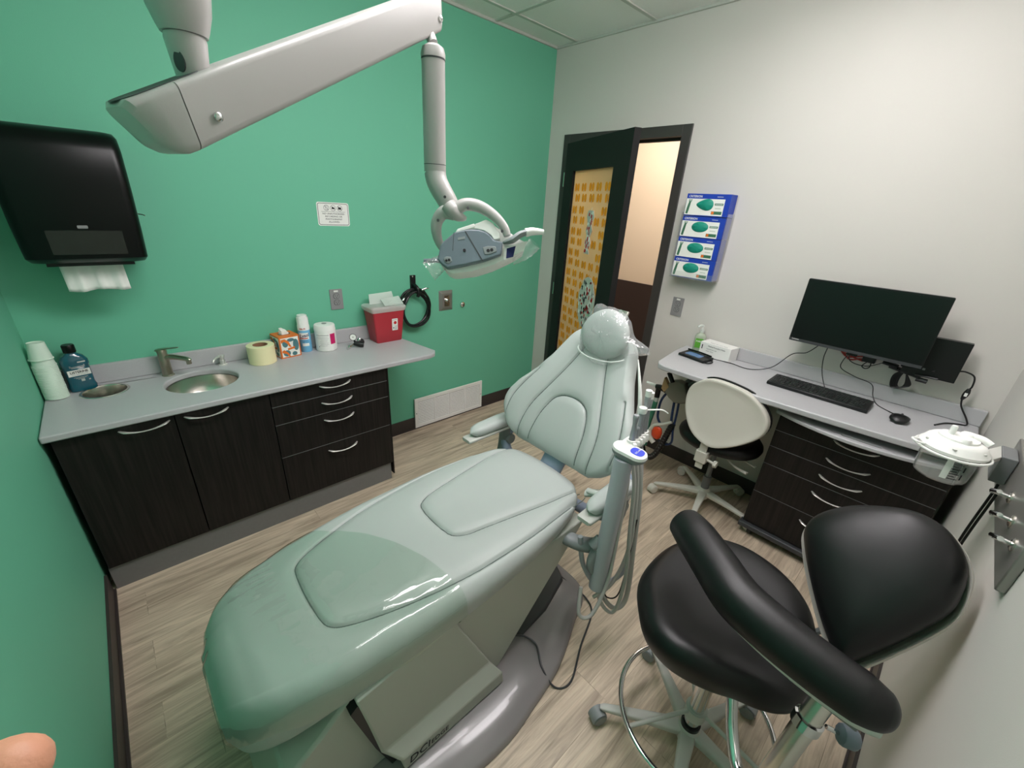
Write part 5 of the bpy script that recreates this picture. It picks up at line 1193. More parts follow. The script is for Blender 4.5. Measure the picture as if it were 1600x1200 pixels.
# chair body below the seat
b = nb()
sec = lambda x, yb_, yt_, z0, z1, rr=0.02: None
def skirt_prism(bm, x0, x1, zl0, zl1, zt0, zt1, yo, flare=0.035):
    """mirrored pair of outer covers with a flared foot, spanning both sides"""
    prof = lambda zl, zt_: [(yo, zt_), (yo, zl + 0.10), (yo + flare, zl + 0.055), (yo + flare, zl)]
    secs = []
    for x, zl, zt_ in ((x0, zl0, zt0), (x1, zl1, zt1)):
        p = prof(zl, zt_); secs.append([(x, YC - y, z) for y, z in p] + [(x, YC + y, z) for y, z in p[::-1]])
    loft(bm, secs)
secs = []
for xb, xm, xt, zt_ in ((0.648, 0.60, 0.548, 0.47), (1.058, 1.02, 0.862, 0.515)):
    pr = [(xt, 0.295, zt_), (xm, 0.295, 0.165), (xb - 0.005, 0.332, 0.118), (xb, 0.334, 0.058)]
    secs.append([(x, YC - y, z) for x, y, z in pr] + [(x, YC + y, z) for x, y, z in pr[::-1]])
loft(b, secs)
mc_ = link('side_cover', b, COVERG, ch, smooth=20, bevel=0.006)
b = nb(); loft(b, [[(x0_, YC + y, z0_) for x0_, z0_, y in ((x0, 0.11, 0), (x0, 0.11, 0))] for x0 in (0, 1)], cap=False) if False else None
b = nb()
prism(b, [(1.03, YC - 0.275, 0.055), (0.86, YC - 0.275, 0.40), (0.86, YC - 0.275, 0.52), (1.52, YC - 0.275, 0.54), (1.50, YC - 0.275, 0.51), (1.085, YC - 0.275, 0.055)], (0, 0.55, 0)); link('lift_arm_cover', b, COVERG, ch, smooth=20, bevel=0.006)
b = nb(); prism(b, [(0.36, YC - 0.262, 0.05), (0.30, YC - 0.262, 0.10), (0.36, YC - 0.262, 0.31), (0.46, YC - 0.262, 0.38), (0.545, YC - 0.262, 0.455), (0.606, YC - 0.262, 0.20), (0.645, YC - 0.262, 0.05)], (0, 0.524, 0)); link('front_cover', b, COVERG, ch, smooth=20, bevel=0.01)
b = nb(); prism(b, [(0.626, YC - 0.291, 0.056), (0.583, YC - 0.291, 0.20), (0.530, YC - 0.291, 0.43), (0.555, YC - 0.291, 0.45), (0.61, YC - 0.291, 0.20), (0.655, YC - 0.291, 0.06)], (0, 0.582, 0)); link('gap_gasket', b, BLACKP, ch, smooth=20)
b = nb(); lathe(b, [(0, 0), (0.012, 0), (0.012, 0.005), (0.007, 0.012), (0, 0.014)], (0.887, YC - 0.276, 0.487), (0, -1, 0), n=18); link('green_button', b, mat('green_button', rgb(18, 120, 60), 0.2), ch)
# base plate
b = nb(); out = []
bx_pts = [(0.34, 0.10), (0.36, 0.30), (0.50, 0.42), (0.9, 0.475), (1.12, 0.452), (1.30, 0.412), (1.50, 0.325), (1.60, 0.285), (1.66, 0.20), (1.67, 0.0)]
lo_ = smooth2(bx_pts, 5); outl = [(x, y) for x, y in lo_] + [(x, -y) for x, y in lo_[::-1][1:]]
def scaled(k, z): return [((x - 1.0) * k + 1.0, YC + y * k, z) for x, y in outl]
loft(b, [scaled(1.0, 0.0), scaled(1.0, 0.018), scaled(0.975, 0.032), scaled(0.84, 0.050), scaled(0.6, 0.060)]); base = link('base_plate', b, BASEG, ch, smooth=50)
b = nb(); prism(b, [(x, y, 0.040) for x, y in [(1.22, YC - 0.25), (1.40, YC - 0.23), (1.585, YC - 0.17), (1.62, YC - 0.10), (1.62, YC + 0.10), (1.585, YC + 0.17), (1.40, YC + 0.23), (1.22, YC + 0.25)]], (0, 0, 0.03)); link('rear_housing', b, DARKG, base, bevel=0.012, bseg=3)
Me = frame_mat((0.745, YC - 0.3345, 0.088), (1, 0, 0), (0, 0.02, 1))
text('emblem_text', 'DCI', Me @ Matrix.Translation((-0.045, 0, 0)), 0.045, INK, mc_, sx=1.0, shear=0.15); text('emblem_text', 'EDGE', Me @ Matrix.Translation((0.030, -0.003, 0)), 0.026, INK, mc_, sx=1.05, shear=0.1)
# swivel ring under the near armrest that carries the delivery arm
b = nb(); tube(b, [(1.40, YC - 0.20, 0.50), (1.44, YC - 0.32, 0.49), (1.50, YC - 0.38, 0.50), (1.60, YC - 0.36, 0.53), (1.64, YC - 0.28, 0.56)], [0.03, 0.034, 0.034, 0.032, 0.028], 14, flat=0.75); link('delivery_bracket', b, SLATE, ch)

# ================================================================== ASSISTANT ARM WITH INSTRUMENTS
DL = Vector((1.505, 0.925, 0.0))
dl_ = root('instrument_holder', (1.505, 0.925, 0.31), 'grey-green instrument post with a blue badge on its white cap, right of the dental chair', 'instrument holder')
b = nb(); tube(b, [(1.490, 0.920, 0.315), (1.500, 0.922, 0.5), (1.512, 0.925, 0.7), (1.522, 0.928, 0.885)], [0.030, 0.031, 0.031, 0.032], 24, k=2); link('post', b, TUBEG, dl_)
ci = Vector((0.10, -0.99, 0)).normalized(); cj = Vector((0, 0, 1)).cross(ci)
cn = (Vector((0, 0, 1)) * 0.88 + ci * 0.05 + (CAM - DL).normalized() * 0.1).normalized()
cx_ = (ci - cn * ci.dot(cn)).normalized(); cp_ = Vector((1.532, 0.918, 0.908)); Mcp = frame_mat(cp_, cx_, cn.cross(cx_))
b = nb(); loft(b, [[Mcp @ Vector((x, y, z)) for x, y in rrect(w, d, r, 5)] for z, w, d, r in ((-0.022, 0.085, 0.05, 0.024), (-0.008, 0.118, 0.066, 0.032), (0.004, 0.124, 0.070, 0.034))]); link('cap_body', b, SLATE, dl_)
b = nb(); loft(b, [[Mcp @ Vector((x, y, z)) for x, y in rrect(w, d, r, 5)] for z, w, d, r in ((0.0045, 0.122, 0.068, 0.033), (0.014, 0.118, 0.064, 0.031), (0.018, 0.104, 0.052, 0.025))]); cap = link('cap_top', b, WHITEP, dl_)
b = nb(); plate(b, Mcp @ Matrix.Translation((0.026, 0, 0.0183)), 0.046, 0.040, 0.001, 0.016); bd = link('badge', b, BADGE, cap)
text('badge_text', 'DCI edge', Mcp @ Matrix.Translation((0.026, 0.004, 0.0196)) @ Matrix.Rotation(math.radians(90), 4, 'Z'), 0.0095, WHITEP, bd)
b = nb(); tube(b, [(1.50, 0.925, 0.36), (1.47, 0.95, 0.42), (1.49, 0.945, 0.50)], 0.018, 12); tube(b, [(1.475, 0.96, 0.50), (1.50, 0.945, 0.53)], 0.022, 12, k=1); link('arm_joint', b, SLATE, dl_)
# holder bar with rings
HB0 = Vector((1.568, 0.936, 0.926)); HB1 = Vector((1.652, 0.941, 0.930))
b = nb(); tube(b, [(1.520, 0.930, 0.87), (1.55, 0.96, 0.90), HB0 + Vector((0, 0.025, -0.01)), HB1 + Vector((0, 0.02, -0.01))], 0.010, 10)
hp = []
for k in range(5):
    t = k / 4; p = HB0.lerp(HB1, t) ; hp.append(p)
    lathe(b, [(0.0115, -0.012), (0.0155, -0.012), (0.016, 0.012), (0.0115, 0.014), (0.0115, -0.012)], p, (-.05, 0, 1), n=18)
link('holder_bar', b, WHITEP, dl_)
def handpiece(p, h, kind, label):
    r = root('handpiece', tuple(p - Vector((0, 0, 0.05))), label, 'dental instrument', 'instruments hanging in the holder')
    d = Vector((-0.04, 0.0, 1)).normalized()
    b = nb(); lathe(b, [(0, -0.06), (0.007, -0.06), (0.009, -0.02), (0.0102, 0.019), (0.0105, 0.03), (0.0085, 0.05), (0.0075, h * 0.7), (0.0100, h * 0.9), (0.0100, h), (0.008, h + 0.003), (0, h + 0.003)], p, d, n=20); link('body', b, HPG, r)
    b = nb(); lathe(b, [(0, -0.016), (0.007, -0.013), (0.0095, -0.004), (0.0095, 0.004), (0.006, 0.014), (0, 0.016)], p + Vector((-0.010, -0.018, -0.006)), d, n=16); link('lever', b, WHITEP, r)
    if kind == 'syringe':
        b = nb(); q = p + d * h; lathe(b, [(0, 0), (0.013, 0), (0.015, 0.010), (0.013, 0.020), (0, 0.024)], q, d, n=18); link('head', b, WHITEP, r)
        b = nb(); tube(b, [q + Vector((0, 0, 0.010)), q + Vector((0.03, -0.022, 0.011)), q + Vector((0.055, -0.040, 0.010)), q + Vector((0.075, -0.054, -0.003))], [0.003, 0.003, 0.0028, 0.002], 8); link('nozzle', b, WHITEP, r)
    if kind == 'suction':
        b = nb(); q = p + d * h; tube(b, [q, q + d * 0.022], [0.0105, 0.0105], 14, k=1); link('collar', b, WHITEP, r)
    return r
kinds = [(0.105, 'valve', 'grey suction handpiece nearest the post in the holder'), (0.05, 'valve', 'short grey instrument second from the post in the holder'), (0.10, 'syringe', 'air and water syringe with a thin bent nozzle in the holder'), (0.155, 'suction', 'tall grey suction handpiece with a white collar in the holder'), (0.14, 'suction', 'farthest tall grey handpiece at the end of the holder')]
for p, (h, kd, lab) in zip(hp, kinds): handpiece(p, h, kd, lab)
b = nb(); tube(b, [hp[4] + Vector((0.02, 0.03, 0.0)), hp[4] + Vector((0.03, 0.06, 0.13)), hp[4] + Vector((0.055, 0.105, 0.235))], [0.010, 0.007, 0.002], 10); tag(link('suction_tip', b, WHITEP), 'long tapering white suction tip pointing straight up from the holder', 'suction tip')
# hoses from the instruments looping down and back to the post
def hose(pts, r, m, label, nm='instrument_hose'):
    b = nb(); tube(b, pts, r, 10); return tag(link(nm, b, m), label, 'hose', 'hoses of the instrument holder')
hose([hp[0] - Vector((0, 0, 0.06)), (1.560, 0.915, 0.75), (1.535, 0.90, 0.55), (1.50, 0.885, 0.36), (1.44, 0.89, 0.23), (1.40, 0.92, 0.235), (1.43, 0.95, 0.33)], 0.0075, HOSEG, 'grey hose hanging tight beside the instrument post and curling under it')
hose([hp[1] - Vector((0, 0, 0.06)), (1.60, 0.91, 0.75), (1.595, 0.885, 0.55), (1.59, 0.86, 0.35), (1.58, 0.862, 0.19), (1.56, 0.88, 0.155), (1.53, 0.92, 0.22), (1.50, 0.96, 0.40)], 0.0075, HOSEG, 'grey hose making the lowest small loop below the instrument post')
hose([hp[2] - Vector((0, 0, 0.06)), (1.62, 0.91, 0.75), (1.61, 0.88, 0.50), (1.56, 0.89, 0.32), (1.50, 0.93, 0.24)], 0.0075, HOSEG, 'middle grey hose crossing behind the instrument post')
hose([hp[3] - Vector((0, 0, 0.06)), (1.65, 0.91, 0.72), (1.645, 0.88, 0.45), (1.64, 0.86, 0.20), (1.60, 0.88, 0.145), (1.56, 0.93, 0.22), (1.54, 0.98, 0.42)], 0.010, HOSEG, 'thick grey suction hose with a wide low loop')
hose([hp[4] - Vector((0, 0, 0.06)), (1.67, 0.92, 0.70), (1.66, 0.90, 0.45), (1.64, 0.90, 0.30), (1.55, 0.95, 0.26), (1.50, 1.0, 0.36), (1.48, 1.02, 0.5)], 0.010, TUBEG, 'rearmost pale suction hose of the instrument holder')
hose([(1.62, 0.88, 0.60), (1.615, 0.875, 0.35), (1.60, 0.88, 0.22), (1.575, 0.91, 0.20), (1.56, 0.93, 0.25)], 0.003, BLACKP, 'thin dark cord hanging inside the hose loops')
cable('floor_cord', [(1.60, 1.23, 0.045), (1.61, 1.10, 0.03), (1.625, 1.03, 0.006), (1.58, 0.965, 0.005), (1.42, 0.90, 0.005), (1.28, 0.835, 0.005), (1.215, 0.86, 0.005), (1.21, 0.93, 0.045), (1.25, 1.0, 0.06), (1.235, 1.055, 0.07), (1.20, 1.085, 0.075)], 0.004, DARKG, 'thin dark cord looping over the floor beside the chair base')

for o in list(COL.objects):
    if o.parent is None and (o is dl_ or o.name.split('.')[0] in ('handpiece', 'suction_tip', 'instrument_hose')): o.location = Vector(o.location) + Vector((-0.056, -0.031, 0.040))

# ================================================================== OPERATING LIGHT
ol = root('operating_light', (0.535, 1.235, 1.72), 'grey dental operating light hanging from the ceiling on a jointed arm', 'dental light')
PA = Vector((0.511, 1.196, 0.0)); 
b = nb(); lathe(b, [(0, RH - 0.002), (0.09, RH - 0.002), (0.09, RH - 0.02), (0.05, RH - 0.04), (0.046, RH - 0.05), (0.046, 1.985), (0.0445, 1.98), (0, 1.98)], PA, n=32); link('ceiling_post', b, LGREYP, ol)
b = nb(); lathe(b, [(0, 1.978), (0.043, 1.978), (0.0435, 1.95), (0.0425, 1.93), (0.0385, 1.905), (0.032, 1.885), (0.029, 1.878), (0, 1.878)], PA, n=32); link('upper_collar', b, LGREYP, ol)
b = nb(); lathe(b, [(0, 1.8775), (0.0255, 1.8775), (0.0265, 1.872), (0.0235, 1.845), (0.021, 1.825), (0.021, 1.805), (0, 1.805)], PA, n=28); kn_ = link('knuckle', b, LGREYP, ol)
b = nb(); kd2 = (Vector((CAM.x, CAM.y, 1.84)) - Vector((PA.x, PA.y, 1.84))).normalized(); kd2 = Vector((kd2.x - 0.75, kd2.y, 0)).normalized(); lathe(b, [(0, 0.0245), (0.0075, 0.0240), (0.0075, 0.010), (0, 0.010)], Vector((PA.x, PA.y, 1.842)), kd2, n=18, sx=1.7); link('slot', b, DARKG, kn_)
AE = Vector((1.024, 1.346, 2.07)); AS = Vector((0.489, 1.183, 1.778)); ad = (AE - AS).normalized(); aside = ad.cross(Vector((0, 0, 1))).normalized(); aup = aside.cross(ad).normalized()
alen = (AE - AS).length
def asec(t, w, h, r, sh=0.0, c=(0, 0)): return [AS + ad * (alen * t) + ad * (sh * (y / h)) + aside * (x + c[0]) + aup * (y + c[1]) for x, y in rrect(w, h, r, 4)]
def asec(t, w, h, r, sh=0.0, c=(0, 0)): return [AS + ad * (alen * t) + ad * (sh * (y + c[1])) + aside * (x + c[0]) + aup * (y + c[1]) for x, y in rrect(w, h, r, 4)]
b = nb(); loft(b, [asec(-0.028, 0.088, 0.078, 0.010, 0.30), asec(0.45, 0.078, 0.076, 0.010, 0.35), asec(0.93, 0.068, 0.073, 0.009, 0.4), asec(1.0, 0.066, 0.072, 0.009, 0.45), asec(1.012, 0.058, 0.060, 0.009, 0.45)]); arm = link('arm', b, LGREYP, ol, smooth=25)
ac_ = lambda a, w, h, r, sh=0.0, c=(0, 0): asec(a / alen, w, h, r, sh, c)
b = nb(); loft(b, [ac_(-0.0745, 0.036, 0.030, 0.010, -0.2, (0, 0.012)), ac_(-0.073, 0.060, 0.056, 0.012, -0.25, (0, 0.006)), ac_(-0.064, 0.076, 0.072, 0.012, -0.25, (0, 0.003)), ac_(-0.045, 0.085, 0.077, 0.012, 0.0), ac_(-0.0195, 0.088, 0.078, 0.010, 0.30)]); link('arm_end_cap', b, LGREYP, arm, smooth=35)
b = nb(); sl = [AS + ad * (-0.015 + x) + aup * 0.0388 + aside * y for x, y in rrect(0.13, 0.052, 0.025, 6)]; prism(b, sl, aup * 0.001); link('pivot_slot', b, DARKG, arm)
b = nb(); lathe(b, [(0, 0), (0.0065, 0), (0.006, 0.004), (0.003, 0.0065), (0, 0.007)], AS + ad * 0.018 - aup * 0.012 + aside * 0.0438, aside, n=16); lathe(b, [(0, 0), (0.0065, 0), (0.006, 0.004), (0, 0.006)], AE - ad * 0.012 - aup * 0.014 + aside * 0.0325, aside, n=16); link('screw', b, CHROME, arm)
DT = Vector((1.002, 1.302, 0))
b = nb(); tube(b, [AE + Vector((-0.02, -0.008, -0.02)), (1.003, 1.303, 2.0)], 0.011, 14, k=1); lathe(b, [(0, 1.998), (0.014, 1.998), (0.024, 1.992), (0.0275, 1.98), (0.0275, 1.972), (0, 1.972)], DT, n=26); link('swivel', b, LGREYP, ol)
b = nb(); lathe(b, [(0, 1.9705), (0.0265, 1.9705), (0.0265, 1.745), (0, 1.745)], DT, n=28); dt_ = link('drop_tube', b, LGREYP, ol)
b = nb(); lathe(b, [(0.0262, 1.969), (0.0272, 1.969), (0.0272, 1.9715), (0.0262, 1.9715)], DT, n=28); lathe(b, [(0.0262, 1.760), (0.02675, 1.760), (0.02675, 1.7615), (0.0262, 1.7615)], DT, n=28); link('joint_ring', b, DARKG, dt_)
b = nb(); tube(b, [Vector((1.002, 1.302, 1.7435)), (1.002, 1.295, 1.725), (1.006, 1.283, 1.705), (1.014, 1.272, 1.685), (1.022, 1.266, 1.668)], [0.0262, 0.0262, 0.0258, 0.025, 0.024], 22); link('elbow', b, LGREYP, ol)
b = nb()
for q_ in ((1.002, 1.296, 1.728), (1.012, 1.275, 1.690)):
    nrm = (CAM - Vector(q_)).normalized(); lathe(b, [(0, 0.0262), (0.0035, 0.0262), (0.0035, 0.024)], q_, nrm, n=10)
link('elbow_screw', b, DARKG, ol)
# lamp head: local frame, x along the head, z out of its grey back plate
LC = Vector((1.027, 1.174, 1.571))
hx_ = Vector((0.7355, -0.6752, 0.0559)); hy_ = Vector((0.2417, 0.3386, 0.9094)); hz0 = hx_.cross(hy_).normalized()
K = 0.0016
def lp_(u, v, z=0.0): return LC + hx_ * ((u - 740) * K) + hy_ * ((392 - v) * K) + hz0 * z
def lpoly(bm, pts, z0, z1, k=1.0, mi=0):
    cu_ = sum(p[0] for p in pts) / len(pts); cv_ = sum(p[1] for p in pts) / len(pts)
    prism(bm, [lp_(cu_ + (u - cu_) * k, cv_ + (v - cv_) * k, z0) for u, v in pts], hz0 * (z1 - z0), mi)
lh = bpy.data.objects.new('lamp_head', None); COL.objects.link(lh); lh.parent = ol; lh.location = LC - wl(ol); WL[lh.name] = LC.copy()
back_ = [(689.5, 388), (693.6, 381), (703, 373), (711.5, 366), (722, 363.5), (735, 361.5), (748, 362), (759, 365), (768, 372), (772, 378), (786, 381), (783.5, 401), (757, 410), (728, 417), (700.5, 422), (692, 416), (685, 408), (687, 400)]
front_ = [(686, 408), (690, 390), (705, 372), (712, 360), (730, 354), (757, 345), (768, 347), (780, 356), (795, 360), (812, 372), (822, 377), (818, 390), (800, 400), (770, 414), (738, 424), (706, 428), (697, 424)]
b = nb(); lpoly(b, back_, 0.0, 0.016); link('rear_housing', b, BLUEG, lh, bevel=0.004, bseg=3)
b = nb(); loft(b, [[lp_(754 + (u - 754) * k, 388 + (v - 388) * k, z) for u, v in front_] for k, z in ((0.62, -0.085), (0.86, -0.078), (0.98, -0.050), (1.0, -0.020), (0.97, -0.002))]); link('front_housing', b, WHITEP, lh, smooth=35)
b = nb(); lpoly(b, [(712, 367), (716, 360), (742, 351.5), (743, 357.5), (735, 360.5)], -0.01, 0.012); lpoly(b, [(736, 361), (743, 352), (760, 345), (770, 350), (782, 366), (782, 375), (772, 377), (768, 370), (757, 362.5), (746, 360)], -0.02, 0.010); link('top_shell', b, WHITEP, lh, bevel=0.002)
b = nb(); lpoly(b, [(727, 365), (729, 365), (756, 410.5), (754.5, 411)], 0.0161, 0.0166); lpoly(b, [(710.5, 367), (711.3, 367), (709.5, 395), (708.7, 395)], 0.0161, 0.0164); link('seam', b, DARKG, lh)
b = nb(); 
for pts in ([(695, 407), (699, 404), (706, 404.5), (708, 411), (703, 415.5), (697, 413)], [(755, 390), (763, 388), (775, 388.5), (777, 396), (766, 400.5), (758, 401)]): lpoly(b, pts, 0.014, 0.0175)
lpoly(b, [(717, 375), (728, 373), (728, 377), (717, 379)], 0.0161, 0.0168); link('recess_panel', b, SLATE, lh, bevel=0.001)
b = nb()
for u, v, r in ((699.5, 410.5, .0032), (703.5, 409.5, .0032), (763.5, 395, .004), (769, 394, .004), (727, 394.5, .0036)): lathe(b, [(0, 0.0182), (r, 0.0182), (r, 0.015)], lp_(u, v), hz0, n=12)
link('screw_hole', b, INK, lh)
# handles
b = nb(); tube(b, [lp_(690, 405, -0.01), lp_(680, 405.5, -0.006), lp_(672, 406, -0.006), lp_(662, 406.5, -0.006)], [0.008, 0.0055, 0.0055, 0.0055], 10); link('handle', b, BLUEG, lh)
b = nb(); tube(b, [lp_(787, 379, 0.0), lp_(800, 378, 0.012), lp_(812, 370, 0.014), lp_(822, 366, 0.012)], [0.005, 0.012, 0.012, 0.010], 12, flat=0.7); link('handle', b, SLATE, lh)
b = nb(); tube(b, [lp_(821, 366.5, 0.012), lp_(832, 364, 0.01), lp_(849, 363.5, 0.004)], [0.0105, 0.0095, 0.006], 12); link('handle_grip', b, WHITEP, lh)
# yoke fork
b = nb(); tube(b, [lp_(702, 324, 0.012), lp_(709, 332, 0.010), lp_(718, 339, 0.005), lp_(729, 342, 0.0)], [0.025, 0.026, 0.017, 0.005], 18, flat=0.75)
tube(b, [lp_(712, 336, 0.012), lp_(695, 334, 0.008), lp_(684, 344, 0.0), lp_(681, 358, -0.008), lp_(684, 373, -0.02), lp_(694, 388, -0.03)], [0.018, 0.017, 0.0145, 0.013, 0.011, 0.010], 14, flat=0.8, up=hz0)
tube(b, [lp_(714, 330, 0.012), lp_(728, 323.5, 0.014), lp_(745, 325, 0.014), lp_(762, 333, 0.014), lp_(778, 346, 0.014), lp_(789, 360, 0.012), lp_(793, 371, 0.010)], [0.016, 0.0155, 0.015, 0.0135, 0.012, 0.0105, 0.009], 14, flat=0.8, up=hz0); link('yoke', b, LGREYP, ol)
b = nb()
for u, v, z in ((686, 347, 0.013), (733, 332, 0.027), (785, 366, 0.0215)): lathe(b, [(0, 0.0005), (0.0032, 0.0005), (0.0032, -0.003)], lp_(u, v, z), hz0, n=10)
link('yoke_screw', b, DARKG, ol)
# label and plastic handle sleeves
b = nb(); lpoly(b, [(784, 386), (824, 376), (818, 391), (788, 406)], -0.004, -0.001); lb = link('label_panel', b, WHITEPAPER, lh)
b = nb(); lpoly(b, [(792, 388), (806, 384), (802, 401), (791, 403.5)], -0.001, -0.0004); link('blue_label', b, INKB, lb)
def sleeve(pts, rr, label):
    b = nb(); P = catmull(pts, 5); secs = []
    for i, p in enumerate(P):
        T = (P[min(i + 1, len(P) - 1)] - P[max(i - 1, 0)]).normalized(); U = hz0; V_ = T.cross(U).normalized(); t = i / (len(P) - 1); r = rr[0] + (rr[1] - rr[0]) * t
        secs.append([p + (U * math.cos(a) * 0.6 + V_ * math.sin(a)) * r * (1 + 0.10 * math.sin(5 * a + 3 * i)) for a in (2 * PI * j / 24 for j in range(24))])
    loft(b, secs, cap=False); return tag(link('handle_sleeve', b, CLEARB, smooth=30), label, 'plastic sleeve')
sleeve([lp_(694, 408, 0), lp_(684, 414, 0.0), lp_(670, 424, 0.0)], (0.017, 0.026), 'loose clear plastic sleeve drooping from the left handle of the operating light')
sleeve([lp_(800, 398, -0.03), lp_(822, 390, -0.02), lp_(836, 378, -0.01)], (0.016, 0.017), 'crumpled clear plastic sleeve under the right handle of the operating light')

# ================================================================== STOOLS
def star_base(rt, c, R, a0, m_arm, m_wheel, hub_z=0.085, tip_z=0.066, hooded=True, rim=None):
    c = Vector(c)
    b = nb(); lathe(b, [(0, hub_z - 0.05), (0.030, hub_z - 0.05), (0.040, hub_z - 0.02), (0.042, hub_z + 0.005), (0.032, hub_z + 0.022), (0.026, hub_z + 0.03), (0, hub_z + 0.03)], c, n=28); link('hub', b, m_arm, rt)
    for k in range(5):
        a = math.radians(a0 + 72 * k); d = Vector((math.cos(a), math.sin(a), 0)); s = Vector((-d.y, d.x, 0)); secs = []
        for t, w, h, z in ((0.02, 0.030, 0.042, hub_z - 0.006), (0.10, 0.026, 0.034, hub_z - 0.002), (0.55, 0.018, 0.024, hub_z - 0.008), (0.88, 0.014, 0.018, tip_z + 0.003), (1.0, 0.012, 0.014, tip_z), (1.04, 0.008, 0.008, tip_z - 0.002)):
            secs.append([c + d * (R * t) + s * x + Vector((0, 0, z + y)) for x, y in rrect(2 * w, h, min(w, h / 2) * 0.6, 3)])
        b = nb(); loft(b, secs); arm_ = link('base_arm', b, m_arm, rt)
        ca_ = a + random.uniform(-1.2, 1.2); cd = Vector((math.cos(ca_), math.sin(ca_), 0)); tip = c + d * R; wc_ = tip + cd * 0.016; wc_.z = 0.0265
        b = nb(); ax = Vector((-cd.y, cd.x, 0))
        for sg_ in (-1, 1): lathe(b, [(0, 0.004 * sg_), (0.0225, 0.004 * sg_), (0.0262, 0.008 * sg_), (0.0262, 0.018 * sg_), (0.022, 0.022 * sg_), (0, 0.0225 * sg_)], wc_, ax, n=22)
        tube(b, [tip + Vector((0, 0, tip_z)), tip + Vector((0, 0, 0.035))], 0.007, 8, k=1)
        if hooded:
            hv = []
            for g in np.linspace(-0.3, PI * 0.75, 8): hv.append([wc_ + (cd * math.cos(g) + Vector((0, 0, 1)) * math.sin(g)) * 0.030 + ax * q for q in (-0.020, -0.008, 0.008, 0.020)])
            vv_ = [[b.verts.new(p) for p in row] for row in hv]
            for i in range(7):
                for j in range(3): b.faces.new((vv_[i][j], vv_[i + 1][j], vv_[i + 1][j + 1], vv_[i][j + 1]))
        link('caster', b, m_wheel, arm_)

# ---- front stool with body-support arm and backrest
SCc = Vector((1.425, 0.445, 0.0))
fs = root('assistant_stool', tuple(SCc), 'black padded stool with backrest and curved body-support arm, nearest the camera', 'stool')
star_base(fs, SCc, 0.285, 124, LGREY, SLATE)
b = nb(); lathe(b, [(0, 0.105), (0.025, 0.105), (0.025, 0.34), (0.0, 0.34)], SCc, n=26); lathe(b, [(0, 0.33), (0.015, 0.33), (0.015, 0.56), (0, 0.56)], SCc, n=20); link('gas_lift', b, CHROME, fs)
b = nb(); lathe(b, [(0.026, 0.105), (0.031, 0.107), (0.031, 0.125), (0.026, 0.127), (0.026, 0.105)], SCc, n=26); lathe(b, [(0, 0.48), (0.032, 0.48), (0.034, 0.56), (0, 0.56)], SCc, n=24); link('lift_sleeve', b, BLACKP, fs)
RZ = 0.185
b = nb(); tube(b, [(SCc.x - 0.01 + 0.238 * math.cos(a), SCc.y + 0.238 * math.sin(a), RZ) for a in np.linspace(0, 2 * PI, 24, endpoint=False)], 0.0085, 12, closed=True, k=3); fr_ = link('foot_ring', b, CHROME, fs)
b = nb()
for a in (0.5, 0.5 + 2 * PI / 3, 0.5 + 4 * PI / 3): tube(b, [SCc + Vector((0.03 * math.cos(a), 0.03 * math.sin(a), RZ + 0.01)), SCc + Vector((-0.01 + 0.233 * math.cos(a), 0.233 * math.sin(a), RZ))], 0.007, 10, k=1)
lathe(b, [(0, RZ - 0.02), (0.034, RZ - 0.02), (0.034, RZ + 0.02), (0, RZ + 0.02)], SCc, n=24); link('ring_spokes', b, LGREY, fr_)
# seat
SEC = Vector((1.46, 0.47, 0.0)); b = nb()
so_ = [(1.262, 0.650), (1.355, 0.705), (1.470, 0.722), (1.580, 0.708), (1.690, 0.648), (1.745, 0.540), (1.725, 0.405), (1.650, 0.302), (1.525, 0.246), (1.400, 0.228), (1.310, 0.245), (1.262, 0.290), (1.236, 0.345), (1.203, 0.400), (1.180, 0.460), (1.172, 0.520), (1.195, 0.590)]
sop = [(p.x - SEC.x, p.y - SEC.y) for p in catmull([(x, y, 0) for x, y in so_], 12, True)]
sa_ = sorted((math.atan2(y, x), math.hypot(x, y)) for x, y in sop)
SAx = np.array([a for a, r in sa_]); SAr = np.array([r for a, r in sa_])
def seat_outline(a): return float(np.interp((a + PI) % (2 * PI) - PI, np.concatenate((SAx - 2 * PI, SAx, SAx + 2 * PI)), np.tile(SAr, 3)))
SROT = 0.0
NA = 96; V = []
prof_ = [(0.0, -0.008, 0), (0.15, -0.008, 0), (0.3, -0.007, 0), (0.45, -0.005, 0), (0.6, 0.002, 0), (0.72, 0.008, 0), (0.82, 0.010, 0), (0.90, 0.006, 0), (0.96, -0.008, 0), (0.99, -0.027, 0), (1.0, -0.045, 0), (0.985, -0.070, 0), (0.93, -0.092, 0), (0.84, -0.102, 0), (0.5, -0.108, 0), (0.0, -0.108, 0)]
for q, dz, _ in prof_:
    row = []
    if q == 0: V.append([b.verts.new(SEC + Vector((0, 0, 0.655 + dz)))]); continue
    for j in range(NA):
        a = 2 * PI * j / NA; r = seat_outline(a) * q; lift = 0.022 * max(0, math.cos(a - math.radians(190))) ** 2 * (q ** 2) if dz > -0.08 else 0.0
        row.append(b.verts.new(SEC + Vector((r * math.cos(a + SROT), r * math.sin(a + SROT), 0.655 + dz + lift - 0.020 * (q * math.sin(a)) ** 2 * (1 if dz > -0.08 else 0)))))
    V.append(row)
for A_, B__ in zip(V, V[1:]):
    for j in range(NA):
        if len(A_) == 1: b.faces.new((A_[0], B__[j], B__[(j + 1) % NA]))
        elif len(B__) == 1: b.faces.new((A_[j], A_[(j + 1) % NA], B__[0]))
        else: b.faces.new((A_[j], A_[(j + 1) % NA], B__[(j + 1) % NA], B__[j]))
link('seat', b, BLACKL, fs, smooth=60, sub=1)
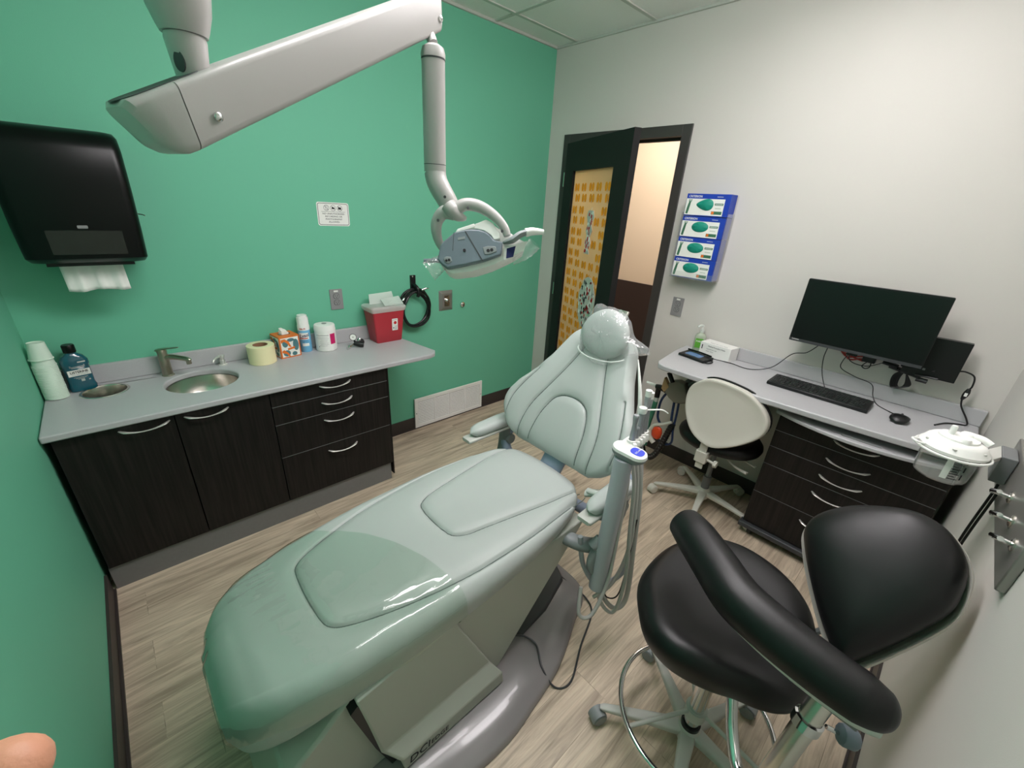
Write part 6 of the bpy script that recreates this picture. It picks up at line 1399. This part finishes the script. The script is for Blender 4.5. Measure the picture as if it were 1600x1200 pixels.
# body-support arm
barp = [(1.418, 0.650, 0.858), (1.412, 0.638, 0.858), (1.380, 0.588, 0.858), (1.322, 0.508, 0.855), (1.267, 0.430, 0.852), (1.240, 0.340, 0.850), (1.226, 0.250, 0.848), (1.222, 0.180, 0.848), (1.226, 0.140, 0.848), (1.228, 0.124, 0.848)]
b = nb(); tube(b, barp, [0.028, 0.048, 0.056, 0.058, 0.058, 0.057, 0.055, 0.052, 0.038, 0.016], 28, k=8, up=(0, 0, 1)); bar_ = link('support_arm_pad', b, BLACKL, fs, smooth=60)
b = nb(); tube(b, [Vector(p) + Vector((-0.004, -0.0, -0.024)) for p in barp[2:-1]], [0.030, 0.044, 0.046, 0.047, 0.046, 0.044, 0.034], 16, k=6, flat=0.55, up=(0, 0, 1)); link('support_arm_shell', b, LGREY, bar_)
b = nb(); loft(b, [[Vector((xx_ + x, y_, 0.808 + z)) for x, z in rrect(0.048, 0.020, 0.006, 3)] for y_, xx_ in ((0.165, 1.208), (0.285, 1.218))]); link('mount_bar', b, MIDG, fs, bevel=0.002)
b = nb(); tube(b, [(1.222, 0.222, 0.80), (1.205, 0.228, 0.72), (1.180, 0.236, 0.60), (1.170, 0.240, 0.52)], 0.0225, 20, k=3); link('arm_post', b, STEEL, fs)
b = nb(); tube(b, [(1.170, 0.240, 0.58), (1.165, 0.245, 0.47), (1.18, 0.262, 0.425), (1.22, 0.30, 0.42), (1.27, 0.34, 0.46), (1.31, 0.375, 0.53), (1.37, 0.42, 0.545), (1.42, 0.445, 0.545)], 0.015, 16); link('bracket_tube', b, CHROME, fs)
b = nb(); q_ = Vector((1.205, 0.228, 0.72)); qa = (Vector((1.222, 0.222, 0.80)) - Vector((1.180, 0.236, 0.60))).normalized(); lathe(b, [(0.023, -0.014), (0.028, -0.012), (0.028, 0.012), (0.023, 0.014), (0.023, -0.014)], q_, qa, n=24); tube(b, [q_ + Vector((0.02, -0.03, 0)), q_ + Vector((0.036, -0.055, -0.010))], 0.005, 8, k=1); link('clamp_ring', b, CHROME, fs)
b = nb(); kd_ = Vector((0.5, -0.85, -0.15)).normalized(); lathe(b, [(0, 0), (0.012, 0), (0.020, 0.004), (0.023, 0.012), (0.023, 0.026), (0.019, 0.033), (0, 0.034)], q_ + Vector((0.034, -0.052, -0.008)), kd_, n=10); link('knob', b, BLUEG, fs)
# backrest pad
O_ = Vector((1.62, 0.25, 0.84)); n_ = Vector((-0.7654, 0.2216, 0.6042)); la = Vector((-0.2781, -0.9606, 0)); up_ = Vector((0.5804, -0.1680, 0.7968))
outb = [(-0.158, 0.021), (-0.159, 0.068), (-0.135, 0.117), (-0.094, 0.162), (-0.028, 0.206), (0.021, 0.222), (0.075, 0.215), (0.121, 0.184), (0.15, 0.143), (0.167, 0.082), (0.168, 0.034), (0.153, -0.03), (0.135, -0.09), (0.115, -0.15), (0.091, -0.207), (0.073, -0.216), (0.038, -0.192), (-0.02, -0.143), (-0.089, -0.073), (-0.134, -0.019)]
ob = [(p.x, p.y) for p in catmull([(x, y, 0) for x, y in outb], 4, True)]
ocx, ocy = 0.04, 0.02
def bp_(x, y, k, z): 
    X_, Y_ = ocx + (x - ocx) * k, ocy + (y - ocy) * k
    return O_ + la * X_ + up_ * Y_ + n_ * z
b = nb(); loft(b, [[bp_(x, y, k, z) for x, y in ob] for k, z in ((0.3, -0.075), (0.8, -0.075), (0.93, -0.062), (0.985, -0.040), (1.0, -0.020), (0.98, -0.003), (0.93, 0.012), (0.84, 0.024), (0.7, 0.033), (0.5, 0.039), (0.3, 0.041), (0.05, 0.042))]); bk = link('backrest', b, BLACKL, fs, smooth=60)
b = nb(); loft(b, [[bp_(x + 0.007, y - 0.012, k, z) for x, y in ob] for k, z in ((0.3, -0.108), (0.75, -0.106), (0.97, -0.090), (1.045, -0.060), (1.055, -0.034), (1.04, -0.024), (0.95, -0.050))], cap=False); link('back_shell', b, OFFW, bk, smooth=60)
b = nb(); tube(b, [bp_(0.03, -0.12, 1, -0.10), (1.60, 0.27, 0.60), (1.57, 0.30, 0.56), (1.50, 0.38, 0.545)], 0.014, 12, flat=0.6, up=(0.2, 1, 0)); link('back_bar', b, SLATE, fs)

# ---- rear stool at the desk
RC = Vector((2.79, 1.012, 0.0))
rs = root('desk_stool', tuple(RC), 'stool with a white shell back and black seat tucked in at the desk', 'stool')
star_base(rs, RC, 0.29, 120, OFFW, OFFW)
b = nb(); lathe(b, [(0, 0.105), (0.024, 0.105), (0.024, 0.20), (0.015, 0.20), (0.015, 0.41), (0, 0.41)], RC, n=24); link('gas_lift', b, MIDG, rs)
b = nb(); V = []
for q, dz in ((0, 0.0), (0.3, 0.0), (0.6, 0.006), (0.8, 0.008), (0.92, -0.002), (0.985, -0.02), (1.0, -0.035), (0.97, -0.055), (0.88, -0.066), (0.5, -0.07), (0, -0.07)):
    if q == 0: V.append([b.verts.new(RC + Vector((0.0, 0, 0.515 + dz)))]); continue
    V.append([b.verts.new(RC + Vector((0.215 * q * math.cos(a), 0.235 * q * math.sin(a), 0.515 + dz))) for a in (2 * PI * j / 64 for j in range(64))])
for A_, B__ in zip(V, V[1:]):
    for j in range(64):
        if len(A_) == 1: b.faces.new((A_[0], B__[j], B__[(j + 1) % 64]))
        elif len(B__) == 1: b.faces.new((A_[j], A_[(j + 1) % 64], B__[0]))
        else: b.faces.new((A_[j], A_[(j + 1) % 64], B__[(j + 1) % 64], B__[j]))
link('seat', b, BLACKL, rs, smooth=60)
b = nb(); lathe(b, [(0, 0.41), (0.10, 0.42), (0.12, 0.438), (0, 0.444)], RC, n=32, sx=0.9); link('seat_plate', b, MIDG, rs)
RO = Vector((2.548, 0.992, 0.721)); rn = Vector((-0.994, 0.05, 0.10)).normalized(); rl_ = Vector((0, 0, 1)).cross(rn).normalized(); ru = rn.cross(rl_)
ro = [(-0.179, 0.12), (-0.213, 0.05), (-0.196, -0.053), (-0.123, -0.157), (-0.018, -0.203), (0.062, -0.192), (0.166, -0.125), (0.238, -0.039), (0.231, 0.060), (0.141, 0.150), (0.017, 0.179), (-0.097, 0.172)]
rob = [(p.x * 0.96, p.y * 0.96) for p in catmull([(x, y, 0) for x, y in ro], 5, True)]
def rp_(x, y, k, z): return RO + rl_ * (x * k) + ru * (y * k) + rn * (z - 0.9 * (x * k) ** 2)
b = nb(); loft(b, [[rp_(x, y, k, z) for x, y in rob] for k, z in ((1.0, -0.045), (1.0, -0.015), (0.985, -0.006), (0.955, -0.004), (0.90, -0.008), (0.7, -0.012), (0.4, -0.014), (0.05, -0.015))]); bk = link('back_shell', b, OFFW, rs, smooth=50)
b = nb(); loft(b, [[rp_(x, y + 0.006, k, z) for x, y in rob] for k, z in ((0.1, -0.085), (0.7, -0.085), (0.93, -0.078), (1.01, -0.060), (1.01, -0.048), (0.9, -0.042))]); link('backrest', b, BLACKL, rs, smooth=60)
b = nb(); loft(b, [[Vector((xx + x, 1.010 + y, zz)) for x, y in rrect(0.014, 0.042, 0.004, 3)] for xx, zz in ((2.572, 0.60), (2.560, 0.50), (2.560, 0.365))]); link('back_bar', b, OFFW, rs)
b = nb(); loft(b, [[Vector((2.566 + x, 1.010 + y, zz)) for x, y in rrect(0.044, 0.066, 0.008, 3)] for zz in (0.405, 0.472)]); loft(b, [[Vector((xx, 1.010 + y, 0.425 + z)) for y, z in rrect(0.05, 0.02, 0.004, 3)] for xx in (2.58, 2.80)]); link('back_clamp', b, OFFW, rs, bevel=0.002)
b = nb(); tube(b, [(2.566, 0.98, 0.43), (2.564, 0.935, 0.425)], 0.008, 10, k=1); lathe(b, [(0, 0), (0.020, 0), (0.022, 0.006), (0.020, 0.018), (0, 0.019)], (2.564, 0.938, 0.425), (0, -1, 0), n=8); link('knob', b, OFFW, rs)
b = nb(); tube(b, [(2.76, 1.0, 0.425), (2.70, 0.93, 0.425), (2.68, 0.86, 0.40), (2.67, 0.79, 0.395)], [0.007, 0.007, 0.008, 0.013], 10, flat=0.6, up=(0, 0, 1)); tube(b, [(2.82, 0.98, 0.42), (2.78, 0.86, 0.41), (2.77, 0.78, 0.40)], [0.006, 0.007, 0.012], 10, flat=0.6, up=(0, 0, 1)); link('height_lever', b, OFFW, rs)

# ================================================================== BREATHING CIRCUIT UNDER THE DESK
bc = root('breathing_circuit', (2.86, 1.36, 0.30), 'breathing circuit of green, black and blue tubes under the left end of the desk', 'medical tubing')
bx0 = 2.80
b = nb(); tube(b, [(2.88, 1.26, DZ - 0.032), (2.87, 1.265, 0.78), (2.84, 1.30, 0.715)], 0.022, 12); tube(b, [(2.86, 1.20, DZ - 0.04), (2.84, 1.24, 0.76), (2.82, 1.29, 0.70)], 0.013, 10); link('mount', b, MIDG, bc)
b = nb(); loft(b, [[(2.80 + x, yy, zz + dz) for x, dz in rrect(0.06, h, min(h / 2.2, .02), 3)] for yy, zz, h in ((1.405, 0.662, 0.04), (1.37, 0.668, 0.12), (1.33, 0.665, 0.155), (1.29, 0.665, 0.14), (1.255, 0.64, 0.06))]); link('hood', b, TAUPE, bc, smooth=30)
b = nb(); prism(b, [(2.768, 1.418, 0.735), (2.768, 1.378, 0.685), (2.768, 1.402, 0.64), (2.768, 1.425, 0.66)], (0.03, 0, 0)); link('strap', b, TAN, bc)
b = nb(); tube(b, [(2.775, 1.40, 0.775), (2.77, 1.36, 0.72)], 0.014, 8, k=1); tube(b, [(2.79, 1.40, 0.645), (2.79, 1.445, 0.655), (2.79, 1.47, 0.65)], 0.017, 12, k=1); tube(b, [(2.79, 1.452, 0.66), (2.79, 1.452, 0.58)], 0.017, 12, k=1); link('connector', b, BLACKP, bc)
b = nb(); tube(b, [(2.79, 1.452, 0.58), (2.79, 1.452, 0.545)], 0.014, 12, k=1); tube(b, [(2.79, 1.47, 0.655), (2.79, 1.54, 0.655)], 0.010, 10, k=1); link('white_connector', b, FROST, bc)
b = nb(); tube(b, [(2.79, 1.453, 0.55), (2.79, 1.462, 0.46), (2.79, 1.475, 0.36), (2.79, 1.472, 0.27), (2.79, 1.462, 0.21)], [0.016, 0.019, 0.020, 0.020, 0.014], 12); link('green_tube', b, GREENT, bc)
b = nb(); pts = [(2.80, 1.475, 0.33), (2.80, 1.488, 0.22), (2.80, 1.465, 0.145), (2.80, 1.42, 0.125), (2.79, 1.375, 0.18), (2.79, 1.345, 0.28), (2.79, 1.325, 0.37), (2.80, 1.31, 0.44)]
tube(b, pts, 0.019, 12); P_ = catmull(pts, 9)
for p, q in zip(P_[::2], P_[1::2]): lathe(b, [(0.019, -0.002), (0.0215, 0), (0.019, 0.002)], p, (q - p), n=12)
link('corrugated_tube', b, BLACKP, bc)
b = nb(); tube(b, [(2.81, 1.39, 0.64), (2.81, 1.42, 0.58), (2.81, 1.43, 0.52), (2.81, 1.425, 0.44), (2.81, 1.40, 0.40)], 0.008, 10); tube(b, [(2.80, 1.335, 0.60), (2.80, 1.33, 0.50), (2.80, 1.32, 0.40), (2.80, 1.33, 0.32), (2.81, 1.38, 0.27)], 0.008, 10); tube(b, [(2.81, 1.31, 0.60), (2.81, 1.305, 0.5), (2.80, 1.30, 0.40), (2.80, 1.29, 0.31), (2.80, 1.32, 0.275), (2.81, 1.36, 0.27)], 0.007, 10); link('blue_tube', b, BLUET, bc)
b = nb(); tube(b, [(2.79, 1.315, 0.45), (2.78, 1.36, 0.42), (2.78, 1.42, 0.385), (2.78, 1.445, 0.33), (2.78, 1.43, 0.285), (2.78, 1.40, 0.26)], [0.010, 0.011, 0.012, 0.014, 0.016, 0.016], 12); link('nasal_mask', b, OFFW, bc)
b = nb(); loft(b, [[(2.785 + 0.02 * math.cos(a) * k, 1.395 + 0.036 * k * math.sin(a), z) for a in (2 * PI * j / 16 for j in range(16))] for z, k in ((0.295, 0.5), (0.31, 0.9), (0.345, 1.0), (0.375, 0.8), (0.385, 0.4))]); link('orange_valve', b, ORNG, bc)

# ================================================================== SUCTION CANISTER AND GAS PANEL ON THE NEAR WALL
CC = Vector((2.010, 0.182, 1.120)); cr_ = 0.088; KS = 0.82
cn_ = root('suction_canister', tuple(CC), 'clear suction canister with a white lid held on the near white wall', 'canister')
def ki(x, y, z): return CC + (Vector((x, y, z)) - CC) / KS
b = nb(); lathe(b, [(0, -0.118), (cr_ * 0.72, -0.118), (cr_ * 0.80, -0.112), (cr_ * 0.82, -0.10), (cr_ * 0.90, 0.0), (cr_ * 0.88, 0.0), (cr_ * 0.80, -0.10), (cr_ * 0.78, -0.108), (cr_ * 0.70, -0.114), (0, -0.114)], CC, n=44); cj_ = link('jar', b, CLEARJ, cn_)
b = nb(); lathe(b, [(cr_ * 0.86, -0.010), (cr_ * 1.04, -0.008), (cr_ * 1.06, 0.002), (cr_ * 0.98, 0.010), (cr_ * 0.90, 0.022), (cr_ * 0.80, 0.030), (cr_ * 0.62, 0.034), (cr_ * 0.60, 0.040), (cr_ * 0.34, 0.044), (0, 0.044)], CC, n=48)
for ax_, ay_, h_, r_ in ((-0.005, 0.022, 0.075, 0.009), (0.03, -0.02, 0.052, 0.020), (-0.035, -0.015, 0.050, 0.016)): lathe(b, [(0, 0.03), (r_ * 1.15, 0.03), (r_, h_ - 0.004), (r_ * 0.8, h_), (0, h_)], CC + Vector((ax_, ay_, 0)), n=18)
tube(b, [CC + Vector((0.03, -0.02, 0.045)), CC + Vector((0.02, -0.055, 0.045)), CC + Vector((0.012, -0.078, 0.036))], 0.012, 12); ld = link('lid', b, WHITEP, cn_)
b = nb(); tube(b, [CC + Vector((cr_ * 1.12 * math.cos(a), cr_ * 1.12 * math.sin(a), -0.012 + 0.0 * a)) for a in np.linspace(0, 2 * PI, 28, endpoint=False)], 0.0045, 8, closed=True, k=2)
vd = Vector((-0.45, 0.89, 0)).normalized(); vp = Vector((vd.y, -vd.x, 0)); tube(b, [CC + vd * cr_ * 0.98 + vp * 0.02, CC + vd * cr_ * 1.28 + vp * 0.014, CC + vd * cr_ * 1.28 - vp * 0.014, CC + vd * cr_ * 0.98 - vp * 0.02], 0.004, 8); link('lid_handle', b, WHITEP, ld)
b = nb()
for k in range(6): lathe(b, [(0, -0.002), (0.006, -0.002), (0.006, 0.002), (0, 0.002)], CC + Vector((cr_ * 0.93 * math.cos(k * PI / 3), cr_ * 0.93 * math.sin(k * PI / 3), 0.017)), n=4)
link('lid_clip', b, LGREY, ld)
av = math.atan2(CAM.y - CC.y, CAM.x - CC.x); b = nb(); rj = cr_ * 0.86
for k in range(9):
    z_ = CC.z - 0.092 + 0.0095 * k; wrap_patch(b, (CC.x, CC.y, 0), rj, av + 0.30, av + 0.30 + (0.22 if k % 2 else 0.34), z_, z_ + 0.003, 4)
for k in range(3): wrap_patch(b, (CC.x, CC.y, 0), rj, av + 0.72, av + 0.78 , CC.z - 0.09 + 0.03 * k, CC.z - 0.07 + 0.03 * k, 3)
link('volume_scale', b, INK, cj_)
b = nb(); wrap_patch(b, (CC.x, CC.y, 0), rj * 0.995, av + 0.05, av + 0.28, CC.z - 0.095, CC.z - 0.01, 5); link('scale_band', b, WHITEPAPER, cj_)
b = nb(); prism(b, [ki(2.055, 0.128, 1.114), ki(2.00, 0.108, 1.114), ki(2.075, Y0 + 0.052, 1.110), ki(2.175, Y0 + 0.052, 1.110)], (0, 0, -0.016)); link('bracket_arm', b, LGREY, cn_, bevel=0.002)
b = nb(); prism(b, [ki(2.075, Y0 + 0.019, 1.112), ki(2.175, Y0 + 0.019, 1.112), ki(2.175, Y0 + 0.052, 1.112), ki(2.075, Y0 + 0.052, 1.112)], (0, 0, -0.10)); link('wall_bracket', b, MIDG, cn_, bevel=0.003)
cn_.scale = (KS, KS, KS)
b = nb()
for dx in (0, 0.05): tube(b, [(2.10 - dx, 0.056, 1.02), (2.10 - dx, 0.056, 0.98), (2.11 - dx, 0.058, 0.80), (2.12 - dx, 0.05, 0.55), (2.12 - dx, 0.045, 0.40)], 0.0035, 8)
tag(link('vacuum_leads', b, BLACKP), 'pair of thin black leads running down the near wall below the canister', 'cable')

gp_ = root('gas_outlet_panel', (1.85, Y0, 0.97), 'stainless gas outlet panel with chrome hooks on the near white wall', 'wall panel')
b = nb(); box(b, 1.60, 2.25, Y0 + 0.0005, Y0 + 0.018, 0.975, 1.125); link('panel', b, PLATE, gp_, bevel=0.003)
for x in (1.93, 1.79, 1.67):
    b = nb(); q_ = Vector((x, Y0 + 0.018, 1.06)); lathe(b, [(0, 0), (0.016, 0), (0.016, 0.003), (0.010, 0.006), (0, 0.006)], q_, (0, 1, 0), n=24); link('gas_outlet', b, STEEL, gp_)
    b = nb(); tube(b, [q_ + Vector((0.03, 0.030, -0.012)), q_ + Vector((0.01, 0.034, 0.0)), q_ + Vector((-0.045, 0.030, 0.024))], 0.0055, 10, k=1); tube(b, [q_ + Vector((0.0, 0.0, 0.0)), q_ + Vector((0.0, 0.033, 0.003))], 0.006, 10, k=1); link('hook', b, CHROME, gp_)

# ================================================================== FINGER OF THE PERSON HOLDING THE CAMERA
hand = root('person', (0.285, 0.465, 1.49), 'person holding the camera, only a bare fingertip showing at the lower left', 'person')
def skin_chain(name, pts, rad, edges, m, parent):
    me = bpy.data.meshes.new(name); w = wl(parent); me.from_pydata([tuple(Vector(p) - w) for p in pts], edges, []); o = bpy.data.objects.new(name, me); COL.objects.link(o); o.parent = parent
    md = o.modifiers.new('skin', 'SKIN'); md.use_smooth_shade = True
    for v, r in zip(me.skin_vertices[0].data, rad): v.radius = (r, r)
    me.skin_vertices[0].data[0].use_root = True
    o.modifiers.new('sub', 'SUBSURF').render_levels = 2; o.modifiers['sub'].levels = 2; me.materials.append(m); return o
rv = Vector((0.7355, -0.6752, 0.0559)); uv_ = Vector((0.2417, 0.3386, 0.9094)); bv_ = Vector((-0.6330, -0.6553, 0.4122))
def hp_(x, y, z): return CAM + rv * (x + 0.007) + uv_ * (y + 0.0075) - bv_ * z
pts = [hp_(-0.235, -0.215, 0.100), hp_(-0.205, -0.165, 0.110), hp_(-0.182, -0.136, 0.120), hp_(-0.166, -0.1245, 0.128), hp_(-0.152, -0.1225, 0.132),
       hp_(-0.205, -0.19, 0.13), hp_(-0.19, -0.172, 0.145), hp_(-0.175, -0.165, 0.155), hp_(-0.205, -0.21, 0.14), hp_(-0.19, -0.20, 0.155), hp_(-0.175, -0.195, 0.165), hp_(-0.205, -0.23, 0.135), hp_(-0.19, -0.225, 0.15),
       hp_(-0.20, -0.22, 0.075), hp_(-0.17, -0.205, 0.08), hp_(-0.15, -0.19, 0.09), hp_(-0.24, -0.28, 0.07), hp_(-0.24, -0.36, 0.04)]
rad = [0.028, 0.013, 0.0115, 0.0115, 0.0085, 0.012, 0.010, 0.008, 0.012, 0.010, 0.0078, 0.011, 0.008, 0.014, 0.011, 0.009, 0.026, 0.028]
skin_chain('hand', pts, rad, [(0, 1), (1, 2), (2, 3), (3, 4), (0, 5), (5, 6), (6, 7), (0, 8), (8, 9), (9, 10), (0, 11), (11, 12), (0, 13), (13, 14), (14, 15), (0, 16), (16, 17)], SKIN, hand)
